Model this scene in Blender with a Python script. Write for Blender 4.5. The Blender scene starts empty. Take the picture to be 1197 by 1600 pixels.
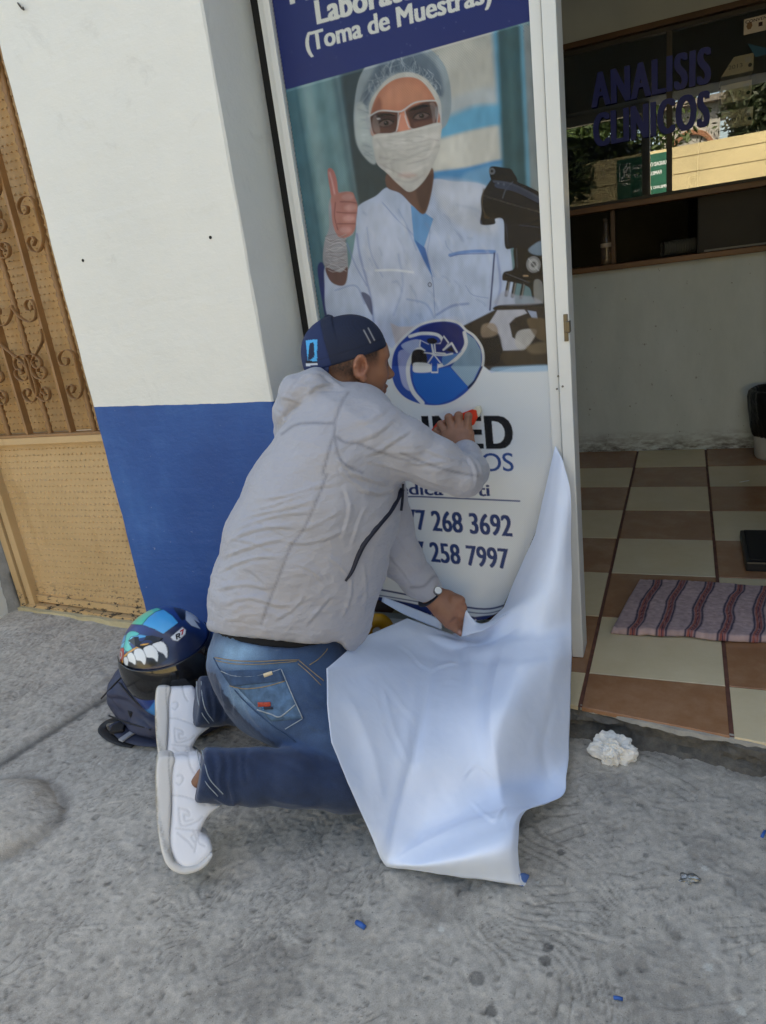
import bpy, bmesh, math, random
import numpy as np
from mathutils import Vector, Matrix
random.seed(7)
rng = np.random.default_rng(7)
SC = bpy.context.scene
COL = SC.collection
# ------------------------------------------------------------------ camera
CAM = np.array([0.2371722, -1.70289597, 1.14946973])
CR = np.array([0.91859324, 0.37439753, -0.12654226])      # right
CU = np.array([-0.00781756, 0.33734597, 0.94134828])      # up
CF = np.array([-0.39512699, 0.86372692, -0.3128106])      # forward
FPX, CX, CY = 1092.35, 598.5, 800.0                       # focal length in photo pixels
cd = bpy.data.cameras.new('camera'); cam = bpy.data.objects.new('camera', cd); COL.objects.link(cam)
cd.sensor_fit = 'VERTICAL'; cd.sensor_height = 24.0; cd.lens = 24.0 * FPX / 1600.0
cd.clip_start = 0.02; cd.clip_end = 400
cam.matrix_world = Matrix(((CR[0], CU[0], -CF[0], CAM[0]), (CR[1], CU[1], -CF[1], CAM[1]), (CR[2], CU[2], -CF[2], CAM[2]), (0, 0, 0, 1)))
SC.camera = cam
# ------------------------------------------------------------------ light
SUN_EL = 58.0
w = bpy.data.worlds.new("World"); SC.world = w; w.use_nodes = True
nt = w.node_tree
bg = nt.nodes['Background']
sky = nt.nodes.new('ShaderNodeTexSky'); sky.sky_type = 'NISHITA'; sky.sun_disc = False
sky.sun_elevation = math.radians(SUN_EL); sky.sun_rotation = math.radians(8)
sky.air_density = 1.0; sky.dust_density = 2.5; sky.ozone_density = 1.0
nt.links.new(sky.outputs[0], bg.inputs[0]); bg.inputs[1].default_value = 0.15
sl = bpy.data.lights.new('sun', 'SUN'); sl.energy = 3.0; sl.angle = math.radians(0.5); sl.color = (1.0, 0.94, 0.85)
so = bpy.data.objects.new('sun', sl); COL.objects.link(so)
az = math.radians(8)
sd = Vector((math.sin(az) * math.cos(math.radians(SUN_EL)), math.cos(az) * math.cos(math.radians(SUN_EL)), math.sin(math.radians(SUN_EL))))
so.rotation_euler = (-sd).to_track_quat('-Z', 'Y').to_euler(); so.location = (0, 10, 20)
SC.view_settings.view_transform = 'Standard'; SC.view_settings.look = 'None'; SC.view_settings.gamma = 1
SC.view_settings.use_curve_mapping = False
SC.view_settings.exposure = 1.72
SC.view_settings.use_white_balance = True; SC.view_settings.white_balance_temperature = 7700; SC.view_settings.white_balance_tint = 8
SC.cycles.max_bounces = 8; SC.cycles.diffuse_bounces = 5

# ------------------------------------------------------------------ pixel -> world (real depths are given for every point)
def ray(u, v): return CF + (u - CX) / FPX * CR - (v - CY) / FPX * CU
def pt(u, v, y):
    d = ray(u, v); return CAM + d * ((y - CAM[1]) / d[1])
def gz(u, v, z):
    d = ray(u, v); return CAM + d * ((z - CAM[2]) / d[2])
def pts(uv, y):
    uv = np.asarray(uv, float); y = np.broadcast_to(np.asarray(y, float), uv.shape[:-1])
    d = CF + ((uv[..., 0] - CX) / FPX)[..., None] * CR - ((uv[..., 1] - CY) / FPX)[..., None] * CU
    return CAM + d * ((y - CAM[1]) / d[..., 1])[..., None]
def pix(P):
    d = np.asarray(P, float) - CAM; z = d @ CF
    return np.stack([CX + FPX * (d @ CR) / z, CY - FPX * (d @ CU) / z], -1)

# ------------------------------------------------------------------ object helpers
def link(name, me, mat=None, parent=None):
    o = bpy.data.objects.new(name, me); COL.objects.link(o)
    if mat is not None:
        for m in (mat if isinstance(mat, (list, tuple)) else [mat]): me.materials.append(m)
    if parent is not None: o.parent = parent
    return o
def tag(o, label=None, cat=None, group=None, kind=None):
    if label: o['label'] = label
    if cat: o['category'] = cat
    if group: o['group'] = group
    if kind: o['kind'] = kind
    return o
def thing(name, label, cat, group=None):
    o = bpy.data.objects.new(name, None); COL.objects.link(o); o.empty_display_size = 0.05
    return tag(o, label, cat, group)
def settle(root):
    """move the empty to the middle of the base of its parts, parts keep their place"""
    bpy.context.view_layer.update()
    lo = Vector((1e9,) * 3); hi = Vector((-1e9,) * 3)
    def walk(o):
        for c in o.children:
            if c.type == 'MESH':
                n = len(c.data.vertices); a = np.empty(n * 3); c.data.vertices.foreach_get('co', a); a = a.reshape(-1, 3)
                if n:
                    for i in range(3): lo[i] = min(lo[i], a[:, i].min()); hi[i] = max(hi[i], a[:, i].max())
            walk(c)
    walk(root)
    loc = Vector(((lo.x + hi.x) / 2, (lo.y + hi.y) / 2, lo.z))
    root.location = loc
    for c in root.children: c.location = c.location - loc
def mesh_np(name, V, F, mat=None, parent=None, smooth=False, cols=None):
    me = bpy.data.meshes.new(name); V = np.asarray(V, np.float32); F = np.asarray(F, np.int32)
    k = F.shape[1]
    me.vertices.add(len(V)); me.vertices.foreach_set('co', V.ravel())
    me.loops.add(F.size); me.loops.foreach_set('vertex_index', F.ravel())
    me.polygons.add(len(F)); me.polygons.foreach_set('loop_start', np.arange(0, F.size, k, dtype=np.int32))
    me.update(calc_edges=True)
    if smooth: me.polygons.foreach_set('use_smooth', np.ones(len(F), bool))
    if cols is not None:
        ca = me.color_attributes.new('Col', 'FLOAT_COLOR', 'POINT')
        c4 = np.ones((len(V), 4), np.float32); c4[:, :3] = cols; ca.data.foreach_set('color', c4.ravel())
    me.validate()
    return link(name, me, mat, parent)
def bm_obj(name, bm, mat=None, parent=None, smooth=False):
    me = bpy.data.meshes.new(name); bmesh.ops.recalc_face_normals(bm, faces=bm.faces); bm.to_mesh(me); bm.free()
    if smooth: me.polygons.foreach_set('use_smooth', [True] * len(me.polygons))
    return link(name, me, mat, parent)
def add_box(bm, lo, hi, bev=0.0, rot=None, seg=2):
    lo = Vector(lo); hi = Vector(hi); c = (lo + hi) / 2; s = hi - lo
    r = bmesh.ops.create_cube(bm, size=1.0); vs = r['verts']
    for v in vs: v.co = Vector((v.co.x * s.x, v.co.y * s.y, v.co.z * s.z))
    if bev > 0:
        es = list({e for v in vs for e in v.link_edges})
        g = bmesh.ops.bevel(bm, geom=es, offset=bev, segments=seg, affect='EDGES', profile=0.6)
        vs = list({v for f in g['faces'] for v in f.verts} | {v for v in vs if v.is_valid})
        vs = [v for v in vs if v.is_valid]
    for v in vs:
        if rot is not None: v.co = rot @ v.co
        v.co += c
    return vs
def box(name, lo, hi, mat, parent=None, bev=0.0, rot=None):
    bm = bmesh.new(); add_box(bm, lo, hi, bev, rot); return bm_obj(name, bm, mat, parent)
def tube_path(P, r, n=8, closed_ends=True, flat=None, up=(0, 1, 0), twist=0.0):
    """sweep a circle (or flat rectangle-ish ellipse r=(a,b)) along P"""
    P = np.asarray(P, float); m = len(P); T = np.gradient(P, axis=0); T /= np.linalg.norm(T, axis=1)[:, None] + 1e-12
    up = np.asarray(up, float); V = []
    ra = np.broadcast_to(np.asarray(r, float), (m,)) if np.ndim(r) < 2 else None
    for i in range(m):
        B = up - (up @ T[i]) * T[i]; B /= np.linalg.norm(B) + 1e-9; A = np.cross(T[i], B)
        if ra is not None: a = b = ra[i]
        else: a, b = r[i]
        for k in range(n):
            th = 2 * math.pi * (k + .5) / n + twist * i
            V.append(P[i] + A * a * math.cos(th) + B * b * math.sin(th))
    F = []
    for i in range(m - 1):
        for k in range(n):
            F.append((i * n + k, i * n + (k + 1) % n, (i + 1) * n + (k + 1) % n, (i + 1) * n + k))
    V = list(V)
    if closed_ends:
        for e in (0, m - 1):
            c = len(V); V.append(P[e])
            for k in range(n):
                q = (e * n + k, e * n + (k + 1) % n)
                F.append((q[1], q[0], c, c) if e == 0 else (q[0], q[1], c, c))
    return np.array(V), F
def add_tube(bm, P, r, n=8, up=(0, 1, 0), twist=0.0):
    V, F = tube_path(P, r, n, True, None, up, twist)
    vs = [bm.verts.new(v) for v in V]
    for f in F:
        ids = list(dict.fromkeys(f))
        try: bm.faces.new([vs[i] for i in ids])
        except ValueError: pass
def prism(name, outline, th, mat, parent=None, bev=0.0):
    """outline: list of 3D points (planar), th: thickness vector"""
    bm = bmesh.new(); vs = [bm.verts.new(p) for p in outline]; f = bm.faces.new(vs)
    r = bmesh.ops.extrude_face_region(bm, geom=[f]); nv = [e for e in r['geom'] if isinstance(e, bmesh.types.BMVert)]
    for v in nv: v.co += Vector(th)
    if bev: bmesh.ops.bevel(bm, geom=list(bm.edges), offset=bev, segments=2, affect='EDGES')
    return bm_obj(name, bm, mat, parent)
def catmull(P, n, closed=False):
    P = np.asarray(P, float); m = len(P)
    if closed: Q = np.concatenate([P[-1:], P, P[:2]])
    else: Q = np.concatenate([2 * P[:1] - P[1:2], P, 2 * P[-1:] - P[-2:-1]])
    out = []; segs = m if closed else m - 1
    for i in range(segs):
        t = np.linspace(0, 1, n, endpoint=False)[:, None]; a, b, c, d = Q[i:i + 4]
        out.append(0.5 * (2 * b + (c - a) * t + (2 * a - 5 * b + 4 * c - d) * t ** 2 + (3 * b - a - 3 * c + d) * t ** 3))
    if not closed: out.append(P[-1:])
    return np.concatenate(out)

# ------------------------------------------------------------------ numpy noise
_L = rng.random((64, 64, 64)).astype(np.float32)
def vnoise(P):
    P = np.asarray(P, float); i = np.floor(P).astype(int); f = P - i; f = f * f * (3 - 2 * f); r = 0
    for a in (0, 1):
        for b in (0, 1):
            for c in (0, 1):
                wgt = (f[..., 0] if a else 1 - f[..., 0]) * (f[..., 1] if b else 1 - f[..., 1]) * (f[..., 2] if c else 1 - f[..., 2])
                r = r + wgt * _L[(i[..., 0] + a) % 64, (i[..., 1] + b) % 64, (i[..., 2] + c) % 64]
    return r * 2 - 1
def fbm(P, o=3):
    s = 0; a = 1; P = np.asarray(P, float)
    for k in range(o): s = s + a * vnoise(P * 2 ** k + 17.3 * k); a *= .5
    return s
# ------------------------------------------------------------------ signed distance modelling
class Grid:
    def __init__(s, lo, hi, h):
        s.lo = np.array(lo, float); s.h = h; s.n = np.ceil((np.array(hi) - s.lo) / h).astype(int) + 1
        ax = [s.lo[i] + h * np.arange(s.n[i]) for i in range(3)]
        s.P = np.stack(np.meshgrid(*ax, indexing='ij'), -1).astype(np.float32)
def smin(a, b, k=0.02):
    h = np.clip(0.5 + 0.5 * (b - a) / k, 0, 1); return b * (1 - h) + a * h - k * h * (1 - h)
def smax(a, b, k=0.02): return -smin(-a, -b, k)
def sd_tube(P, nodes, D=None, k=0.0):
    """nodes: (centre, a, b) a = radius across, b = radius along D (default: the view direction)"""
    out = None
    for (c0, a0, b0), (c1, a1, b1) in zip(nodes[:-1], nodes[1:]):
        c0 = np.asarray(c0, np.float32); c1 = np.asarray(c1, np.float32); T = c1 - c0; L = np.linalg.norm(T) + 1e-9; T = T / L
        d = (c0 + c1) / 2 - CAM if D is None else np.asarray(D, float); d = d / np.linalg.norm(d)
        B = d - (d @ T) * T; B = B / (np.linalg.norm(B) + 1e-9); A = np.cross(T, B)
        q = P - c0; s = q @ T.astype(np.float32); t = np.clip(s / L, 0, 1); over = s - t * L
        a = a0 + (a1 - a0) * t; b = b0 + (b1 - b0) * t; m = np.minimum(a, b)
        g = np.sqrt(((q @ A.astype(np.float32)) / a) ** 2 + ((q @ B.astype(np.float32)) / b) ** 2 + (over / m) ** 2)
        r = (g - 1) * m
        out = r if out is None else (np.minimum(out, r) if k == 0 else smin(out, r, k))
    return out
def sd_ell(P, c, r, M=None):
    q = P - np.asarray(c, np.float32)
    if M is not None: q = q @ np.asarray(M, np.float32)      # columns of M = axes
    r = np.asarray(r, np.float32); return (np.linalg.norm(q / r, axis=-1) - 1) * r.min()
def poly_sd(U, V, poly):
    """2D signed distance (negative inside)"""
    poly = np.asarray(poly, float); n = len(poly); d = np.full(U.shape, 1e9); ins = np.zeros(U.shape, bool)
    for i in range(n):
        ax, ay = poly[i]; bx, by = poly[(i + 1) % n]; ex, ey = bx - ax, by - ay; wx, wy = U - ax, V - ay
        t = np.clip((wx * ex + wy * ey) / (ex * ex + ey * ey + 1e-12), 0, 1)
        d = np.minimum(d, (wx - ex * t) ** 2 + (wy - ey * t) ** 2)
        c = ((ay > V) != (by > V)) & (U < (bx - ax) * (V - ay) / (by - ay + 1e-12) + ax); ins ^= c
    d = np.sqrt(d); return np.where(ins, -d, d)
def nets(g, S):
    n0, n1, n2 = S.shape; neg = S < 0
    cn = np.zeros((n0 - 1, n1 - 1, n2 - 1), np.int8)
    for a in (0, 1):
        for b in (0, 1):
            for c in (0, 1): cn += neg[a:n0 - 1 + a, b:n1 - 1 + b, c:n2 - 1 + c]
    act = (cn > 0) & (cn < 8); idx = np.argwhere(act); vid = -np.ones(act.shape, np.int64); vid[act] = np.arange(len(idx))
    acc = np.zeros((len(idx), 3)); cnt = np.zeros(len(idx))
    cs = [(a, b, c) for a in (0, 1) for b in (0, 1) for c in (0, 1)]
    for p in cs:
        for ax in range(3):
            if p[ax]: continue
            q = list(p); q[ax] = 1
            s0 = S[idx[:, 0] + p[0], idx[:, 1] + p[1], idx[:, 2] + p[2]]; s1 = S[idx[:, 0] + q[0], idx[:, 1] + q[1], idx[:, 2] + q[2]]
            m = (s0 < 0) != (s1 < 0); t = np.where(m, s0 / np.where(m, s0 - s1, 1), 0)
            pos = np.tile(np.array(p, float), (len(idx), 1)); pos[:, ax] = t
            acc[m] += pos[m]; cnt[m] += 1
    V = g.lo + g.h * (idx + acc / cnt[:, None])
    F = []
    for ax in range(3):
        o = [(1, 2), (2, 0), (0, 1)][ax]
        sl0 = [slice(None)] * 3; sl1 = [slice(None)] * 3; sl0[ax] = slice(0, -1); sl1[ax] = slice(1, None)
        e = neg[tuple(sl0)] != neg[tuple(sl1)]; ed = np.argwhere(e)
        sgn = neg[tuple(sl0)][e]
        ok = np.ones(len(ed), bool)
        for d in o: ok &= (ed[:, d] > 0) & (ed[:, d] < S.shape[d] - 1)
        ed = ed[ok]; sgn = sgn[ok]
        def vi(da, db):
            q = ed.copy(); q[:, o[0]] -= da; q[:, o[1]] -= db; return vid[q[:, 0], q[:, 1], q[:, 2]]
        f = np.stack([vi(1, 1), vi(0, 1), vi(0, 0), vi(1, 0)], 1)
        f[~sgn] = f[~sgn][:, ::-1]; F.append(f)
    return V, np.concatenate(F)
def edges_of(F):
    e = np.concatenate([F[:, [i, (i + 1) % F.shape[1]]] for i in range(F.shape[1])]); e.sort(axis=1); return np.unique(e, axis=0)
def smooth_mesh(V, F, it=2, lam=0.5):
    E = edges_of(F); n = len(V); deg = np.bincount(E.ravel(), minlength=n)[:, None] + 1e-9
    for _ in range(it):
        acc = np.zeros_like(V)
        for c in range(3):
            acc[:, c] = np.bincount(E[:, 0], V[E[:, 1], c], n) + np.bincount(E[:, 1], V[E[:, 0], c], n)
        V = V + lam * (acc / deg - V)
    return V
def normals(V, F):
    a = V[F[:, 0]]; n = np.cross(V[F[:, 2]] - a, V[F[:, 3 if F.shape[1] > 3 else 1]] - V[F[:, 1]] if F.shape[1] > 3 else V[F[:, 1]] - a)
    if F.shape[1] == 3: n = -n
    N = np.zeros_like(V)
    for k in range(F.shape[1]):
        for c in range(3): N[:, c] += np.bincount(F[:, k], n[:, c], len(V))
    return N / (np.linalg.norm(N, axis=1)[:, None] + 1e-12)
def seg_dist(UV, line):
    """distance in px and running parameter (0..1) of points to a polyline"""
    line = np.asarray(line, float); L = np.r_[0, np.cumsum(np.linalg.norm(np.diff(line, axis=0), axis=1))]
    best = np.full(len(UV), 1e9); par = np.zeros(len(UV)); side = np.zeros(len(UV))
    for i in range(len(line) - 1):
        a = line[i]; e = line[i + 1] - a; l = e @ e + 1e-9; t = np.clip(((UV - a) @ e) / l, 0, 1)
        d = UV - a - t[:, None] * e; r = np.linalg.norm(d, axis=1); m = r < best
        best[m] = r[m]; par[m] = (L[i] + t[m] * math.sqrt(l)) / L[-1]; side[m] = np.sign(e[0] * d[m, 1] - e[1] * d[m, 0])
    return best, par, side
def folds(V, F, lines, it_n=1):
    """press real folds into the camera-side of a cloth mesh; line = (points px, width px, amp m)"""
    N = normals(V, F); UV = pix(V); vd = V - CAM; vd /= np.linalg.norm(vd, axis=1)[:, None]
    face = np.clip(-(N * vd).sum(1) * 2.5, 0, 1); D = np.zeros(len(V))
    for ln in lines:
        P, wd, amp = ln[:3]; P = catmull(P, 6) if len(P) > 2 else np.asarray(P, float)
        lo = P.min(0) - wd * 3; hi = P.max(0) + wd * 3
        m = np.where(((UV > lo) & (UV < hi)).all(1) & (face > 0))[0]
        if len(m) == 0: continue
        d, t, s = seg_dist(UV[m], P); tap = np.clip(np.minimum(t, 1 - t) * 5 + .05, 0, 1)
        x = d * s / wd
        D[m] += amp * tap * (1.15 * np.exp(-np.abs(x) ** 1.25) - 0.75 * np.exp(-(np.abs(x - 1.4) / .75) ** 1.4))
    return V + N * (D * face)[:, None]

# ------------------------------------------------------------------ materials
def lin(c):
    c = np.asarray(c, float) / 255.0
    return np.where(c <= 0.04045, c / 12.92, ((c + 0.055) / 1.055) ** 2.4)
def rgba(c): return (*[float(x) for x in lin(c)], 1.0)
class N:
    """tiny node builder"""
    def __init__(s, name):
        s.m = bpy.data.materials.new(name); s.m.use_nodes = True; s.t = s.m.node_tree; s.b = s.t.nodes['Principled BSDF']; s.out = s.t.nodes['Material Output']
    def n(s, typ, **kw):
        x = s.t.nodes.new(typ)
        for k, v in kw.items():
            if k.startswith('i_'):
                key = k[2:]; x.inputs[int(key) if key.isdigit() else key.replace('_', ' ')].default_value = v
            else: setattr(x, k, v)
        return x
    def l(s, a, b): s.t.links.new(a, b); return b
    def coord(s, scale=(1, 1, 1), rot=(0, 0, 0)):
        g = s.n('ShaderNodeNewGeometry'); mp = s.n('ShaderNodeMapping'); mp.inputs['Scale'].default_value = scale; mp.inputs['Rotation'].default_value = rot
        s.l(g.outputs['Position'], mp.inputs['Vector']); return mp.outputs[0]
    def noise(s, scale, detail=4, rough=0.55, vec=None, dist=0.0):
        x = s.n('ShaderNodeTexNoise'); x.inputs['Scale'].default_value = scale; x.inputs['Detail'].default_value = detail; x.inputs['Roughness'].default_value = rough; x.inputs['Distortion'].default_value = dist
        s.l(vec if vec is not None else s.coord(), x.inputs['Vector']); return x.outputs['Fac']
    def ridged(s, scale, detail=4, vec=None, dist=0.0):
        x = s.n('ShaderNodeTexNoise', noise_type='RIDGED_MULTIFRACTAL'); x.inputs['Scale'].default_value = scale; x.inputs['Detail'].default_value = detail; x.inputs['Distortion'].default_value = dist; s.l(vec if vec is not None else s.coord(), x.inputs['Vector']); return x.outputs['Fac']
    def crumple(s, scale, vec=None):
        w_ = s.n('ShaderNodeTexNoise'); w_.inputs['Scale'].default_value = scale * .6; v0 = vec if vec is not None else s.coord(); s.l(v0, w_.inputs['Vector']); m_ = s.n('ShaderNodeMix', data_type='RGBA'); m_.inputs[0].default_value = .12; s.l(v0, m_.inputs[6]); s.l(w_.outputs['Color'], m_.inputs[7])
        x = s.n('ShaderNodeTexVoronoi', feature='F1'); x.inputs['Scale'].default_value = scale; s.l(m_.outputs[2], x.inputs['Vector']); return x.outputs['Distance']
    def ramp(s, fac, stops):
        x = s.n('ShaderNodeValToRGB'); e = x.color_ramp.elements
        while len(e) < len(stops): e.new(0.5)
        for i, (p, c) in enumerate(stops): e[i].position = p; e[i].color = c if len(c) == 4 else (*c, 1)
        s.l(fac, x.inputs[0]); return x.outputs[0]
    def mix(s, f, a, b, mode='MIX'):
        x = s.n('ShaderNodeMix', data_type='RGBA', blend_type=mode)
        for v, sock in ((f, x.inputs[0]), (a, x.inputs[6]), (b, x.inputs[7])):
            if isinstance(v, bpy.types.NodeSocket): s.l(v, sock)
            else: sock.default_value = v if not isinstance(v, (int, float)) or sock == x.inputs[0] else (v, v, v, 1)
        return x.outputs[2]
    def math(s, op, a, b=0.5, clamp=False):
        x = s.n('ShaderNodeMath', operation=op, use_clamp=clamp)
        for v, sock in ((a, x.inputs[0]), (b, x.inputs[1])):
            if isinstance(v, bpy.types.NodeSocket): s.l(v, sock)
            else: sock.default_value = v
        return x.outputs[0]
    def bump(s, h, strength=0.5, dist=0.002, prev=None):
        x = s.n('ShaderNodeBump'); x.inputs['Strength'].default_value = strength; x.inputs['Distance'].default_value = dist
        s.l(h, x.inputs['Height'])
        if prev is not None: s.l(prev, x.inputs['Normal'])
        s.l(x.outputs[0], s.b.inputs['Normal']); return x.outputs[0]
    def base(s, c):
        if isinstance(c, bpy.types.NodeSocket): s.l(c, s.b.inputs['Base Color'])
        else: s.b.inputs['Base Color'].default_value = c
        return s
    def set(s, **kw):
        for k, v in kw.items():
            sock = s.b.inputs[k.replace('_', ' ')]
            if isinstance(v, bpy.types.NodeSocket): s.l(v, sock)
            else: sock.default_value = v
        return s
def simple(name, c, rough=0.6, var=0.12, vs=8.0, bump=0.15, bs=60.0, bd=0.001, metal=0.0, **kw):
    """plain paint/plastic/cloth with tonal variation, fine bump"""
    k = N(name); c = np.array(rgba(c)); f = k.noise(vs, 5)
    a = tuple(c[:3] * (1 - var)) + (1,); b = tuple(np.minimum(c[:3] * (1 + var), 1)) + (1,)
    k.base(k.ramp(f, [(0.3, a), (0.7, b)])); k.set(Roughness=rough, Metallic=metal, **kw)
    if bump: k.bump(k.noise(bs, 3), bump, bd)
    return k.m
def vcol(name, rough=0.5, **kw):
    k = N(name); a = k.n('ShaderNodeVertexColor'); a.layer_name = 'Col'; k.base(a.outputs[0]); k.set(Roughness=rough, **kw); return k
# ================================================================== MATERIALS OF THE SETTING
def pillar_mat():
    k = N('painted_plaster'); g = k.n('ShaderNodeNewGeometry'); sp = k.n('ShaderNodeSeparateXYZ'); k.l(g.outputs['Position'], sp.inputs[0])
    nz = k.noise(9, 3, 0.6); edge = k.math('ADD', sp.outputs[2], k.math('MULTIPLY', k.math('SUBTRACT', nz, 0.5), 0.010))
    edge = k.math('ADD', edge, k.math('MULTIPLY', k.math('ADD', sp.outputs[0], 1.1), 0.030))
    isb = k.math('LESS_THAN', edge, 0.889)
    wn = k.noise(2.2, 6, 0.6); wc = k.ramp(wn, [(0.28, rgba((222, 223, 216))), (0.72, rgba((232, 232, 224)))])
    smear = k.ramp(k.noise(5.5, 8, 0.72, dist=1.0), [(0.60, (0, 0, 0)), (0.80, (1, 1, 1))])
    wc = k.mix(k.math('MULTIPLY', smear, 0.38), wc, rgba((176, 174, 164)))
    bn = k.noise(4.0, 6, 0.65, vec=k.coord((1, 1, 0.5)))
    bc = k.ramp(bn, [(0.30, rgba((20, 72, 140))), (0.55, rgba((28, 82, 152))), (0.78, rgba((52, 104, 172)))])
    fl = k.ramp(k.noise(38, 4, 0.7), [(0.705, (0, 0, 0)), (0.72, (1, 1, 1))]); bc = k.mix(k.math('MULTIPLY', fl, .55), bc, rgba((150, 160, 180)))
    k.base(k.mix(isb, wc, bc)); k.b.inputs['Roughness'].default_value = 0.55
    b1 = k.bump(k.noise(7, 8, 0.62), 0.6, 0.008)
    st = k.noise(30, 6, 0.7, vec=k.coord((1, 1, 2.6), (0, 0.5, 0))); k.bump(st, 0.45, 0.003, b1)
    return k.m
M_pil = pillar_mat()
M_dark = simple('dark_gap', (22, 22, 20), 0.8)
M_alu = simple('white_aluminium', (226, 228, 224), 0.32, 0.04, 3, 0.05)
M_alu2 = simple('cream_aluminium', (196, 196, 184), 0.4, 0.06, 6, 0.05)
M_plast = simple('grey_plaster', (186, 192, 188), 0.7, 0.10, 2.5, 0.5, 26, 0.003)
M_ceil = simple('inner_plaster', (218, 216, 208), 0.8, 0.08, 2)
def partition_mat():
    k = N('scuffed_partition'); g = k.n('ShaderNodeNewGeometry'); sp = k.n('ShaderNodeSeparateXYZ'); k.l(g.outputs['Position'], sp.inputs[0])
    c = k.ramp(k.noise(6, 6, 0.6, vec=k.coord((1, 1, 0.35))), [(0.3, rgba((204, 216, 216))), (0.7, rgba((222, 232, 232)))])
    low = k.math('SUBTRACT', 0.19, sp.outputs[2]); low = k.math('MULTIPLY', low, 9.0, True)
    dirt = k.math('MULTIPLY', low, k.ramp(k.noise(14, 7, 0.7, vec=k.coord((1, 1, 3))), [(0.40, (0, 0, 0)), (0.62, (1, 1, 1))]))
    c = k.mix(dirt, c, rgba((96, 88, 78)))
    sc = k.ramp(k.noise(34, 3, 0.6), [(0.70, (0, 0, 0)), (0.73, (1, 1, 1))]); c = k.mix(k.math('MULTIPLY', sc, .6), c, rgba((90, 84, 76)))
    k.base(c); k.set(Roughness=0.6); k.bump(k.noise(40, 4, 0.6), 0.5, 0.003); return k.m
M_part = partition_mat()
M_wood = simple('varnished_wood', (122, 84, 50), 0.45, 0.3, 5, 0.2, 40)
M_wood2 = simple('dark_counter_wood', (88, 58, 36), 0.4, 0.3, 6, 0.2, 40)
def tan_mat():
    k = N('tan_enamel'); c = k.ramp(k.noise(3.5, 6, 0.6), [(0.3, rgba((190, 158, 112))), (0.7, rgba((206, 174, 128)))])
    g = k.n('ShaderNodeNewGeometry'); sp = k.n('ShaderNodeSeparateXYZ'); k.l(g.outputs['Position'], sp.inputs[0])
    st = k.ramp(k.noise(7, 6, 0.7, vec=k.coord((1, 1, 0.3))), [(0.57, (0, 0, 0)), (0.72, (1, 1, 1))]); c = k.mix(k.math('MULTIPLY', st, 0.45), c, rgba((158, 120, 70)))
    low = k.math('MULTIPLY', k.math('SUBTRACT', 0.20, sp.outputs[2]), 14.0, True)
    ch = k.ramp(k.noise(30, 5, 0.7, vec=k.coord((1, 1, 2.4))), [(0.56, (0, 0, 0)), (0.585, (1, 1, 1))]); c = k.mix(k.math('MULTIPLY', low, ch), c, rgba((52, 46, 42)))
    k.base(c); k.set(Roughness=0.45); k.bump(k.noise(45, 4), 0.2, 0.001); return k.m
M_tan = tan_mat()
M_tan3 = simple('darker_tan_sheet', (182, 146, 98), .5, .16, 5, .2, 45)  # darker tan for the upper gate sheet
M_tan2 = simple('tan_ironwork', (150, 112, 72), 0.5, 0.14, 9, 0.25, 70)
M_sill = simple('cream_mortar', (190, 178, 142), 0.85, 0.15, 18, 0.7, 50, 0.004)
def concrete(name, a, b, sc=7, bs=60, bd=0.004):
    k = N(name); c = k.ramp(k.noise(sc, 8, 0.68), [(0.25, rgba(a)), (0.75, rgba(b))]); k.base(c); k.set(Roughness=0.9)
    k.bump(k.noise(bs, 6, 0.7), 0.7, bd); return k.m
M_conc = concrete('rough_concrete', (98, 95, 90), (150, 147, 140), 9, 45, 0.006)
M_mortar = concrete('grey_mortar', (120, 119, 115), (165, 163, 158), 12, 50, 0.006)
M_lip = concrete('pale_lip', (140, 136, 126), (186, 180, 168), 14, 60, 0.006)
M_asph = concrete('asphalt', (92, 90, 88), (120, 117, 112), 3, 80, 0.004)

# ================================================================== SIDEWALK (one real relief)
def ground_h(X, Y):
    h = 0.0025 * fbm(np.stack([X * 5, Y * 5, X * 0], -1), 4)
    ridge_x = -1.5 - (Y + 0.28) * 0.19 * -1.0
    ridge_x = -1.493 + (Y + 0.28) * 0.19
    left = np.clip((ridge_x - X) / 0.03, 0, 1)
    ramp = np.clip((Y + 0.62) / 0.6, 0, 1.15); wl = np.clip((ridge_x - X) / 0.6, 0, 1)
    h += left * (0.012 + ramp * (0.022 + 0.048 * wl))
    h += 0.018 * np.exp(-((X - ridge_x - 0.012) / 0.022) ** 2) * (Y < -0.02)
    # worn mound at the left edge of the picture
    r = np.hypot((X + 1.345) / 0.185, (Y + 0.815) / 0.14) + 0.10 * fbm(np.stack([X * 9, Y * 9, X * 0 + 3], -1), 3)
    h += 0.055 * np.clip(1 - r * r, 0, 1) ** 0.8
    h += 0.004 * fbm(np.stack([X * 14, Y * 14, X * 0 + 9], -1), 3) * np.clip(1.3 - r, 0, 1)
    return h
xs = np.arange(-2.35, 1.1001, 0.0035); ys = np.arange(-1.25, 0.3, 0.0035)
GX, GY = np.meshgrid(xs, ys, indexing='ij'); Z0 = GX * 0
P2 = np.stack([GX, GY, Z0], -1)
base_h = ground_h(GX, GY)
w1 = fbm(P2 * 2.6, 3); w2 = fbm(P2 * 2.6 + 40, 3)
U_ = GX + 0.17 * w1; V_ = GY + 0.17 * w2
ang = 1.1 * vnoise(P2 * 1.3 + 7); dd = U_ * np.cos(ang) + V_ * np.sin(ang) + 0.05 * np.sin(7 * V_)
sw = np.sin(2 * np.pi * dd / 0.0185) ; mask = np.clip(fbm(P2 * 3.1 + 11, 3) * 2.4 + 0.05, 0, 1) * np.clip(vnoise(P2 * 19 + 3) * 3 + .2, 0, 1)
groove = np.clip(sw - 0.55, 0, 1) * 2 * mask
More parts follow.
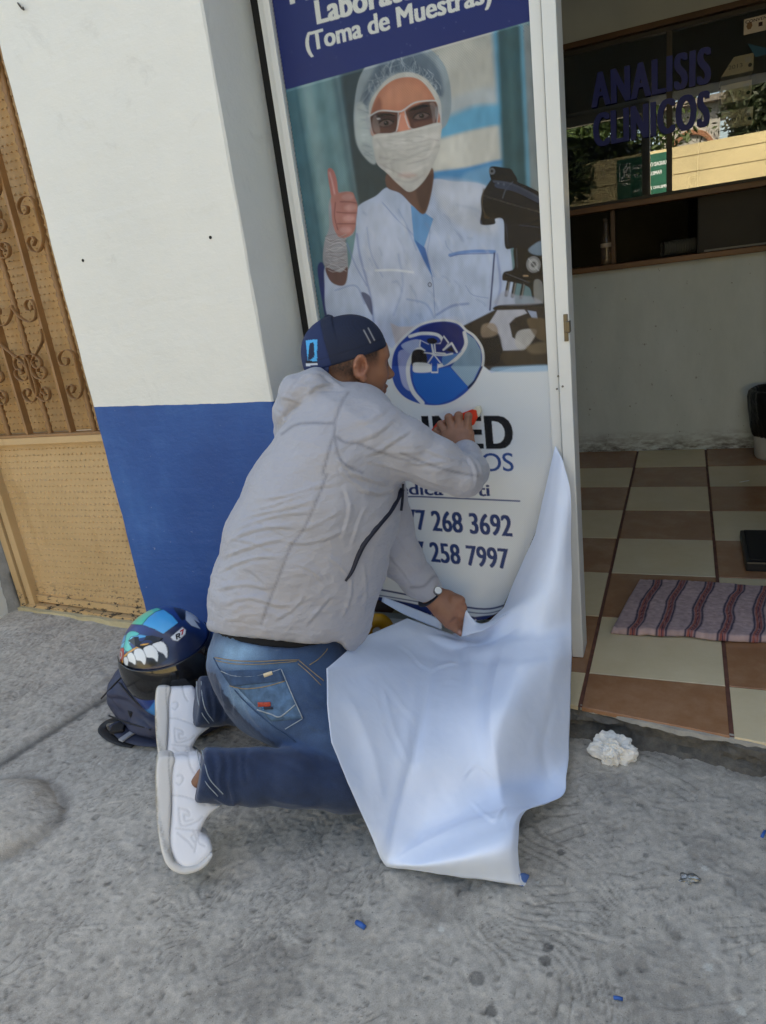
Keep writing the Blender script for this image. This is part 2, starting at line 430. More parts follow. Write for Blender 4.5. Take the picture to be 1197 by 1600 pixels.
dd2 = U_ * np.cos(ang + 1.3 + w1) + V_ * np.sin(ang + 1.3 + w1); groove += 1.4 * np.clip(np.sin(2 * np.pi * dd2 / 0.031) - .8, 0, 1) * np.clip(vnoise(P2 * 12 + 31) * 4 - .9, 0, 1) * 3
grit = fbm(P2 * 110, 2); grit2 = fbm(P2 * 38 + 5, 3)
gh = base_h - 0.0020 * np.clip(groove, 0, 2) + 0.0011 * grit + 0.0013 * grit2
pits = np.clip(vnoise(P2 * 130 + 20) - 0.62, 0, 1) * 3; gh -= 0.0035 * pits
tone = 0.57 + 0.13 * fbm(P2 * 2.6 + 2, 4) + 0.15 * grit + 0.12 * grit2 - 0.36 * np.clip(groove, 0, 1.2) - 0.35 * pits
tone = np.clip(tone, 0, 1)[..., None]
ca, cb = lin((120, 114, 104)), lin((206, 198, 184)); gc = ca + (cb - ca) * tone
def blot(c, u, v, r, col, al=0.8, el=1.0):
    p = gz(u, v, 0.0); wob = 1 + 0.35 * fbm(P2 * 45 + u, 2)
    d = np.hypot((GX - p[0]) / r, (GY - p[1]) / (r * el)) * wob
    a = np.clip((1.05 - d) / 0.16, 0, 1)[..., None] * al; return c * (1 - a) + lin(col) * a
for (u, v, r, al) in [(877, 1331, .011, .8), (168, 1383, .011, .7), (853, 1500, .015, .8), (857, 1480, .014, .7), (745, 1530, .022, .65), (767, 1580, .014, .85), (711, 1500, .010, .6),
                      (862, 1478, .008, .7), (1010, 1338, .009, .6), (1056, 1463, .014, .5), (1130, 1470, .010, .6), (205, 1192, .018, .35), (151, 1275, .014, .5), (120, 1310, .010, .5),
                      (860, 1523, .010, .6), (667, 1528, .008, .6), (1000, 1258, .009, .6), (1002, 1508, .016, .4), (974, 1478, .006, .7), (560, 1510, .006, .6), (412, 1398, .010, .45), (720, 1392, .018, .4),
                      (950, 1300, .008, .4), (310, 1475, .008, .5), (530, 1570, .007, .5), (470, 1380, .012, .35), (1150, 1550, .013, .4), (240, 1410, .008, .5), (90, 1440, .012, .35)]:
    gc = blot(gc, u, v, r * .68, (66, 64, 61), al * .8)
for (u, v, r) in [(1108, 1330, .05), (1185, 1392, .05), (690, 1400, .06), (655, 1425, .04), (960, 1230, .05), (400, 1530, .08), (1050, 1540, .1)]: gc = blot(gc, u, v, r, (112, 108, 102), .28)
for (u, v, r) in [(690, 1452, .007), (1102, 1358, .005), (1106, 1511, .008), (1160, 1578, .008), (155, 1192, .004), (1085, 1370, .004), (840, 1378, .003)]: gc = blot(gc, u, v, r, (205, 202, 190), .8)
# patchy dark edge at the foot of the tiled step
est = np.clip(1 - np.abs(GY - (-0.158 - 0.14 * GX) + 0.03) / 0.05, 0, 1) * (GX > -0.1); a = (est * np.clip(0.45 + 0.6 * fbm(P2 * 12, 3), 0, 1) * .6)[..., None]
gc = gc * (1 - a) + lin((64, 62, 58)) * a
# dirt along the slab joint on the left
rx = -1.493 + (GY + 0.28) * 0.19; jt = np.exp(-((GX - rx - 0.045) / 0.012) ** 2)[..., None] * .7; gc = gc * (1 - jt) + lin((66, 64, 60)) * jt
mr = np.hypot((GX + 1.345) / 0.185, (GY + 0.815) / 0.14); rim = (np.exp(-((mr - 1.02) / .12) ** 2) * .45)[..., None]; gc = gc * (1 - rim) + lin((84, 82, 79)) * rim
nx, ny = GX.shape; I = np.arange(nx * ny).reshape(nx, ny)
Fg = np.stack([I[:-1, :-1], I[1:, :-1], I[1:, 1:], I[:-1, 1:]], -1).reshape(-1, 4)
kg = vcol('swirled_concrete', 0.88)
fine = kg.noise(420, 6, 0.75); a = kg.n('ShaderNodeVertexColor'); a.layer_name = 'Col'
c_ = kg.mix(0.5, a.outputs[0], kg.ramp(fine, [(0.28, (0.22, 0.22, 0.22)), (0.72, (0.85, 0.85, 0.85))]), 'OVERLAY')
wl = kg.ridged(9, 2.0, kg.coord((1, 1.5, 1)), 2.2); wm = kg.ramp(kg.noise(3.5, 2), [(.48, (0, 0, 0)), (.62, (1, 1, 1))]); wl = kg.math('MULTIPLY', kg.ramp(wl, [(.86, (0, 0, 0)), (.95, (1, 1, 1))]), wm)
c_ = kg.mix(kg.math('MULTIPLY', wl, .55), c_, rgba((84, 81, 76)))
sp_ = kg.ramp(kg.noise(150, 3, .7), [(.655, (0, 0, 0)), (.69, (1, 1, 1))]); c_ = kg.mix(kg.math('MULTIPLY', sp_, .6), c_, rgba((70, 68, 64)))
sp2 = kg.ramp(kg.noise(210, 2, .7, vec=kg.coord((1, 1, 1), (0, 0, 1))), [(.69, (0, 0, 0)), (.72, (1, 1, 1))]); c_ = kg.mix(kg.math('MULTIPLY', sp2, .5), c_, rgba((214, 208, 196)))
kg.base(c_); kg.bump(kg.noise(420, 6, 0.75), 0.6, 0.002)
side = mesh_np('sidewalk', np.stack([GX, GY, gh], -1).reshape(-1, 3), Fg, kg.m, smooth=True, cols=gc.reshape(-1, 3)); tag(side, kind='structure')
bmg = bmesh.new()
add_box(bmg, (-12, -3.2, -0.25), (12, -1.25, -0.004)); add_box(bmg, (-12, -1.252, -0.25), (-2.348, 0.6, 0.02)); add_box(bmg, (1.098, -1.252, -0.25), (12, 0.12, -0.004))
tag(bm_obj('sidewalk_slab', bmg, M_conc), kind='structure')
bmg = bmesh.new(); add_box(bmg, (-60, -60, -0.5), (60, 40, -0.26)); tag(bm_obj('ground', bmg, M_asph), kind='structure')
bmg = bmesh.new(); add_box(bmg, (-40, -10.4, -0.3), (40, -3.2, -0.15)); tag(bm_obj('road', bmg, M_asph), kind='structure')
bmg = bmesh.new(); add_box(bmg, (-40, -12.2, -0.3), (40, -10.4, -0.01)); tag(bm_obj('far_sidewalk', bmg, M_conc), kind='structure')

# ================================================================== THE SHOP BUILDING
bld = thing('shop_building', 'white painted shop front with a blue lower band around the open doorway', 'building')
def part(name, lo, hi, mat, bev=0.0, parent=None): return box(name, lo, hi, mat, parent or bld, bev)
# pillar with slightly rough arrises
bm = bmesh.new()
def rough_wall(bm, lo, hi, step, amp, seed):
    vs = add_box(bm, lo, hi, 0.004)
bm = bmesh.new(); zz = np.arange(-0.08, 4.31, 0.03); ring = []
outl = np.array([(-1.405, 0.55), (-1.405, -0.096), (-1.401, -0.1), (-0.779, -0.1), (-0.775, -0.096), (-0.775, 0.14), (-0.90, 0.14), (-0.90, 0.55)])
for i, z in enumerate(zz):
    row = []
    for j, (x, y) in enumerate(outl):
        d = 0.0022 * fbm(np.array([x * 3 + j, y * 3, z * 9.0]), 4) if j in (1, 2, 3, 4) else 0
        row.append(bm.verts.new((x + d, y + d * .6, z)))
    ring.append(row)
for a_, b_ in zip(ring[:-1], ring[1:]):
    for j in range(len(outl)): bm.faces.new((a_[j], a_[(j + 1) % 8], b_[(j + 1) % 8], b_[j]))
bm_obj('pillar', bm, M_pil, bld)
M_wht = simple('white_plaster', (222, 223, 216), .6, .05, 3, .4, 20, .004)
part('side_pillar', (-3.4, -0.1, -0.08), (-2.235, 0.55, 4.3), M_wht, 0.004)
part('upper_wall', (-0.774, -0.098, 2.15), (2.9, 0.30, 4.3), M_plast)
part('gate_lintel', (-2.234, -0.04, 2.35), (-1.406, 0.30, 4.3), M_plast)
part('right_wall', (0.98, -0.1, -0.05), (2.9, 0.30, 2.149), M_pil, 0.004)
part('added_shade_wall', (1.35, -2.3, -0.05), (1.55, -0.102, 3.2), M_pil)  # unseen wall, added to cut light from the right on the pillar reveal
part('gable_wall', (2.902, -0.1, -0.05), (9.0, 0.30, 4.3), M_pil)
part('outer_wall', (-9.0, -0.1, -0.05), (-3.402, 0.30, 4.3), M_pil)
part('roof_slab', (-9.0, -0.2, 4.302), (9.0, 8.0, 4.5), M_conc)
part('dark_gap', (-0.7745, 0.125, 0.0), (-0.742, 0.139, 2.149), M_dark)
# inner room
part('left_room_wall', (-1.45, 0.56, 0.0), (-1.40, 2.45, 2.8), M_ceil)
part('right_room_wall', (1.70, 0.302, 0.0), (1.78, 4.6, 2.8), M_ceil)
part('ceiling', (-1.45, 0.302, 2.55), (1.70, 4.6, 2.62), M_ceil)
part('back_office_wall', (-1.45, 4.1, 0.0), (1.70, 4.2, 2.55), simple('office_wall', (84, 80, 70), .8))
part('office_side_wall', (-1.452, 2.452, 0.0), (-1.40, 4.1, 2.8), M_ceil)
part('office_floor', (-1.40, 2.45, 0.0), (1.70, 4.1, 0.07), M_conc)
part('partition_wall', (-1.40, 2.31, 0.0), (1.70, 2.43, 1.045), M_part)
part('partition_header', (-1.40, 2.31, 2.11), (1.70, 2.43, 2.55), M_plast)
part('partition_trim', (-1.40, 2.298, 2.085), (1.70, 2.36, 2.108), M_wood2)
part('counter_top', (-1.40, 2.25, 1.047), (1.70, 2.47, 1.075), M_wood, 0.004)
part('window_ledge', (-1.40, 2.27, 1.335), (1.70, 2.42, 1.362), M_wood, 0.003)
part('shelf_post', (-0.118, 2.33, 1.077), (-0.098, 2.37, 1.333), M_wood2)
# step: broken concrete riser, pale lip, tiles
zt = 0.0726
def yedge(x): return -0.158 - 0.14 * x
bm = bmesh.new(); nxs = np.arange(-0.80, 1.8, 0.004); prof = [(0.07, 0.058), (0.010, 0.060), (-0.006, 0.052), (-0.008, 0.040), (0.004, 0.030), (0.000, 0.016), (-0.018, 0.004), (-0.05, -0.03)]
rows = []
for x in nxs:
    r = []
    for j, (dy, z) in enumerate(prof):
        q = np.array([x * 16, j * 1.3, 3.0]); am = (0, .5, 1, 1, 1, 1, 1.2, .4)[j]
        r.append(bm.verts.new((x, yedge(x) + dy + am * 0.016 * fbm(q * [1, 1, 1], 4), z + (0 if j < 1 else 0.009 * fbm(q + 9, 4)))))
    rows.append(r)
for a_, b_ in zip(rows[:-1], rows[1:]):
    for j in range(len(prof) - 1): bm.faces.new((a_[j], b_[j], b_[j + 1], a_[j + 1]))
bm_obj('step_riser', bm, concrete('broken_riser', (66, 63, 58), (128, 123, 113), 22, 70, .012), bld, False)
bm = bmesh.new(); rows = []
for x in np.arange(0.0, 1.8, 0.005):
    n1 = fbm(np.array([x * 11, 2., 0.]), 4); wdt = max(0.006, 0.014 + 0.012 * n1)
    y0 = yedge(x) + 0.012; r = [(x, y0, zt - 0.002), (x, y0 - wdt * 1.3, zt - 0.006 + .002 * n1), (x, y0 - wdt * 1.5, zt - 0.016 - .006 * n1), (x, y0, zt - 0.026)]
    rows.append([bm.verts.new(p) for p in r])
for a_, b_ in zip(rows[:-1], rows[1:]):
    for j in range(3): bm.faces.new((a_[j], b_[j], b_[j + 1], a_[j + 1]))
bm_obj('step_lip', bm, M_lip, bld, False)
# tiled floor
def tile_mat(name, a, b, c):
    k = N(name); f = k.noise(7, 6, 0.65); col = k.ramp(f, [(0.25, rgba(a)), (0.5, rgba(b)), (0.78, rgba(c))])
    blotc = k.ramp(k.noise(24, 5, 0.7), [(0.52, (0, 0, 0)), (0.70, (1, 1, 1))]); col = k.mix(k.math('MULTIPLY', blotc, .25), col, rgba(c))
    k.base(col); k.set(Roughness=0.24); k.bump(k.noise(60, 4), 0.12, 0.001); return k.m
M_tb = tile_mat('beige_tile', (216, 196, 154), (222, 203, 164), (228, 211, 174)); M_tn = tile_mat('brown_tile', (152, 106, 72), (162, 116, 82), (184, 142, 108))
M_gr = simple('reddish_grout', (112, 72, 58), 0.85, 0.3, 30, 0.5)
bm = bmesh.new(); t = 0.342; d = 0.33
for i in range(-5, 6):
    for j in range(-1, 8):
        x0, x1 = i * t + 0.005, (i + 1) * t - 0.005; y0, y1 = j * d + 0.0015, (j + 1) * d - 0.0015
        x1 = min(x1, 1.7); x0 = max(x0, -1.40)
        if x1 <= x0: continue
        y1 = min(y1, 2.309)
        if x0 < -0.78 and y0 < 0.56: continue
        if j == -1: co = [(x0, yedge(x0)), (x1, yedge(x1)), (x1, y1), (x0, y1)]
        else: co = [(x0, y0), (x1, y0), (x1, y1), (x0, y1)]
        dz = 0.0006 * math.sin(i * 7.1 + j * 3.3)
        lo = [bm.verts.new((x, y, zt - 0.012)) for x, y in co]; cxm = sum(c[0] for c in co) / 4; cym = sum(c[1] for c in co) / 4
        md = [bm.verts.new((x, y, zt - 0.0012 + dz)) for x, y in co]
        up = [bm.verts.new((x + math.copysign(.001, cxm - x), y + math.copysign(.001, cym - y), zt + dz)) for x, y in co]
        mi = 0 if (i + j) % 2 == 0 else 1
        fs = [bm.faces.new(up)]
        for a_, b_ in ((lo, md), (md, up)):
            for q in range(4): fs.append(bm.faces.new((a_[q], a_[(q + 1) % 4], b_[(q + 1) % 4], b_[q])))
        for f in fs: f.material_index = mi
fl = bm_obj('floor', bm, [M_tb, M_tn]); tag(fl, kind='structure')
bm = bmesh.new(); vs = [bm.verts.new(p) for p in [(-1.40, 0.56, zt - .0035), (-0.79, 0.56, zt - .0035), (-0.79, yedge(-.79) + .002, zt - .0035), (1.7, yedge(1.7) + .002, zt - .0035), (1.7, 2.309, zt - .0035), (-1.40, 2.309, zt - .0035)]]
bm.faces.new(vs); g_ = bm_obj('floor_grout', bm, M_gr); tag(g_, kind='structure')

# fixed glazed panel frame (part of the building) -> rails, lock
fr = link('panel_frame', bpy.data.meshes.new('panel_frame'), M_alu, bld)
bm = bmesh.new(); FY = 0.085
add_box(bm, (-0.7415, 0.100, zt), (-0.722, 0.150, 2.149), 0.002); add_box(bm, (-0.7205, FY, zt), (-0.7015, 0.150, 2.149), 0.002)
add_box(bm, (-0.7000, FY + .004, zt + 0.001), (-0.0800, 0.150, zt + 0.06), 0.002); add_box(bm, (-0.7000, FY + .004, 2.08), (-0.0800, 0.150, 2.148), 0.002)
add_box(bm, (-0.0785, FY, zt), (-0.052, 0.150, 2.149), 0.003)
bm.to_mesh(fr.data); bm.free()
box('jamb', (-0.0505, FY - 0.012, zt + .001), (-0.0195, 0.156, 2.149), M_alu, fr, 0.003)
box('jamb_bead', (-0.0515, FY - 0.008, zt + .001), (-0.0507, 0.12, 2.149), simple('joint', (120, 122, 118), .6), fr)
lk = pt(884, 512, FY - 0.012)
bm = bmesh.new(); add_box(bm, (lk[0] - .004, FY - 0.017, lk[2] - .032), (lk[0] + .006, FY + 0.02, lk[2] + .032), 0.001); add_box(bm, (lk[0] + .001, FY - 0.024, lk[2] - .012), (lk[0] + .011, FY, lk[2] + .016), 0.002)
bm_obj('lock', bm, simple('steel_lock', (96, 92, 84), .35, metal=.9), fr)
bm = bmesh.new()
for (u, v) in ((872, 588), (870, 608), (879, 604), (872, 940)):
    bm = bmesh.new(); p = pt(u, v, FY - .014); m_ = Matrix.Translation(p) @ Matrix.Rotation(math.pi / 2, 4, 'X'); bmesh.ops.create_cone(bm, cap_ends=True, segments=10, radius1=.0028, radius2=.002, depth=.003, matrix=m_); bm_obj('screw', bm, simple('screw_steel', (120, 120, 116), .4, metal=.8), fr)

gl = N('panel_glass'); gt_ = gl.t; gt_.nodes.remove(gl.b); tr_ = gt_.nodes.new('ShaderNodeBsdfTransparent'); tr_.inputs[0].default_value = (.80, .82, .82, 1); gs_ = gt_.nodes.new('ShaderNodeBsdfGlossy'); gs_.inputs['Roughness'].default_value = .02; mx_ = gt_.nodes.new('ShaderNodeMixShader'); mx_.inputs[0].default_value = .06
gt_.links.new(tr_.outputs[0], mx_.inputs[1]); gt_.links.new(gs_.outputs[0], mx_.inputs[2]); gt_.links.new(mx_.outputs[0], gl.out.inputs[0])
box('glass', (-0.7000, 0.112, zt + 0.061), (-0.0800, 0.118, 2.079), gl.m, fr)
# small wall marks: two drilled holes and an old hook
for (u, v, r) in ((130, 407, .0042), (329, 371, .0040)):
    p = pt(u, v, -0.1); bm = bmesh.new(); m_ = Matrix.Translation((p[0], -0.0985, p[2])) @ Matrix.Rotation(math.pi / 2, 4, 'X'); bmesh.ops.create_cone(bm, cap_ends=True, segments=12, radius1=r, radius2=r, depth=.006, matrix=m_)
    bm_obj('drill_hole', bm, M_dark, bld)
bm = bmesh.new(); add_tube(bm, [pt(28, 5, -.1), pt(31, 9, -.112), pt(34, 13, -.104), pt(37, 15, -.104), pt(36, 11, -.108)], .0022, 6); bm_obj('hook', bm, simple('hook_iron', (88, 84, 78), .6), bld, True)

# reception window glass (mirror-like from outside) : two sliding panes
def glass_mat(name, tint, refl):
    k = N(name); t_ = k.t; t_.nodes.remove(k.b)
    tr = t_.nodes.new('ShaderNodeBsdfTransparent'); tr.inputs[0].default_value = tint
    gs = t_.nodes.new('ShaderNodeBsdfGlossy'); gs.inputs['Roughness'].default_value = 0.0; gs.inputs['Color'].default_value = (1, 1, 1, 1)
    mx = t_.nodes.new('ShaderNodeMixShader'); mx.inputs[0].default_value = refl
    t_.links.new(tr.outputs[0], mx.inputs[1]); t_.links.new(gs.outputs[0], mx.inputs[2]); t_.links.new(mx.outputs[0], k.out.inputs[0]); return k.m
win = thing('reception_window', 'sliding glass reception window above the counter, lettered in dark blue', 'window')
fm = simple('dark_window_frame', (58, 54, 48), .5)
bm = bmesh.new(); add_box(bm, (-1.40, 2.335, 1.364), (1.70, 2.375, 1.380), .002); add_box(bm, (-1.40, 2.335, 2.066), (1.70, 2.375, 2.084), .002); add_box(bm, (0.146, 2.334, 1.381), (0.172, 2.352, 2.065), .002)
add_box(bm, (-0.385, 2.335, 1.381), (-0.365, 2.375, 2.065), .002); bm_obj('frame', bm, fm, win)
box('pane', (-0.364, 2.352, 1.381), (0.160, 2.356, 2.065), glass_mat('left_glass', (.72, .72, .70, 1), .26), win)
box('pane', (0.1725, 2.342, 1.381), (1.69, 2.346, 2.065), glass_mat('right_glass', (.96, .96, .94, 1), .16), win)

# ------------------------------------------------------------------ lettering helper
def text_tris(s, bold=0.0, font_space=1.0):
    c = bpy.data.curves.new('t', 'FONT'); c.body = s; c.size = 1; c.offset = bold; c.space_character = font_space; c.resolution_u = 4; c.fill_mode = 'FRONT'
    o = bpy.data.objects.new('t', c); COL.objects.link(o); dg = bpy.context.evaluated_depsgraph_get(); dg.update()
    me = o.evaluated_get(dg).to_mesh(); me.calc_loop_triangles()
    V = np.array([v.co[:2] for v in me.vertices], float).reshape(-1, 2); T = np.array([t_.vertices[:] for t_ in me.loop_triangles]).reshape(-1, 3)
    bpy.data.objects.remove(o); bpy.data.curves.remove(c); return V, T
def fit_text(s, x0, x1, z0, z1, bold=0.0, space=1.0):
    V, T = text_tris(s, bold, space); lo = V.min(0); hi = V.max(0)
    V = (V - lo) / (hi - lo); V = np.stack([x0 + V[:, 0] * (x1 - x0), z0 + V[:, 1] * (z1 - z0)], 1); return V, T
def text_obj(name, s, x0, x1, z0, z1, y, mat, parent, bold=0.0, space=1.0, flip=False):
    V, T = fit_text(s, x0, x1, z0, z1, 0, space); W = np.stack([V[:, 0], np.full(len(V), y), V[:, 1]], 1)
    if bold:
        Ws = []; Ts = []; b_ = bold * (z1 - z0) * .7; nk = 6
        for k in range(nk): Ws.append(W + [b_ * (2 * k / (nk - 1) - 1), -.00012 * k, 0]); Ts.append(T + k * len(W))
        W = np.concatenate(Ws); T = np.concatenate(Ts)
    if flip: W[:, 0] = x0 + x1 - W[:, 0]
    return mesh_np(name, W, T, mat, parent)
M_ltr = simple('blue_letter_vinyl', (34, 54, 150), .5, .05)
text_obj('lettering', 'ANALISIS', -0.190, 0.330, 1.815, 1.965, 2.3328, M_ltr, win, .075, 1.14)
text_obj('lettering', 'CLINICOS', -0.185, 0.328, 1.638, 1.788, 2.3328, M_ltr, win, .075, 1.14)
settle(win)
# ================================================================== PRINTED POSTER (artwork laid down in a colour attribute of the vinyl mesh)
PU0, PU1, PV0, PV1 = 405, 876, -170, 1005
SS = 2
class Canvas:
    def __init__(s, u0, u1, v0, v1, ss, col):
        s.u0, s.v0, s.ss = u0, v0, ss; s.W = (u1 - u0) * ss; s.H = (v1 - v0) * ss
        s.im = np.tile(lin(col).astype(np.float32), (s.H, s.W, 1))
    def box(s, lo, hi, pad=2):
        x0 = max(0, int((lo[0] - s.u0) * s.ss) - pad); x1 = min(s.W, int((hi[0] - s.u0) * s.ss) + pad + 2)
        y0 = max(0, int((lo[1] - s.v0) * s.ss) - pad); y1 = min(s.H, int((hi[1] - s.v0) * s.ss) + pad + 2); return x0, x1, y0, y1
    def grid(s, b):
        x0, x1, y0, y1 = b; X, Y = np.meshgrid((np.arange(x0, x1) + .5) / s.ss + s.u0, (np.arange(y0, y1) + .5) / s.ss + s.v0); return X, Y
    def lay(s, b, a, col):
        x0, x1, y0, y1 = b; c = lin(col) if np.ndim(col) == 1 else col; a = a[..., None]
        s.im[y0:y1, x0:x1] = s.im[y0:y1, x0:x1] * (1 - a) + c * a
    def poly(s, P, col, soft=0.5, al=1.0, sm=True, tex=None):
        P = np.asarray(P, float); P = catmull(P, 6, True) if sm else P
        b = s.box(P.min(0) - soft * 2, P.max(0) + soft * 2)
        if b[1] <= b[0] or b[3] <= b[2]: return
        X, Y = s.grid(b); d = poly_sd(X, Y, P); a = np.clip(0.5 - d / (2 * soft), 0, 1); a = a * a * (3 - 2 * a) * al
        if tex is not None: a = a * tex(X, Y)
        s.lay(b, a, col)
    def line(s, P, wd, col, soft=0.5, al=1.0, sm=True):
        P = np.asarray(P, float); P = catmull(P, 6) if sm and len(P) > 2 else P
        b = s.box(P.min(0) - wd - soft * 2, P.max(0) + wd + soft * 2)
        if b[1] <= b[0] or b[3] <= b[2]: return
        X, Y = s.grid(b); UV = np.stack([X.ravel(), Y.ravel()], 1); d, t, sd = seg_dist(UV, P); d = d.reshape(X.shape)
        s.lay(b, np.clip(0.5 - (d - wd / 2) / (2 * soft), 0, 1) * al, col)
    def ell(s, c, rx, ry, col, soft=.6, al=1.0, rot=0):
        th = np.linspace(0, 2 * np.pi, 24, endpoint=False); x = rx * np.cos(th); y = ry * np.sin(th); r = math.radians(rot)
        s.poly(np.stack([c[0] + x * math.cos(r) - y * math.sin(r), c[1] + x * math.sin(r) + y * math.cos(r)], 1), col, soft, al, False)
    def tris(s, V, T, col):
        b = s.box(V.min(0), V.max(0)); X, Y = s.grid(b); cov = np.zeros(X.shape, bool)
        for t in T:
            p = V[t]; lo = p.min(0); hi = p.max(0); q = s.box(lo, hi, 0); q = (max(q[0], b[0]), min(q[1], b[1]), max(q[2], b[2]), min(q[3], b[3]))
            if q[1] <= q[0] or q[3] <= q[2]: continue
            sl = (slice(q[2] - b[2], q[3] - b[2]), slice(q[0] - b[0], q[1] - b[0])); x = X[sl]; y = Y[sl]
            e = [(p[(i + 1) % 3, 0] - p[i, 0]) * (y - p[i, 1]) - (p[(i + 1) % 3, 1] - p[i, 1]) * (x - p[i, 0]) for i in range(3)]
            cov[sl] |= ((e[0] >= 0) & (e[1] >= 0) & (e[2] >= 0)) | ((e[0] <= 0) & (e[1] <= 0) & (e[2] <= 0))
        s.lay(b, cov.astype(float), col)
def Z(ox, oy, sc): return lambda L: [(ox + x / sc, oy + y / sc) for x, y in L]
zA = Z(440, 60, 2.85); zB = Z(440, 250, 2.85); zC = Z(590, 480, 4.275); zR = Z(560, 450, 2.858)
cv = Canvas(PU0, PU1, PV0, PV1, SS, (222, 226, 226))
PY = 0.098
def plane_text(s, p0, p1, hz, col, bold=0.0, space=1.0, base_drop=0.0, y=PY):
    """printed text on the flat vinyl: p0,p1 = pixels of the baseline ends, hz = height in metres"""
    a = pt(*p0, y); b = pt(*p1, y); V, T = text_tris(s, 0, space); lo = V.min(0); hi = V.max(0); V = (V - [lo[0], 0]) / [hi[0] - lo[0], hi[1]]
    W = np.stack([a[0] + V[:, 0] * (b[0] - a[0]), np.full(len(V), y), a[2] + V[:, 0] * (b[2] - a[2]) + V[:, 1] * hz], 1)
    hh = abs(hz) * bold * .75; k = 7 if bold else 1
    for dx in (np.linspace(-hh, hh, k) if bold else [0]):
        for dz in ((-hh * .3, hh * .3) if bold else [0]): cv.tris(pix(W + [dx, 0, dz]), T, col)
# --- photograph backdrop
cv.poly(zA([(-90, 150), (1300, -120), (1300, 2200), (-90, 2200)]), (120, 152, 158), 1, 1, False)
def col_band(x0, x1, c, soft, al=1.0, y0=-60, y1=1400, slope=.16):
    P = [(x0 + y0 * slope, y0), (x1 + y0 * slope, y0), (x1 + y1 * slope, y1), (x0 + y1 * slope, y1)]; cv.poly(zA(P), c, soft, al, False)
col_band(-60, 50, (86, 132, 146), 5); col_band(40, 190, (128, 166, 172), 14); col_band(60, 100, (150, 180, 184), 5, .7); col_band(120, 150, (104, 144, 152), 5, .6)
col_band(200, 262, (84, 116, 128), 7, .9); col_band(246, 440, (66, 86, 92), 5, 1, -60, 1000, .12); col_band(212, 228, (130, 160, 166), 3, .5); col_band(20, 32, (70, 118, 134), 3, .7)
cv.poly(zA([(640, -60), (990, -60), (1010, 640), (600, 640)]), (190, 192, 184), 6, 1, False)
cv.poly(zA([(700, 60), (960, 40), (970, 280), (740, 300)]), (206, 206, 198), 10, .8)
cv.poly(zA([(700, 330), (860, 280), (1000, 290), (1000, 380), (860, 410), (700, 440)]), (118, 186, 216), 6)
cv.poly(zA([(700, 300), (860, 230), (985, 220), (985, 285), (860, 300), (720, 350)]), (196, 204, 206), 8)
cv.poly(zA([(690, 470), (860, 410), (1000, 400), (1000, 560), (860, 575), (680, 590)]), (220, 220, 212), 6)
cv.poly(zA([(660, 600), (820, 575), (1005, 540), (1005, 640), (820, 650), (660, 650)]), (92, 164, 210), 4)
cv.poly(zA([(820, 600), (1000, 560), (1000, 660), (820, 660)]), (140, 186, 214), 5, .7)
col_band(940, 975, (96, 172, 204), 7, .9, -60, 660, .075); col_band(962, 1068, (70, 108, 114), 5, 1, -60, 700, .04); col_band(1000, 1030, (92, 128, 132), 6, .6, -60, 700, .04)
col_band(1062, 1082, (116, 176, 200), 4, .8, -60, 760, .045); col_band(1080, 1200, (150, 160, 162), 4, 1, -60, 900, .045)
# --- blue chair back
cv.poly(zB([(160, 480), (185, 460), (205, 560), (215, 700), (200, 720), (175, 600)]), (28, 62, 128), 1)
# --- lab coat
cv.poly(zB([(335, 215), (420, 160), (470, 122), (560, 120), (680, 85), (760, 95), (900, 110), (985, 200), (1020, 400), (1040, 640), (1060, 900), (620, 1010), (300, 900), (205, 700), (192, 560), (200, 470), (290, 500), (330, 330)]), (196, 210, 232), 1.2, 1, True)
cv.poly(zB([(690, 90), (900, 115), (960, 210), (950, 330), (800, 300), (700, 200)]), (208, 214, 224), 8, .8)
cv.poly(zB([(360, 240), (470, 200), (560, 380), (640, 560), (560, 700), (420, 720), (370, 500)]), (206, 216, 234), 9, .8)
for P, c, wd in (([(335, 330), (350, 430), (395, 600), (410, 720)], (128, 146, 192), 7), ([(290, 370), (330, 470), (380, 560)], (140, 158, 200), 5), ([(450, 190), (520, 270), (590, 340), (630, 440), (672, 520)], (140, 160, 204), 4),
                 ([(520, 220), (560, 300), (600, 400)], (160, 178, 214), 5), ([(640, 235), (660, 330), (650, 420), (680, 520)], (150, 170, 208), 3), ([(690, 690), (760, 650), (830, 640)], (120, 142, 192), 8),
                 ([(820, 560), (850, 600), (920, 615)], (150, 166, 204), 3), ([(380, 300), (400, 420), (450, 520)], (172, 186, 218), 6), ([(520, 420), (540, 560), (500, 690)], (176, 190, 220), 8), ([(730, 360), (740, 390), (780, 430)], (150, 168, 206), 3),
                 ([(780, 200), (880, 230), (930, 330)], (188, 198, 216), 9), ([(240, 580), (330, 560), (370, 640)], (150, 168, 206), 6), ([(560, 620), (640, 640), (680, 700)], (160, 178, 214), 7), ([(960, 420), (975, 560), (950, 660)], (136, 152, 196), 8)):
    cv.line(zB(P), wd / 2.85, c, wd / 2.85 * .7, .75)
cv.poly(zB([(355, 590), (395, 610), (405, 690), (380, 650)]), (70, 82, 120), 1.2, .85)
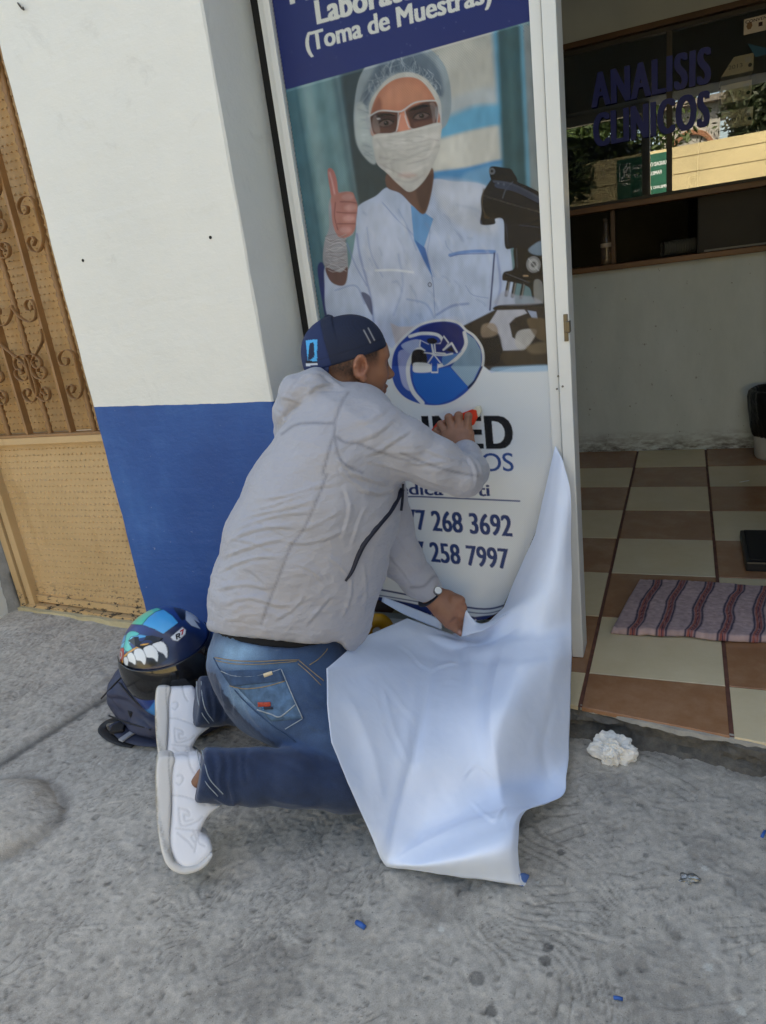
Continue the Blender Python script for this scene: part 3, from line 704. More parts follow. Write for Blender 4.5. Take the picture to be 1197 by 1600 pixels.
# sleeves / seams / snap / pocket
cv.line(zB([(668, 520), (676, 560), (684, 700)]), 1.0, (140, 158, 198), .6)
cv.ell(zB([(660, 555)])[0], 3.2, 3.8, (86, 96, 110), .5); cv.ell(zB([(660, 555)])[0], 2.1, 2.6, (190, 200, 218), .5)
cv.line(zB([(750, 424), (800, 412), (870, 406), (948, 408)]), 5.2, (128, 164, 214), .6); cv.line(zB([(752, 430), (800, 420), (948, 416)]), 1.0, (74, 106, 170), .5)
cv.line(zB([(948, 415), (940, 520), (928, 668)]), 2.4, (58, 74, 120), .8); cv.line(zB([(420, 492), (500, 490), (585, 500)]), 3.5, (232, 238, 244), 1.0)
# sky-blue scrubs triangle, neck
cv.poly(zB([(575, 200), (630, 230), (676, 262), (650, 340), (635, 385), (672, 520), (640, 460), (590, 360)]), (120, 176, 222), .8, 1, False)
cv.poly(zB([(592, 355), (640, 392), (672, 518), (636, 450)]), (66, 124, 192), 1, .9, False)
cv.poly(zB([(472, 60), (560, 70), (660, 30), (676, 90), (640, 236), (585, 205), (530, 150), (470, 122)]), (128, 98, 88), 1.2, 1, True)
cv.poly(zB([(600, 110), (670, 60), (672, 110), (640, 230), (610, 190)]), (98, 74, 68), 3, .8)
# --- head: hair net
cv.poly(zA([(400, 95), (470, 40), (560, 12), (650, 40), (720, 110), (750, 200), (755, 310), (730, 390), (690, 400), (690, 300), (640, 220), (560, 180), (480, 200), (420, 260), (395, 330), (412, 460), (425, 540), (400, 556), (350, 500), (328, 430), (322, 320), (345, 180)]), (164, 178, 184), 1.4)
cv.poly(zA([(405, 150), (470, 70), (560, 40), (640, 70), (700, 140), (724, 230), (700, 260), (640, 190), (560, 150), (470, 170), (400, 250), (375, 330), (360, 260)]), (104, 122, 138), 5, .85)
for i in range(110):
    th = rng.uniform(.08, .92); r0 = rng.uniform(0, 1); x = 345 + 385 * th; y = 250 - 175 * math.sin(max(0, min(1, th)) * math.pi) + rng.uniform(-10, 60)
    P = [(x, y), (x + rng.uniform(-28, 28), y + rng.uniform(10, 38)), (x + rng.uniform(-34, 34), y + rng.uniform(30, 66))]; cv.line(zA(P), .8, (194, 206, 212) if rng.random() < .55 else (72, 92, 112), .5, .55)
cv.poly(zA([(330, 300), (372, 300), (400, 400), (420, 540), (400, 556), (350, 500), (328, 430)]), (190, 200, 200), 3, .9)
for i in range(24): 
    y = rng.uniform(300, 520); cv.line(zA([(335 + (y - 300) * .15, y), (385 + (y - 300) * .1, y + rng.uniform(-20, 30))]), .8, (130, 148, 156) if i % 2 else (214, 222, 222), .5, .6)
cv.poly(zA([(390, 300), (420, 240), (480, 175), (560, 150), (640, 178), (700, 260), (712, 330), (700, 420), (600, 460), (430, 460), (396, 380)]), (206, 206, 200), 1.5)
# face
cv.poly(zA([(400, 320), (430, 245), (490, 190), (560, 172), (620, 188), (672, 250), (698, 320), (700, 400), (560, 440), (415, 440), (396, 380)]), (198, 142, 118), 1.2)
cv.poly(zA([(455, 250), (540, 195), (620, 225), (640, 280), (540, 290), (460, 300)]), (208, 154, 128), 6, .9)
cv.poly(zA([(402, 330), (430, 262), (445, 300), (425, 400), (405, 420)]), (166, 112, 94), 3, .8)
cv.poly(zA([(398, 345), (460, 326), (522, 334), (518, 400), (495, 426), (430, 434), (403, 402)]), (120, 80, 70), 1.6, .72); cv.poly(zA([(554, 322), (640, 283), (690, 290), (694, 362), (674, 394), (600, 404), (564, 386)]), (124, 84, 74), 1.6, .70)
cv.poly(zA([(405, 350), (455, 336), (505, 348), (500, 380), (430, 392)]), (76, 52, 50), 3, .7); cv.poly(zA([(570, 326), (640, 298), (682, 310), (676, 350), (590, 366)]), (76, 52, 50), 3, .7)
cv.poly(zA([(418, 352), (440, 336), (480, 334), (508, 346), (480, 344), (442, 348)]), (44, 30, 28), .7); cv.poly(zA([(562, 326), (590, 306), (636, 294), (676, 302), (640, 305), (596, 318)]), (44, 30, 28), .7)
cv.poly(zA([(432, 384), (450, 368), (475, 364), (495, 374), (478, 388), (450, 392)]), (178, 156, 150), .8, .8); cv.ell(zA([(466, 377)])[0], 4.0, 3.8, (30, 20, 20), .6, 1); cv.line(zA([(428, 384), (448, 366), (476, 361), (498, 372)]), 1.8, (24, 16, 18), .5); cv.line(zA([(434, 388), (455, 394), (482, 389)]), .8, (60, 40, 38), .5, .7); cv.ell(zA([(463, 374)])[0], .9, .9, (220, 216, 214), .3, .9)
cv.poly(zA([(590, 354), (606, 338), (632, 332), (654, 340), (640, 354), (612, 360)]), (178, 156, 150), .8, .8); cv.ell(zA([(624, 345)])[0], 4.0, 3.8, (30, 20, 20), .6, 1); cv.line(zA([(586, 355), (604, 336), (632, 329), (658, 338)]), 1.8, (24, 16, 18), .5); cv.line(zA([(592, 360), (614, 363), (642, 356)]), .8, (60, 40, 38), .5, .7); cv.ell(zA([(621, 342)])[0], .9, .9, (220, 216, 214), .3, .9)
cv.poly(zA([(414, 402), (440, 398), (500, 408), (494, 424), (432, 430)]), (164, 118, 102), 2.2, .8); cv.poly(zA([(590, 378), (640, 368), (686, 364), (672, 390), (600, 400)]), (170, 122, 106), 2.2, .8)
cv.poly(zA([(398, 345), (460, 326), (522, 334), (518, 400), (495, 426), (430, 434), (403, 402)]), (52, 36, 36), 1.6, .58); cv.poly(zA([(554, 322), (640, 283), (690, 290), (694, 362), (674, 394), (600, 404), (564, 386)]), (52, 36, 36), 1.6, .56)
cv.poly(zA([(408, 350), (424, 346), (440, 420), (428, 430), (404, 400)]), (190, 176, 170), 1.6, .35); cv.poly(zA([(660, 288), (684, 292), (690, 350), (676, 380), (668, 330)]), (196, 184, 180), 1.6, .35)
cv.poly(zA([(524, 345), (552, 335), (572, 405), (520, 410)]), (222, 160, 138), 1.4, .9)
cv.line(zA([(385, 350), (440, 322), (520, 326), (545, 318), (600, 284), (690, 278), (704, 296)]), 2.0, (206, 212, 214), .7); cv.line(zA([(520, 328), (516, 396), (500, 420), (430, 436), (404, 418), (392, 350)]), 1.5, (196, 196, 198), .6, .9)
cv.line(zA([(548, 322), (566, 388), (600, 406), (680, 392), (694, 360), (700, 292)]), 1.5, (196, 196, 198), .6, .9); cv.line(zA([(380, 345), (382, 380), (396, 430)]), 2.2, (180, 186, 190), .8, .9)
cv.line(zA([(704, 290), (710, 340), (706, 400)]), 2.0, (196, 202, 206), .8, .9); cv.ell(zA([(432, 358)])[0], 3, 1.6, (210, 205, 205), .8, .8); cv.line(zA([(528, 342), (520, 380), (512, 410)]), 1.4, (230, 226, 224), .6, .8); cv.line(zA([(548, 345), (560, 380), (568, 400)]), 1.2, (230, 226, 224), .6, .7)
# mask
cv.poly(zA([(410, 432), (500, 420), (600, 400), (706, 376), (708, 440), (702, 500), (672, 570), (630, 640), (572, 684), (520, 650), (470, 600), (426, 560), (412, 500)]), (206, 205, 200), 1.0)
for P, c, wd in (([(430, 480), (520, 470), (620, 440), (700, 430)], (224, 223, 217), 12), ([(440, 530), (530, 540), (640, 500), (700, 480)], (182, 182, 178), 7), ([(470, 590), (560, 600), (650, 560)], (226, 224, 218), 9), ([(500, 625), (570, 640), (630, 610)], (184, 182, 180), 6),
                 ([(425, 450), (470, 520), (500, 600)], (190, 190, 186), 6), ([(700, 400), (680, 470), (640, 540)], (222, 220, 214), 7), ([(520, 500), (600, 490), (660, 470)], (190, 188, 184), 5), ([(560, 560), (620, 545), (660, 530)], (176, 174, 172), 4), ([(415, 440), (520, 424), (706, 382)], (226, 226, 220), 5),
                 ([(440, 560), (520, 600), (570, 620)], (182, 180, 176), 5), ([(620, 460), (660, 450), (700, 455)], (176, 170, 168), 4)): cv.line(zA(P), wd / 2.85, c, wd / 2.85, .8)
cv.ell(zA([(560, 610)])[0], 14, 4, (200, 164, 156), 5, .5); cv.ell(zA([(690, 330)])[0], 2, 10, (170, 180, 184), 1.5, .5)
# --- thumb and glove
cv.poly(zB([(216, 170), (300, 140), (330, 190), (338, 215), (332, 280), (320, 330), (285, 352), (292, 400), (296, 500), (280, 556), (222, 540), (196, 480), (184, 440), (192, 360), (212, 300)]), (170, 172, 180), 1.0)
cv.poly(zB([(205, 50), (216, 36), (232, 48), (246, 90), (252, 140), (262, 165), (228, 175), (214, 120)]), (196, 134, 130), .9)
cv.poly(zB([(222, 165), (262, 146), (312, 143), (326, 165), (338, 205), (332, 260), (326, 310), (300, 340), (262, 346), (240, 320), (226, 270), (222, 210)]), (196, 142, 136), 1.0)
for P in ([(262, 186), (300, 186), (334, 192)], [(246, 232), (290, 236), (334, 236)], [(250, 284), (290, 284), (328, 284)], [(240, 190), (236, 250), (250, 310)]): cv.line(zB(P), 1.6, (140, 88, 88), 1.0, .8)
for c in ((295, 165), (306, 212), (300, 260), (285, 312)): cv.ell(zB([c])[0], 9, 5, (220, 176, 172), 3, .7)
cv.line(zB([(214, 56), (226, 100), (236, 150)]), 2, (226, 190, 190), 1.4, .8)
cv.poly(zB([(196, 480), (260, 500), (294, 478), (280, 556), (222, 544)]), (112, 78, 80), 1.0, .95)
for i in range(26):
    y = 340 + i * 6; cv.line(zB([(192 + rng.uniform(0, 30), y), (240 + rng.uniform(-20, 20), y + rng.uniform(-18, 18)), (288, y + rng.uniform(-20, 20))]), .9, (214, 214, 218) if i % 2 else (128, 118, 128), .5, .6)
# --- microscope
cv.poly(zB([(930, 90), (950, 70), (1020, 40), (1045, 92), (1100, 118), (1155, 148), (1165, 170), (1165, 400), (1100, 400), (1036, 392), (996, 388), (988, 270), (952, 262), (950, 284), (905, 290), (884, 280), (890, 230), (890, 160)]), (22, 30, 46), .8)
cv.poly(zB([(925, 50), (938, 28), (1000, 36), (1020, 42), (1050, 92), (990, 96), (940, 96)]), (20, 26, 38), .8); cv.ell(zB([(937, 50)])[0], 5, 5.4, (120, 126, 132), .6); cv.ell(zB([(937, 50)])[0], 2.2, 2.4, (40, 42, 48), .5)
cv.line(zB([(945, 95), (1030, 110), (1155, 172)]), 3, (96, 108, 128), 1.6, .9); cv.line(zB([(905, 160), (1000, 190), (1150, 232)]), 2.4, (86, 80, 72), 1.4, .8); cv.line(zB([(1030, 96), (1000, 130), (984, 170)]), 1, (130, 140, 150), .6, .8)
cv.line(zB([(900, 130), (893, 200), (905, 240)]), 2.2, (98, 84, 66), 1.2, .8); cv.ell(zB([(925, 250)])[0], 10, 5, (84, 68, 50), 2, .8); cv.ell(zB([(990, 110)])[0], 2, 2, (150, 156, 160), .5); cv.ell(zB([(965, 105)])[0], 1.6, 1.6, (150, 156, 160), .5)
cv.poly(zB([(1036, 390), (1110, 396), (1165, 380), (1170, 640), (1120, 620), (1100, 566), (1010, 540), (984, 534), (990, 500), (1036, 480)]), (24, 28, 38), .8)
cv.poly(zB([(1100, 396), (1160, 360), (1166, 420), (1120, 420)]), (150, 172, 190), 1.5, .8)
cv.ell(zB([(1122, 465)])[0], 11.5, 13, (150, 152, 154), .7); cv.ell(zB([(1122, 465)])[0], 8, 9.5, (188, 190, 190), .8); cv.ell(zB([(1122, 465)])[0], 4, 4.6, (110, 112, 114), .6); cv.line(zB([(1100, 440), (1145, 492)]), 1.4, (220, 222, 222), .6, .7)
for (x, y) in ((1006, 560), (1034, 565), (1072, 570)):
    cv.line(zB([(x + 6, y - 20), (x - 6, y + 42)]), 5.6, (52, 50, 52), .8); cv.line(zB([(x + 8, y - 15), (x - 2, y + 40)]), 1.4, (168, 166, 160), .6, .9)
cv.poly(zB([(1124, 540), (1160, 545), (1165, 640), (1130, 640)]), (148, 150, 148), 1.0); cv.line(zB([(1078, 516), (1096, 516)]), 2.2, (196, 170, 140), .8)
cv.poly(zB([(962, 648), (1060, 640), (1175, 640), (1178, 668), (960, 670)]), (44, 42, 48), .8)
cv.poly(zB([(1000, 580), (1040, 600), (1120, 610), (1150, 640), (960, 645), (960, 610)]), (180, 184, 196), 2, .6)
cv.poly(zB([(960, 104), (1040, 118), (1150, 176), (1155, 196), (1040, 142), (955, 122)]), (70, 86, 112), 1.6, .8); cv.poly(zB([(905, 190), (940, 178), (1000, 200), (1140, 250), (1150, 300), (1000, 262), (920, 250)]), (12, 16, 26), 3, .7); cv.line(zB([(1000, 286), (1010, 380)]), 3, (60, 70, 88), 1.5, .6)
cv.line(zB([(1060, 290), (1150, 300)]), 1.2, (70, 82, 104), .8, .7); cv.line(zB([(1046, 395), (1050, 480)]), 2.2, (84, 88, 96), 1, .7); cv.line(zB([(1000, 505), (1100, 545)]), 1.6, (110, 112, 116), .6, .7)
for i in range(46):
    x = rng.uniform(360, 930); y = rng.uniform(230, 690); l = rng.uniform(20, 70); sl = rng.uniform(-.5, 1.6)
    cv.line(zB([(x, y), (x + l * .35, y + l * sl * .5), (x + l * .5, y + l * sl)]), rng.uniform(1.2, 3.2), (150, 166, 200) if i % 2 else (222, 228, 236), 2.2, .38)
for i in range(60):
    x = rng.uniform(450, 640); y = 440 + rng.uniform(0, 130) - (x - 420) * .15; cv.line(zA([(x, y), (x + rng.uniform(14, 50), y + rng.uniform(-14, 8))]), rng.uniform(.8, 1.8), (172, 172, 168) if i % 2 else (230, 229, 223), .9, .4)
# --- lower part of the photograph: dark table objects, then white area with a wavy edge
cv.poly(zC([(560, 130), (700, 60), (800, 10), (1180, -10), (1180, 420), (800, 430), (740, 420), (690, 380), (600, 300)]), (66, 58, 54), 1.5, 1, False)
cv.poly(zC([(800, 20), (980, 15), (1000, 40), (920, 70), (880, 110), (900, 200), (990, 260), (960, 290), (840, 290), (800, 180), (730, 130)]), (196, 198, 206), 1.2, .95, False)
cv.poly(zC([(1000, 20), (1060, 30), (1070, 80), (1030, 70)]), (176, 188, 210), 1.0, .9, False); cv.poly(zC([(940, 160), (1060, 150), (1030, 230), (970, 290), (920, 250)]), (200, 198, 194), 1.5, .9)
cv.poly(zC([(680, 190), (800, 170), (830, 290), (790, 380), (700, 350)]), (40, 38, 44), 2, .95); cv.poly(zC([(850, 300), (1150, 290), (1150, 385), (880, 395)]), (92, 80, 66), 3, .9)
cv.poly(zC([(700, 120), (780, 110), (800, 180), (700, 200)]), (168, 150, 130), 2, .8); cv.poly(zC([(1000, 80), (1140, 90), (1145, 220), (1060, 200)]), (126, 108, 84), 2, .8); cv.poly(zC([(1000, 260), (1150, 230), (1150, 300), (1030, 310)]), (146, 130, 106), 3, .7)
cv.poly(zC([(-20, 110), (80, 100), (180, 130), (500, 60), (570, 130), (400, 200), (260, 200), (80, 290), (-20, 300)]), (206, 214, 232), 2, .9)
cv.poly(zC([(85, 105), (140, 130), (260, 130), (300, 180), (200, 240), (120, 250)]), (216, 206, 204), 1.5, .9, False)
WH = (224, 229, 230)
cv.poly(zC([(-900, 330), (60, 250), (140, 300), (300, 420), (560, 350), (690, 380), (740, 420), (760, 440), (820, 425), (900, 405), (1040, 392), (1190, 385), (1250, 3000), (-1300, 3000)]), WH, .9, 1, False)
cv.poly(zC([(770, 405), (890, 395), (1140, 385), (1145, 425), (800, 432)]), (158, 196, 222), 2.5, .8)
# --- logo
def lg(P, c, sm=True, soft=.6): cv.poly(zC(P), c, soft, 1, sm)
HALO = (226, 228, 226)
ball = [(95, 390), (120, 280), (200, 190), (300, 120), (430, 95), (530, 110), (585, 160), (640, 200), (690, 280), (695, 380), (660, 470), (600, 560), (500, 630), (400, 655), (290, 645), (180, 600), (110, 510)]
c0 = np.mean(ball, 0); big = [tuple(c0 + (np.array(p) - c0) * 1.06) for p in ball]; lg(big, HALO)
lg(ball, (42, 84, 168)); lg([(95, 400), (130, 300), (210, 230), (260, 240), (205, 330), (200, 450), (240, 560), (290, 645), (170, 590), (110, 500)], (40, 82, 166))
lg([(140, 300), (250, 300), (205, 380), (200, 500), (215, 560), (160, 500)], (170, 178, 214), True, 1.0)
lg([(160, 250), (270, 215), (330, 280), (280, 340), (200, 300)], (176, 188, 216))
lg([(590, 170), (650, 215), (690, 290), (692, 380), (640, 490), (604, 530), (490, 400), (590, 260)], (150, 178, 196), False); lg([(604, 530), (650, 480), (690, 400), (700, 405), (655, 495), (612, 545)], (20, 34, 70), True)
lg([(285, 140), (400, 100), (500, 108), (575, 160), (580, 240), (540, 300), (440, 300), (400, 260), (420, 200), (340, 170), (290, 175)], (24, 52, 128))
lg([(235, 430), (350, 435), (372, 420), (480, 400), (604, 530), (500, 615), (400, 650), (340, 640), (270, 570), (240, 500)], (28, 104, 190), False)
cv.line(zC([(300, 640), (235, 560), (205, 460), (210, 370), (260, 290), (310, 280)]), 6.5, HALO, .6); cv.line(zC([(580, 170), (590, 250), (540, 330), (480, 370), (400, 395)]), 5.5, HALO, .6)
cv.line(zC([(215, 195), (300, 175), (400, 185), (435, 230), (400, 260)]), 5, HALO, .6)
lg([(240, 290), (300, 285), (330, 330), (320, 390), (240, 400), (225, 350)], (60, 56, 58), True); cv.poly(zC([(250, 370), (350, 380), (360, 430), (250, 435), (235, 400)]), HALO, .8)
lg([(440, 320), (540, 310), (560, 290), (500, 350), (440, 390)], (104, 150, 200))
cv.line(zC([(360, 240), (380, 330), (400, 400)]), 2.6, HALO, .6); cv.line(zC([(300, 250), (360, 310), (440, 320), (500, 310)]), 2.6, HALO, .6)
for P, c in (([(376, 322), (418, 375), (400, 375), (400, 430), (362, 430), (362, 375), (340, 375)], (30, 100, 186)), ([(290, 225), (340, 250), (355, 235), (366, 305), (310, 300), (322, 288), (285, 262)], (34, 84, 160)), ([(440, 200), (420, 245), (385, 245), (390, 300), (455, 305), (438, 285), (470, 240)], (24, 52, 128))):
    cv.poly(zC([tuple(np.mean(P, 0) + (np.array(p) - np.mean(P, 0)) * 1.22) for p in P]), HALO, .5, 1, False); cv.poly(zC(P), c, .5, 1, False)
lg([(330, 215), (370, 205), (400, 225), (380, 245), (340, 240)], (34, 40, 60)); cv.line(zC([(440, 285), (495, 240), (530, 300)]), 3, HALO, .5, 1, False); lg([(455, 290), (495, 262), (512, 300)], (34, 40, 60), False)
# --- writing
plane_text('LINMED', (592, 698), (800, 701), 0.088, (22, 24, 30), .085, 1.12)
plane_text('LABORATORIOS', (532, 737), (803, 736), 0.051, (30, 74, 142), .015, .95)
plane_text('Médica en ti', (600, 772), (765, 775), 0.034, (30, 52, 110), .06, 1.0)
cv.line([(600, 781), (640, 776), (700, 778), (812, 783)], 2.2, (32, 60, 120), .6)
plane_text('777 268 3692', (622, 825), (800, 838), 0.062, (34, 58, 112), .05, 1.02)
plane_text('777 258 7997', (621, 872), (795, 889), 0.062, (34, 58, 112), .05, 1.02)
# bottom double line and band
cv.line([(560, 915), (640, 930), (745, 951), (790, 945), (812, 932)], 2.6, (26, 44, 96), .6); cv.line([(560, 925), (640, 938), (745, 958), (790, 952)], 1.4, (26, 44, 96), .6)
cv.poly([(560, 926), (640, 942), (742, 964), (790, 958), (810, 940), (810, 1005), (560, 1005)], (30, 52, 112), .7, 1, False)
plane_text('linmed.lab', (632, 957), (690, 973), 0.020, (200, 206, 220), .02)
plane_text('Médica', (736, 974), (775, 980), 0.016, (214, 218, 228), .03)
# --- blue title band (straight edge on the vinyl)
zb = 1.637; L_ = pix([(-0.80, PY, zb - .004), (0.0, PY, zb + .004), (0.0, PY, 2.3), (-0.80, PY, 2.3)])
cv.poly(L_, (22, 38, 104), .5, 1, False)
plane_text('(Toma de Muestras)', (480, 81), (768, 2), 0.039, (212, 216, 210), .07, 1.0)
plane_text('Laboratorio', (497, 37), (705, -20), 0.047, (212, 216, 210), .09, 1.05)
plane_text('Pruebas de', (455, 6), (680, -57), 0.047, (212, 216, 210), .09, 1.05)
for i in range(30):
    u = rng.uniform(450, 830); v = rng.uniform(5, 110); cv.ell((u, v), .9, 1.2, (90, 104, 150), .6, .5)
# fine dot weave of the perforated vinyl
gg = np.indices((cv.H, cv.W)).astype(np.float32); gg = np.stack([gg[1] / SS, gg[0] / SS, gg[0] * 0], -1)[::2, ::2]
tonal = 1 + .10 * fbm(gg / 34, 2) + .07 * fbm(gg / np.array([7., 16., 1.]), 2); tonal = np.repeat(np.repeat(tonal, 2, 0), 2, 1)[:cv.H, :cv.W]
phm = np.zeros((cv.H, cv.W), np.float32); yy_ = np.arange(cv.H)[:, None] / SS + PV0; xx_ = np.arange(cv.W)[None] / SS + PU0; phm[:] = np.clip((575 - yy_) / 6, 0, 1) * np.clip((yy_ - (270 - .285 * xx_)) / 3, 0, 1)
cv.im *= (1 + (tonal * .86 - 1) * phm)[..., None]
cv.im = np.where(phm[..., None] > .5, np.clip(cv.im, 0, 1) ** 1.22, cv.im)
im = cv.im.reshape(PV1 - PV0, SS, PU1 - PU0, SS, 3).mean((1, 3))
Hh, Ww = im.shape[:2]
vv, uu = np.meshgrid(np.arange(PV0, PV1) + .5, np.arange(PU0, PU1) + .5, indexing='ij'); UVp = np.stack([uu, vv], -1)
# the vinyl: flat on the glass, its lower part already loose and bulging towards the street
def bulge(u, v):
    s = np.clip((v - 705) / 250.0, 0, 1.2); e = np.clip((u - 560) / 260.0, 0, 1.15)
    b = 0.052 * s ** 1.7 * (0.45 + 0.85 * np.sin(np.clip(e, 0, 1) * np.pi) ** .8) + 0.02 * s * np.clip((u - 770) / 90, 0, 1)
    return b + 0.0035 * s * np.sin(u / 31.0 + v / 60) + 0.003 * s * np.sin(v / 17.0) * np.clip((u - 700) / 100, 0, 1)
Wp = pts(UVp, PY - bulge(uu, vv) + 0.0006 * fbm(np.stack([uu / 40, vv / 40, uu * 0], -1), 3))
# outline: straight sides on the glass, free curved edge below
X_ = pts(UVp, PY); inside = (X_[..., 0] > -0.7000) & (X_[..., 0] < -0.0785) & (X_[..., 2] < 2.075)
cut = [(400, 700), (400, -200), (880, -200), (880, 690), (868, 697), (858, 760), (838, 830), (815, 885), (795, 930), (783, 955), (760, 968), (738, 972), (724, 962), (712, 985), (690, 975), (640, 955), (598, 940), (560, 930), (480, 900)]
inside &= poly_sd(uu, vv, cut) < 0
idv = np.arange(Hh * Ww).reshape(Hh, Ww); q = inside[:-1, :-1] & inside[1:, :-1] & inside[1:, 1:] & inside[:-1, 1:]
Fq = np.stack([idv[:-1, :-1], idv[1:, :-1], idv[1:, 1:], idv[:-1, 1:]], -1)[q]
used = np.unique(Fq); remap = -np.ones(Hh * Ww, np.int64); remap[used] = np.arange(len(used))
kp = vcol('printed_vinyl', 0.33); kp.b.inputs['Specular IOR Level'].default_value = .3
a = kp.n('ShaderNodeVertexColor'); a.layer_name = 'Col'
mp = kp.coord((1050, 1050, 1050)); sx = kp.n('ShaderNodeSeparateXYZ'); kp.l(mp, sx.inputs[0])
wv = kp.math('MULTIPLY', kp.math('SINE', sx.outputs[0]), kp.math('SINE', sx.outputs[2])); wv2 = kp.math('ADD', kp.math('MULTIPLY', wv, .5), .5)
kp.base(kp.mix(.30, a.outputs[0], kp.ramp(wv2, [(0.1, (0.30, .30, .30)), (0.9, (.72, .72, .72))]), 'OVERLAY')); bb = kp.bump(wv2, .25, .0008); kp.bump(kp.noise(7, 4, .6), .18, .004, bb)
trn = kp.n('ShaderNodeBsdfTransparent'); mxv = kp.n('ShaderNodeMixShader'); mxv.inputs[0].default_value = .11; kp.l(kp.b.outputs[0], mxv.inputs[1]); kp.l(trn.outputs[0], mxv.inputs[2]); kp.l(mxv.outputs[0], kp.out.inputs[0])   # one layer of perforated film lets a little light through
ban = thing('vinyl_banner', 'printed clinic banner on the glass, its white backing peeled down to the pavement', 'banner')
mesh_np('printed_face', Wp.reshape(-1, 3)[used], remap[Fq], kp.m, ban, True, im.reshape(-1, 3)[used])
# --- peeled white backing: a sheet through rows of real points (pixel, depth)
ROWS = [
 [(868, 697, .080), (870, 700, .076), (872, 704, .072), (874, 708, .066), (876, 712, .060), (878, 716, .056), (880, 722, .052)],
 [(836, 834, .020), (846, 826, .000), (856, 818, -.010), (866, 808, -.014), (876, 798, -.010), (885, 788, .000), (892, 776, .014)],
 [(786, 948, -.010), (806, 930, -.050), (826, 915, -.078), (846, 902, -.090), (864, 893, -.088), (880, 886, -.070), (893, 880, -.040)],
 [(750, 984, -.030), (776, 964, -.090), (802, 952, -.120), (828, 944, -.135), (852, 938, -.130), (874, 934, -.110), (893, 930, -.080)],
 [(706, 990, -.030), (736, 1000, -.060), (768, 996, -.115), (804, 988, -.155), (840, 982, -.160), (868, 978, -.135), (893, 974, -.100)],
 [(636, 966, -.060), (672, 990, -.080), (718, 1013, -.115), (768, 1012, -.165), (814, 1006, -.200), (860, 1002, -.180), (893, 998, -.130)],
 [(566, 996, -.300), (620, 1008, -.200), (692, 1029, -.165), (762, 1032, -.200), (812, 1027, -.250), (860, 1022, -.215), (893, 1020, -.155)],
 [(511, 1044, -.585), (590, 1040, -.380), (672, 1046, -.240), (752, 1052, -.250), (808, 1048, -.300), (858, 1044, -.250), (892, 1042, -.170)],
 [(511, 1100, -.660), (566, 1096, -.560), (660, 1110, -.430), (742, 1112, -.400), (790, 1112, -.420), (850, 1110, -.320), (891, 1108, -.235)],
 [(517, 1160, -.700), (560, 1170, -.640), (648, 1184, -.560), (730, 1184, -.500), (784, 1182, -.480), (846, 1176, -.370), (889, 1172, -.290)],
 [(545, 1225, -.715), (580, 1238, -.675), (645, 1246, -.600), (725, 1240, -.545), (786, 1232, -.500), (842, 1225, -.410), (885, 1212, -.365)],
 [(570, 1282, -.712), (592, 1290, -.690), (650, 1290, -.625), (725, 1276, -.585), (790, 1260, -.545), (838, 1256, -.470), (878, 1243, -.430)],
 [(592, 1333, -.705), (606, 1336, -.700), (655, 1322, -.665), (720, 1300, -.640), (775, 1282, -.620), (808, 1272, -.590), (822, 1267, -.560)],
 [(600, 1350, -.700), (612, 1352, -.706), (660, 1350, -.712), (720, 1340, -.712), (768, 1330, -.700), (796, 1322, -.680), (809, 1318, -.655)],
 [(604, 1355, -.697), (616, 1357, -.700), (664, 1363, -.702), (722, 1371, -.697), (770, 1378, -.690), (800, 1382, -.680), (812, 1383, -.672)],
]
R0 = np.array(ROWS, float); nu = 22; nv = 16
def polyl(P, n): t = np.linspace(0, len(P) - 1, (len(P) - 1) * n + 1); return np.stack([np.interp(t, np.arange(len(P)), P[:, k]) for k in range(P.shape[1])], 1)
rows2 = np.stack([catmull(R0[:, j], nv) * (.0 if j == 0 else 1.) + polyl(R0[:, j], nv) * (1. if j == 0 else .0) for j in range(R0.shape[1])], 1)
grid = np.stack([catmull(rows2[i], nu) for i in range(rows2.shape[0])], 0)
Sw = pts(grid[..., :2], grid[..., 2]); hS, wS = Sw.shape[:2]; Vs = Sw.reshape(-1, 3).copy(); I = np.arange(hS * wS).reshape(hS, wS)
Fs = np.stack([I[:-1, :-1], I[1:, :-1], I[1:, 1:], I[:-1, 1:]], -1).reshape(-1, 4)
Nn = normals(Vs, Fs); flip = np.sign(((CAM - Vs) * Nn).sum(1).mean()); Nn *= flip
UVs = pix(Vs); D = np.zeros(len(Vs))
CR_ = [([(672, 1046), (664, 1100), (650, 1170), (628, 1260), (606, 1348)], 9, -.012), ([(672, 1048), (655, 1040), (640, 1024), (620, 1010)], 4, -.006), ([(672, 1048), (690, 1040), (715, 1036)], 4, .005),
       ([(595, 1060), (625, 1100), (652, 1130)], 5, .006), ([(596, 1066), (612, 1130), (640, 1200)], 6, .006), ([(790, 1010), (772, 1080), (770, 1150), (778, 1215), (786, 1262)], 10, .009),
       ([(720, 1218), (742, 1196), (752, 1200), (778, 1222)], 4, .006), ([(610, 1348), (700, 1300), (760, 1278), (820, 1264)], 9, .007), ([(735, 1250), (770, 1282), (790, 1262)], 5, .005),
       ([(655, 985), (700, 1010), (760, 1002), (820, 975)], 9, -.007), ([(724, 992), (735, 1030), (738, 1090)], 10, .006), ([(540, 1080), (575, 1160), (600, 1260)], 10, .005), ([(655, 1068), (745, 1064)], 3, .003),
       ([(640, 1120), (650, 1200)], 5, -.003), ([(700, 1140), (735, 1132)], 3, .0025), ([(865, 1100), (850, 1170), (862, 1230)], 8, -.004)]
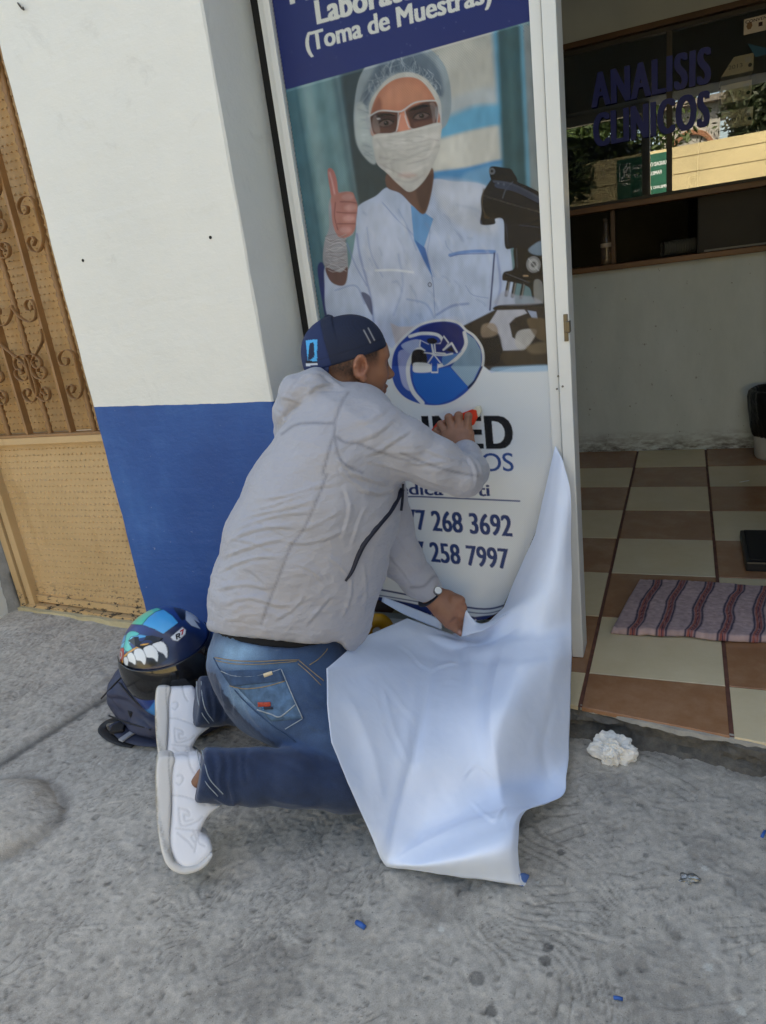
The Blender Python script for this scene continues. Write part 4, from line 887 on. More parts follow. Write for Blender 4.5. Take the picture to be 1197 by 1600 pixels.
for P, wd, amp in CR_:
    wd *= (.42 if wd < 8 else .9); amp *= (.62 if wd < 8 else .8)
    P = catmull(P, 6) if len(P) > 2 else np.array(P, float); d, t, s = seg_dist(UVs, P); tp = np.clip(np.minimum(t, 1 - t) * 6 + .12, 0, 1); x = d * s / wd
    D += amp * tp * (np.exp(-np.abs(x) ** (1.0 if wd < 5 else 1.4)) - .4 * np.exp(-((x - 2.0) / 1.3) ** 2))
D += .0022 * fbm(np.stack([UVs[:, 0] / 42, UVs[:, 1] / 60, 0 * UVs[:, 0]], -1), 3)
Vs += Nn * D[:, None]
kpaper = N('white_backing'); kpaper.base(kpaper.ramp(kpaper.noise(5, 4), [(0.3, rgba((222, 234, 252))), (0.7, rgba((230, 240, 255)))])); kpaper.set(Roughness=.5); b_ = kpaper.bump(kpaper.crumple(7), .14, .010); b_ = kpaper.bump(kpaper.crumple(24), .12, .005, b_); kpaper.bump(kpaper.noise(60, 5, .6), .05, .002, b_)
kpaper.b.inputs['Subsurface Weight'].default_value = 0.0
ss_ = mesh_np('peeled_backing', Vs, Fs, kpaper.m, ban, True)
sm_ = ss_.modifiers.new('thick', 'SOLIDIFY'); sm_.thickness = .0007
# curled blue corner, and the two turned-up edge flaps beside the hand
def strip(name, A, B, mat, parent, n=8, ys=None):
    A = catmull(A, n); B = catmull(B, n); m = 6; G = A[None] + (B - A)[None] * np.linspace(0, 1, m)[:, None, None]
    W_ = pts(G[..., :2], G[..., 2]); h_, w_ = W_.shape[:2]; I_ = np.arange(h_ * w_).reshape(h_, w_)
    o = mesh_np(name, W_.reshape(-1, 3), np.stack([I_[:-1, :-1], I_[1:, :-1], I_[1:, 1:], I_[:-1, 1:]], -1).reshape(-1, 4), mat, parent, True); md = o.modifiers.new('t', 'SOLIDIFY'); md.thickness = .0007; return o
M_blue = simple('blue_print_side', (86, 124, 190), .5)
strip('curled_corner', [(809, 1318, -.655), (806, 1350, -.650), (812, 1368, -.655)], [(812, 1383, -.672), (824, 1384, -.660), (826, 1372, -.640)], kpaper.m, ban)
strip('curled_corner', [(811, 1366, -.668), (818, 1364, -.655), (827, 1367, -.640)], [(812, 1384, -.672), (820, 1385, -.665), (826, 1381, -.650)], M_blue, ban)
strip('turned_edge', [(598, 932, .060), (640, 948, .030), (690, 968, .000)], [(596, 940, .045), (636, 962, .000), (690, 984, -.030)], kpaper.m, ban)
strip('turned_edge', [(727, 950, -.050), (738, 966, -.070), (754, 974, -.085), (784, 962, -.110)], [(721, 995, -.085), (738, 990, -.105), (758, 983, -.125), (796, 957, -.130)], kpaper.m, ban)
settle(ban)
# ================================================================== THE KNEELING MAN
def ppm(u, v, y): return FPX / ((pt(u, v, y) - CAM) @ CF)
def nd(u, v, y, apx, b): return (pt(u, v, y), apx / ppm(u, v, y), b)
def bounds(nodes, m=0.03):
    C = np.array([n[0] for n in nodes]); R = np.array([max(n[1], n[2]) for n in nodes])[:, None]
    return (C - R).min(0) - m, (C + R).max(0) + m
def surf(V, Nn, uv, off=0.0015, r=6.0):
    """points of the camera-side surface of a mesh under given photo pixels, lifted by off towards the camera"""
    UV = pix(V); vd = V - CAM; t = vd @ CF; face = (Nn * vd).sum(1) < 0; out = []
    for p in np.asarray(uv, float):
        d = ((UV - p) ** 2).sum(1); rr = r
        while True:
            m = np.where((d < rr * rr) & face)[0]
            if len(m) > 2 or rr > 60: break
            rr *= 1.5
        tm = t[m].min(); m = m[t[m] < tm + 0.03]; w_ = 1 / (d[m] + 1); tt = (t[m] * w_).sum() / w_.sum(); out.append(CAM + ray(*p) * (tt - off))
    return np.array(out)
def surf_strip(name, V, Nn, line, wpx, mat, parent, off=0.0015, n=5, th=0.0012, wend=None):
    L_ = catmull(line, n) if len(line) > 2 else np.linspace(line[0], line[1], 12); T = np.gradient(L_, axis=0); T /= np.linalg.norm(T, axis=1)[:, None] + 1e-9; Nr = np.stack([-T[:, 1], T[:, 0]], 1)
    m = len(L_); wv_ = np.interp(np.linspace(0, 1, m), np.linspace(0, 1, len(np.atleast_1d(wpx))), np.atleast_1d(wpx)) / 2
    C = surf(V, Nn, L_, off); tt = (C - CAM) @ CF; k = np.ones(5) / 5
    tt = np.convolve(np.pad(tt, 2, mode='edge'), k, 'valid')
    G = []
    for s in (-1, 0, 1):
        uv = L_ + Nr * (wv_ * s)[:, None]; d = CF + ((uv[:, 0] - CX) / FPX)[:, None] * CR - ((uv[:, 1] - CY) / FPX)[:, None] * CU
        G.append(CAM + d * (tt - (0.0008 if s == 0 else 0))[:, None])
    G = np.stack(G, 1); I_ = np.arange(m * 3).reshape(m, 3); F_ = np.stack([I_[:-1, :-1], I_[1:, :-1], I_[1:, 1:], I_[:-1, 1:]], -1).reshape(-1, 4)
    o = mesh_np(name, G.reshape(-1, 3), F_, mat, parent, True); md = o.modifiers.new('t', 'SOLIDIFY'); md.thickness = th; md.offset = 0; return o
def surf_patch(name, V, Nn, quad, mat, parent, off=0.002, n=14, cols=None):
    """quad of 4 pixel corners (tl,tr,br,bl) draped on a surface"""
    q = np.asarray(quad, float); s, t = np.meshgrid(np.linspace(0, 1, n), np.linspace(0, 1, n), indexing='ij')
    uv = (q[0] * ((1 - s) * (1 - t))[..., None] + q[1] * (s * (1 - t))[..., None] + q[2] * (s * t)[..., None] + q[3] * ((1 - s) * t)[..., None]).reshape(-1, 2)
    P = surf(V, Nn, uv, off, 8); I_ = np.arange(n * n).reshape(n, n)
    o = mesh_np(name, P, np.stack([I_[:-1, :-1], I_[1:, :-1], I_[1:, 1:], I_[:-1, 1:]], -1).reshape(-1, 4), mat, parent, True)
    md = o.modifiers.new('t', 'SOLIDIFY'); md.thickness = .0012; md.offset = 0; return o
man = thing('person', 'man in a grey hooded jacket, jeans and a backwards navy cap kneeling at the banner', 'person')
# ------------------------------------------------------------------ cap, worn backwards
z4 = Z(460, 480, 6.65)
bc = pt(546, 555, -.14); b0 = pt(476, 578, -.175); b1_ = pt(604, 538, -.10)
cx_ = b1_ - b0; cx_ -= 0; Lc = np.linalg.norm(cx_) / 2; cx_ /= np.linalg.norm(cx_); CC0 = (b0 + b1_) / 2
cz_ = np.array([0, 0, 1.0]) - cx_[2] * cx_; cz_ /= np.linalg.norm(cz_); cy_ = np.cross(cz_, cx_); CMt = np.stack([cx_, cy_, cz_], 1)
tocam = CAM - CC0; side = np.sign(tocam @ cy_)
g = Grid(CC0 - .15, CC0 + .16, .0022); q = (g.P - CC0.astype(np.float32)) @ CMt.astype(np.float32)
hx = q[..., 0] / Lc; bulk = 1 + .0 * hx
R_ = (np.abs(hx) ** 2.3 + (np.abs(q[..., 1]) / .083) ** 2.2 + (np.abs(q[..., 2]) / np.where(hx < -.0, .104, .098)) ** 2.35) ** (1 / 2.3)
S = (R_ - 1) * .085; S = smax(S, -q[..., 2] - .004 - .012 * (q[..., 0] / Lc) ** 2 * 0, .004)
cap_core = S.copy(); cap_n = g.P
btn = np.linalg.norm((q - np.array([-.012, 0, .104], np.float32)) / np.array([1, 1, .5], np.float32), axis=-1) - .009; S = np.minimum(S, btn * .5)
cV, cF = nets(g, S); cV = smooth_mesh(cV, cF, 3); Nc = normals(cV, cF); uvc = pix(cV); qc = (cV - CC0) @ CMt
fcc = (Nc * (cV - CAM)).sum(1) < 0; cc = np.tile(lin((26, 44, 86)), (len(cV), 1)); mesh_zone = qc[:, 0] > -.028
cc[mesh_zone] = lin((22, 32, 56)); lattice = (np.sin(qc[:, 0] * 1500) * np.sin(qc[:, 2] * 1500)); cc[mesh_zone] *= (1 + .35 * lattice[mesh_zone])[:, None]
seam_c = np.exp(-((qc[:, 0] + .028) / .0016) ** 2) + np.exp(-((qc[:, 1]) / .0014) ** 2) * (~mesh_zone) + np.exp(-((qc[:, 2] - .018) / .0013) ** 2) * .7; cV -= Nc * (np.clip(seam_c, 0, 1) * .0012)[:, None]; cc *= (1 - .35 * np.clip(seam_c, 0, 1))[:, None]
def pc(P_, col, z=z4): 
    m = (poly_sd(uvc[:, 0], uvc[:, 1], z(P_)) < 0) & fcc; cc[m] = lin(col)
pc([(118, 345), (235, 332), (236, 555), (140, 570)], (64, 168, 226)); pc([(158, 375), (200, 362), (208, 520), (150, 556), (140, 545)], (24, 34, 62)); pc([(120, 580), (238, 572), (238, 600), (120, 615)], (196, 204, 214)); pc([(118, 560), (238, 558), (238, 580), (120, 584)], (22, 26, 40))
for L_ in ([(722, 240), (790, 368)], [(768, 218), (832, 342)]):
    d, t, s = seg_dist(uvc, np.array(z4(L_))); w_ = (np.exp(-(d / .9) ** 2) * fcc * .75)[:, None]; cc = cc * (1 - w_) + lin((190, 190, 190)) * w_
kc = vcol('cap_cloth', .8); kc.bump(kc.noise(600, 3), .3, .001)
cap = mesh_np('cap', cV, cF, kc.m, man, True, cc)
BN = [nd(504, 578, -.195, 14, .060), nd(516, 587, -.190, 17, .062), nd(526, 597, -.186, 14, .055)]
A_ = pt(497, 576, -.19); B_ = pt(533, 569, -.172); C_ = pt(529, 600, -.175); D_ = pt(512, 592, -.19)
bm = bmesh.new(); rows = []
for i in range(15):
    ph = math.radians(-45 + 115 * i / 14); t = -1 + 2 * i / 14; back = -cx_ * (Lc * .95 * math.cos(ph)) + cy_ * (side * .081 * math.sin(ph))
    r0_ = CC0 + back + cz_ * .002; od = back / np.linalg.norm(back); out_ = (od * .030 - cz_ * .066) * max(0.12, 1 - t ** 4) ** .7; rows.append([r0_, r0_ + out_ * .5 + od * .004, r0_ + out_])
vs = [[bm.verts.new(p) for p in r] for r in rows]
for a_, b_ in zip(vs[:-1], vs[1:]):
    for j in range(2): bm.faces.new((a_[j], b_[j], b_[j + 1], a_[j + 1]))
br_ = bm_obj('brim', bm, simple('navy_brim', (30, 42, 74), .8, .1, 20, .3, 400), cap, True); md = br_.modifiers.new('t', 'SOLIDIFY'); md.thickness = .003; md = br_.modifiers.new('s', 'SUBSURF'); md.levels = md.render_levels = 1
# ------------------------------------------------------------------ head and neck
HC = pt(548, 566, -.135); hf = np.array([.70, .68, -.20]); hf /= np.linalg.norm(hf); hl = np.cross([0, 0, 1.0], hf); hl /= np.linalg.norm(hl); hu = np.cross(hf, hl)
HM = np.stack([hf, hl, hu], 1)
def H(x, y, z): return HC + HM @ np.array([x, y, z])
g = Grid(HC - [.17, .17, .17], HC + [.17, .17, .15], .0022); P = g.P; q = ((P - HC.astype(np.float32)) @ HM.astype(np.float32)); A = np.abs(q[..., 1])
def el(c, r): return (np.linalg.norm((q - np.array(c, np.float32)) / np.array(r, np.float32), axis=-1) - 1) * min(r)
qs = q.copy(); qs[..., 1] = A
def els(c, r): return (np.linalg.norm((qs - np.array(c, np.float32)) / np.array(r, np.float32), axis=-1) - 1) * min(r)
S = el((-.012, 0, .028), (.097, .075, .084)); S = smin(S, el((.028, 0, -.040), (.060, .056, .072)), .03); S = smin(S, el((.050, 0, .020), (.040, .056, .045)), .02)
S = smin(S, els((.066, .022, .021), (.016, .026, .010)), .012)                     # brow
S = smax(S, -els((.098, .032, .002), (.020, .017, .013)), .010)                     # sockets
S = smin(S, els((.052, .040, -.026), (.030, .020, .022)), .018)                     # cheek bones
S = smin(S, sd_tube(P, [(H(.080, 0, .012), .008, .008), (H(.096, 0, -.010), .0085, .009), (H(.106, 0, -.026), .012, .010)], hl), .010)
S = smin(S, els((.096, .010, -.031), (.010, .008, .007)), .005)
S = smin(S, el((.086, 0, -.054), (.014, .022, .007)), .007); S = smin(S, el((.084, 0, -.066), (.013, .020, .007)), .006)
S = smin(S, el((.068, 0, -.094), (.024, .026, .020)), .018)                         # chin
S = smin(S, els((.020, .044, -.062), (.036, .014, .020)), .02)                      # jaw angle
S = np.minimum(S, els((.074, .031, .001), (.0125, .0125, .0125)))
# ear (both sides): outer rim, bowl, lobe
ear = els((-.004, .077, -.008), (.018, .008, .029)); ear = smax(ear, -els((.002, .087, -.006), (.011, .009, .018)), .003)
rim = None
for a0 in range(12):
    th = math.radians(-70 + 26 * a0); c = np.array([-.004 - .014 * math.cos(th + 1.2), .083, -.005 + .023 * math.sin(th + 1.2)], np.float32)
    r_ = np.linalg.norm((qs - c) / np.array([1, 1, 1], np.float32), axis=-1) - .0044; rim = r_ if rim is None else smin(rim, r_, .006)
ear = smin(ear, rim, .004); ear = smin(ear, els((.006, .082, -.035), (.008, .006, .009)), .006); ear = smin(ear, els((.014, .080, -.008), (.005, .006, .008)), .004)
S = smin(S, ear, .006)
qc_ = (P - CC0.astype(np.float32)) @ CMt.astype(np.float32); Rc = (np.abs(qc_[..., 0] / Lc) ** 2.3 + (np.abs(qc_[..., 1]) / .083) ** 2.2 + (np.abs(qc_[..., 2]) / .098) ** 2.35) ** (1 / 2.3); capd = (Rc - 1) * .085 + .006
S = np.where(qc_[..., 2] > .004, np.maximum(S, capd), S)
neck = sd_tube(P, [(H(-.022, 0, -.02), .056, .055), (H(-.045, 0, -.10), .057, .055), (H(-.075, 0, -.18), .075, .07)], hl); S = smin(S, neck, .025)
hV, hF = nets(g, S); hV = smooth_mesh(hV, hF, 2); hN = normals(hV, hF)
uvh = pix(hV); ql = (hV - HC) @ HM; skin = lin((150, 104, 78)) * (1 + .10 * fbm(hV * 22, 3))[:, None]
skin *= (1 - .22 * np.clip((ql[:, 0] - .03) / .06, 0, 1) * np.clip((-ql[:, 2] - .045) / .03, 0, 1))[:, None]      # beard shadow area
earh = np.exp(-(np.linalg.norm((np.stack([ql[:, 0], np.abs(ql[:, 1]), ql[:, 2]], 1) - [.003, .079, -.006]) / [.010, .008, .015], axis=1)) ** 2)[:, None]; skin = skin * (1 - .6 * earh)
redn = np.exp(-(np.linalg.norm((np.stack([ql[:, 0], np.abs(ql[:, 1]), ql[:, 2]], 1) - [0, .085, -.01]) / [.03, .012, .04], axis=1)) ** 2)[:, None]; skin = skin * (1 - redn * .5) + lin((176, 112, 88)) * redn * .5
hairline = np.maximum((ql[:, 2] + .045 + 0.25 * (ql[:, 0] + .05)) / .030, 0); front = np.clip((.052 - ql[:, 0]) / .012, 0, 1)
sb = np.clip((ql[:, 2] + .010) / .03, 0, 1); ha = np.clip(hairline, 0, 1) * front; ha = np.where(ql[:, 0] > .012, ha * sb, ha)
earm = np.exp(-(np.linalg.norm((np.stack([ql[:, 0], np.abs(ql[:, 1]), ql[:, 2]], 1) - [-.002, .086, -.008]) / [.026, .010, .038], axis=1)) ** 4)
ha = ha * (1 - np.clip(earm * 1.6, 0, 1)) * np.clip(.80 + .22 * fbm(hV * 260, 2), 0, 1); hc_ = skin * (1 - ha[:, None]) + lin((44, 34, 30)) * ha[:, None]
brw = np.exp(-((np.abs(ql[:, 1]) - .03) / .018) ** 4 - ((ql[:, 2] - .022) / .0045) ** 2) * (ql[:, 0] > .06); hc_ = hc_ * (1 - brw[:, None] * .85) + lin((30, 24, 22)) * brw[:, None] * .85
ey = np.exp(-((np.abs(ql[:, 1]) - .031) / .013) ** 4 - ((ql[:, 2] - .001) / .006) ** 4) * (ql[:, 0] > .078); hc_ = hc_ * (1 - ey[:, None] * .8) + lin((52, 40, 36)) * ey[:, None] * .8
lp = np.exp(-((ql[:, 1]) / .022) ** 4 - ((ql[:, 2] + .060) / .010) ** 4) * (ql[:, 0] > .082); hc_ = hc_ * (1 - lp[:, None] * .5) + lin((128, 72, 62)) * lp[:, None] * .5
# ------------------------------------------------------------------ hands
def hand_mesh(segs, lo, hi, h=.0016, sm=2):
    g = Grid(lo, hi, h); S = None
    for nodes, k in segs:
        s = sd_tube(g.P, nodes, None, .004); S = s if S is None else smin(S, s, k)
    V, F = nets(g, S); V = smooth_mesh(V, F, sm); return V, F
def fing(pl, r0, r1):
    n = len(pl); return [(pt(*p), r0 + (r1 - r0) * i / (n - 1), (r0 + (r1 - r0) * i / (n - 1)) * .95) for i, p in enumerate(pl)]
c0 = pt(714, 678, .03)
rseg = [([nd(731, 722, -.03, 16, .022), nd(729, 702, .000, 16, .020), nd(720, 686, .022, 22, .019), nd(713, 672, .036, 25, .015)], .01),
        (fing([(697, 676, .036), (689, 663, .046), (689, 672, .078)], .0115, .0095), .007), (fing([(706, 668, .036), (701, 652, .044), (700, 664, .082)], .0115, .0095), .006),
        (fing([(718, 666, .036), (716.5, 649, .044), (715, 662, .082)], .0115, .0095), .006), (fing([(730, 668, .034), (732, 650, .042), (730, 662, .080)], .0105, .009), .006),
        (fing([(704, 694, .025), (690, 684, .045), (682, 673, .070)], .0135, .010), .01)]
rV, rF = hand_mesh(rseg, c0 - [.09, .09, .09], c0 + [.08, .09, .075])
c1 = pt(702, 955, -.055)
lseg = [([nd(664, 918, -.058, 17, .024), nd(675, 931, -.060, 18, .022), nd(692, 943, -.060, 23, .022), nd(706, 951, -.060, 25, .021)], .01),
        (fing([(708, 936, -.058), (720, 938, -.052), (723, 952, -.040), (718, 966, -.030)], .0125, .0095), .008), (fing([(712, 946, -.060), (723, 950, -.052), (724, 965, -.040), (718, 978, -.028)], .0125, .0095), .007),
        (fing([(708, 955, -.062), (720, 961, -.056), (721, 974, -.042), (717, 985, -.030)], .0125, .009), .007), (fing([(700, 962, -.064), (710, 968, -.062), (716, 978, -.052), (718, 988, -.042)], .0120, .009), .007),
        (fing([(690, 962, -.068), (700, 975, -.074), (712, 983, -.070), (721, 990, -.062)], .0135, .0085), .009)]
lV, lF = hand_mesh(lseg, c1 - [.11, .09, .10], c1 + [.07, .09, .10])
# ------------------------------------------------------------------ hidden trunk and limbs of the body, under the clothes
TORSO = [nd(445, 985, -.40, 92, .115), nd(485, 860, -.345, 100, .12), nd(520, 760, -.28, 96, .13), nd(548, 670, -.21, 62, .12), nd(560, 630, -.17, 30, .05)]
NTH = [nd(430, 1030, -.43, 70, .09), nd(490, 1110, -.49, 58, .085), nd(596, 1222, -.56, 34, .05)]; NSH = [nd(596, 1224, -.56, 32, .05), nd(420, 1213, -.675, 30, .045), nd(350, 1212, -.722, 20, .026)]
FTH = [nd(430, 1020, -.32, 60, .08), nd(520, 1122, -.31, 36, .055)]; FSH = [nd(520, 1124, -.31, 32, .05), nd(380, 1096, -.45, 28, .045), nd(350, 1097, -.482, 19, .026)]
RAR = [nd(572, 682, -.27, 34, .05), nd(725, 750, -.21, 24, .036), nd(728, 708, -.01, 14, .02)]; LAR = [nd(590, 740, -.12, 30, .045), nd(612, 850, -.12, 24, .036), nd(668, 925, -.062, 15, .02)]
allb = [TORSO, NTH, NSH, FTH, FSH, RAR, LAR]; lo, hi = bounds(sum(allb, []), .02); g = Grid(lo, hi, .012); S = None
for nn in allb: s = sd_tube(g.P, nn, None, .0); S = s if S is None else smin(S, s, .03)
bV, bF = nets(g, S)
# press the covered body a little inside its clothes
VV = [hV, rV, lV, bV]; FF = [hF, rF, lF, bF]; off_ = np.cumsum([0] + [len(v) for v in VV])
sk_l = lin((104, 68, 50)); CC = [hc_]
for V_, k_ in ((rV, (152, 106, 80)), (lV, (150, 104, 80)), (bV, (150, 105, 80))):
    c = np.tile(lin(k_), (len(V_), 1)) * (1 + .12 * fbm(V_ * 40, 3))[:, None]; CC.append(c)
# knuckles and creases a little darker, nails paler
for (u, v) in ((690, 661), (701, 651), (717, 648), (733, 649)): 
    d = np.linalg.norm(pix(rV) - [u, v], axis=1); w_ = np.exp(-(d / 5) ** 2)[:, None] * .35; CC[1] = CC[1] * (1 - w_) + lin((112, 70, 54)) * w_
d = np.linalg.norm(pix(lV) - [719, 988], axis=1); w_ = np.exp(-(d / 3.6) ** 4)[:, None]; CC[2] = CC[2] * (1 - w_) + lin((196, 150, 134)) * w_
ksk = vcol('skin', .5); ksk.b.inputs['Subsurface Weight'].default_value = .06; ksk.b.inputs['Subsurface Radius'].default_value = (.01, .004, .002); ksk.bump(ksk.noise(420, 4, .6), .25, .0008)
body = mesh_np('body', np.concatenate(VV), np.concatenate([f + o for f, o in zip(FF, off_)]), ksk.m, man, True, np.concatenate(CC))
# ------------------------------------------------------------------ jacket
g_nodes = dict(
 torso=[nd(438, 988, -.400, 114, .146), nd(455, 945, -.385, 126, .152), nd(478, 860, -.345, 127, .158), nd(506, 785, -.300, 120, .168), nd(528, 720, -.260, 100, .165), nd(545, 675, -.225, 76, .150), nd(566, 648, -.190, 44, .09)],
 rsh=[nd(556, 672, -.265, 40, .070), nd(590, 680, -.275, 47, .070), nd(632, 700, -.262, 44, .064), nd(680, 724, -.240, 40, .057), nd(722, 744, -.215, 33, .050)],
 rfo=[nd(724, 746, -.215, 32, .046), nd(733, 735, -.13, 29, .042), nd(729, 712, -.035, 22, .034), nd(725, 704, -.008, 20, .030)],
 lar=[nd(588, 730, -.13, 40, .060), nd(606, 820, -.130, 38, .055), nd(628, 876, -.105, 32, .046), nd(655, 908, -.075, 26, .037), nd(673, 925, -.062, 21, .032)],
 hood=[nd(441, 674, -.262, 13, .045), nd(447, 644, -.258, 19, .070), nd(464, 611, -.235, 24, .085), nd(496, 598, -.220, 22, .095), nd(532, 618, -.200, 18, .095), nd(574, 640, -.175, 11, .085)],
 hood2=[nd(470, 640, -.265, 20, .045), nd(500, 628, -.275, 22, .045), nd(545, 642, -.262, 13, .045)])
lo, hi = bounds(sum(g_nodes.values(), []), .02); g = Grid(lo, hi, .0045)
S = sd_tube(g.P, g_nodes['torso'], None, .02)
S = smin(S, sd_tube(g.P, g_nodes['rsh'], None, .02), .035); S = smin(S, sd_tube(g.P, g_nodes['rfo'], None, .015), .012)
S = smin(S, sd_tube(g.P, g_nodes['lar'], None, .02), .02); S = smin(S, sd_tube(g.P, g_nodes['hood'], None, .02), .005); S = smin(S, sd_tube(g.P, g_nodes['hood2'], None, .02), .02)
# openings: hem, cuffs, collar
def halfsp(P, c, n): n = np.asarray(n, np.float32); n = n / np.linalg.norm(n); return (P - np.asarray(c, np.float32)) @ n
Td = pt(445, 990, -.40) - pt(470, 900, -.36); hemc = pt(440, 990, -.40)
UVg = pix(g.P.reshape(-1, 3)).reshape(*g.P.shape[:3], 2)
hemline = catmull([(290, 980), (325, 983), (352, 990), (400, 996), (450, 1001), (500, 1005), (530, 1004), (545, 1018), (560, 1012), (580, 985), (600, 955)], 4)
hv = np.interp(UVg[..., 0], hemline[:, 0], hemline[:, 1]) ; S = np.where(UVg[..., 1] > 900, smax(S, (UVg[..., 1] - hv) / 640.0, .006), S)
S = smax(S, np.where(np.linalg.norm(g.P - pt(727, 700, 0).astype(np.float32), axis=-1) < .09, halfsp(g.P, pt(727, 704, .0), pt(722, 690, .04) - pt(731, 720, -.06)), -1), .004)
dirc = pt(690, 945, -.05) - pt(650, 900, -.08); S = smax(S, np.where(np.linalg.norm(g.P - pt(676, 928, -.06).astype(np.float32), axis=-1) < .08, halfsp(g.P, pt(676, 927, -.061), dirc), -1), .004)
hq = (g.P - HC.astype(np.float32)) @ HM.astype(np.float32); S = smax(S, -((np.linalg.norm((hq - np.array([.0, 0, -.03], np.float32)) / np.array([.094, .084, .13], np.float32), axis=-1) - 1) * .08), .008)
jV, jF = nets(g, S); jV = smooth_mesh(jV, jF, 3)
uvj = pix(jV)
zJ = Z(300, 470, 2.394); zH = Z(400, 560, 4.9875)
JL = []
def J(P, wd, amp, z=zJ): JL.append((z(P), wd * .60, amp * .92))
# deep pulls across the lower back
for P_, wd, amp in (([(130, 905), (200, 868), (300, 845), (400, 850)], 5, .0050), ([(150, 860), (230, 830), (330, 800), (440, 790)], 4, .0040), ([(175, 820), (260, 795), (380, 770), (470, 740)], 4, .0034), ([(110, 960), (190, 930), (270, 905), (350, 890)], 5, .0045), ([(95, 1020), (160, 985), (240, 960), (330, 955)], 5, .0042),
                    ([(240, 745), (340, 730), (450, 700), (560, 680)], 4, .0028), ([(200, 790), (300, 765), (430, 720)], 3, .0026), ([(140, 890), (230, 905), (300, 935)], 4, .0030), ([(90, 1080), (200, 1060), (300, 1080)], 6, .0035), ([(330, 900), (430, 905), (520, 880), (580, 850)], 5, .0036),
                    ([(400, 860), (480, 830), (560, 780)], 4, .0032), ([(120, 1130), (220, 1110), (330, 1140), (420, 1130)], 6, .0035), ([(300, 1200), (380, 1150), (430, 1090)], 5, .0035), ([(420, 1220), (470, 1160), (520, 1100)], 5, .0036), ([(560, 1190), (590, 1110), (600, 1020)], 5, .0038), ([(640, 1180), (650, 1080), (640, 980)], 5, .0040),
                    ([(600, 700), (700, 720), (770, 690)], 5, .0050), ([(560, 640), (640, 660), (740, 690)], 5, .0052), ([(540, 590), (600, 640), (650, 655)], 4, .0040), ([(570, 690), (590, 780), (560, 900)], 6, .0035), ([(650, 760), (620, 840), (590, 930)], 4, .0028), ([(500, 950), (560, 1000), (600, 1060)], 5, .003),
                    ([(640, 580), (700, 560), (760, 520), (830, 480)], 5, .0042), ([(650, 600), (740, 620), (830, 650)], 4, .0035), ([(700, 560), (800, 570), (880, 560)], 4, .0036), ([(780, 600), (860, 610), (960, 600)], 4, .0036), ([(820, 640), (900, 680), (980, 700)], 4, .0035), ([(860, 550), (930, 580), (1010, 600)], 4, .0034),
                    ([(980, 560), (1030, 590), (1060, 640), (1060, 700)], 4, .0036), ([(1020, 560), (1065, 600), (1090, 660)], 3, .0030), ([(900, 700), (960, 740), (1020, 740)], 4, .0030), ([(610, 520), (680, 500), (760, 440)], 6, .0030), ([(600, 460), (680, 440), (730, 400)], 7, .0022), ([(760, 870), (820, 960), (860, 1020)], 4, .0030), ([(730, 940), (790, 1010), (830, 1070)], 4, .003),
                    ([(210, 800), (280, 840), (350, 880)], 4, .0020), ([(380, 980), (450, 1010), (500, 1060)], 5, .0026), ([(200, 1000), (260, 1040), (290, 1100)], 5, .0026), ([(580, 600), (560, 640), (640, 700), (720, 730)], 4, .0034), ([(60, 1195), (160, 1205), (300, 1225), (400, 1235), (520, 1245)], 3, -.0022)): J(P_, wd, amp)
for P_, wd, amp in (([(375, 75), (370, 130), (300, 200), (240, 300)], 3, -.0018), ([(330, 190), (400, 140), (510, 140)], 3.5, .0050), ([(310, 205), (400, 205), (500, 200)], 3, -.0040), ([(190, 300), (260, 310), (340, 340)], 4, .0045), ([(200, 480), (260, 420), (350, 350)], 5, -.0070), ([(400, 290), (460, 220), (560, 200), (640, 220)], 5, .0050), ([(160, 380), (210, 430), (220, 520)], 4, .0040), ([(430, 100), (520, 120), (600, 190), (680, 235)], 4, .0050), ([(350, 330), (440, 270), (560, 255), (700, 250)], 3, -.0030),
                    ([(380, 160), (420, 240), (400, 290)], 3.5, .004), ([(480, 355), (560, 355)], 2, .001)): J(P_, wd, amp, zH)
jV = folds(jV, jF, JL)
Nj = normals(jV, jF); vis = (Nj * (jV - CAM)).sum(1) < 0
rd = 1 - 2 * np.abs(fbm(jV @ np.array([[9, 2, 5], [2, 9, 3], [-4, 3, 22.]]).T * 1.0 + 4, 3)); low_ = np.clip((.72 - jV[:, 2]) / .25, .35, 1)
jV += Nj * (0.0016 * fbm(jV * [14, 14, 26], 3) + .0010 * fbm(jV * 60, 2) + .0034 * np.clip(rd - .35, 0, 1) * low_)[:, None]
# seams: pressed lines
SEAM = [zH([(720, 265), (680, 320), (640, 420), (615, 500), (610, 590), (580, 680), (550, 800), (520, 900)]), zJ([(505, 650), (470, 740), (420, 850), (370, 920), (330, 1020), (290, 1120), (260, 1210)]), zH([(200, 590), (300, 520), (420, 500), (560, 505), (615, 500)]), zH([(612, 600), (700, 655), (800, 665), (930, 720), (1060, 765), (1197, 800)]), zJ([(780, 570), (880, 610), (980, 640), (1070, 655)]), zH([(615, 600), (640, 740), (700, 830), (830, 890)]), [(642, 918), (662, 916), (676, 902), (682, 900)]]
Nj = normals(jV, jF); uvj = pix(jV); dS = np.zeros(len(jV))
for L_ in SEAM:
    d, t, s = seg_dist(uvj, catmull(L_, 5)); dS = np.maximum(dS, np.exp(-(d / 2.3) ** 2) * vis)
jV -= Nj * (dS * .0013)[:, None]
jc = np.tile(lin((168, 168, 174)), (len(jV), 1)) * (1 + .05 * fbm(jV * 6, 3))[:, None]
jc = jc * (1 - .36 * dS[:, None])
br = np.clip(fbm(jV * [9, 9, 14] + 3, 3) * 1.2 - .15, 0, 1) * np.clip((650 - jV[:, 2] * 1000) / 200, 0, 1); jc = jc * (1 - .22 * br[:, None]) + lin((176, 160, 142)) * .22 * br[:, None]
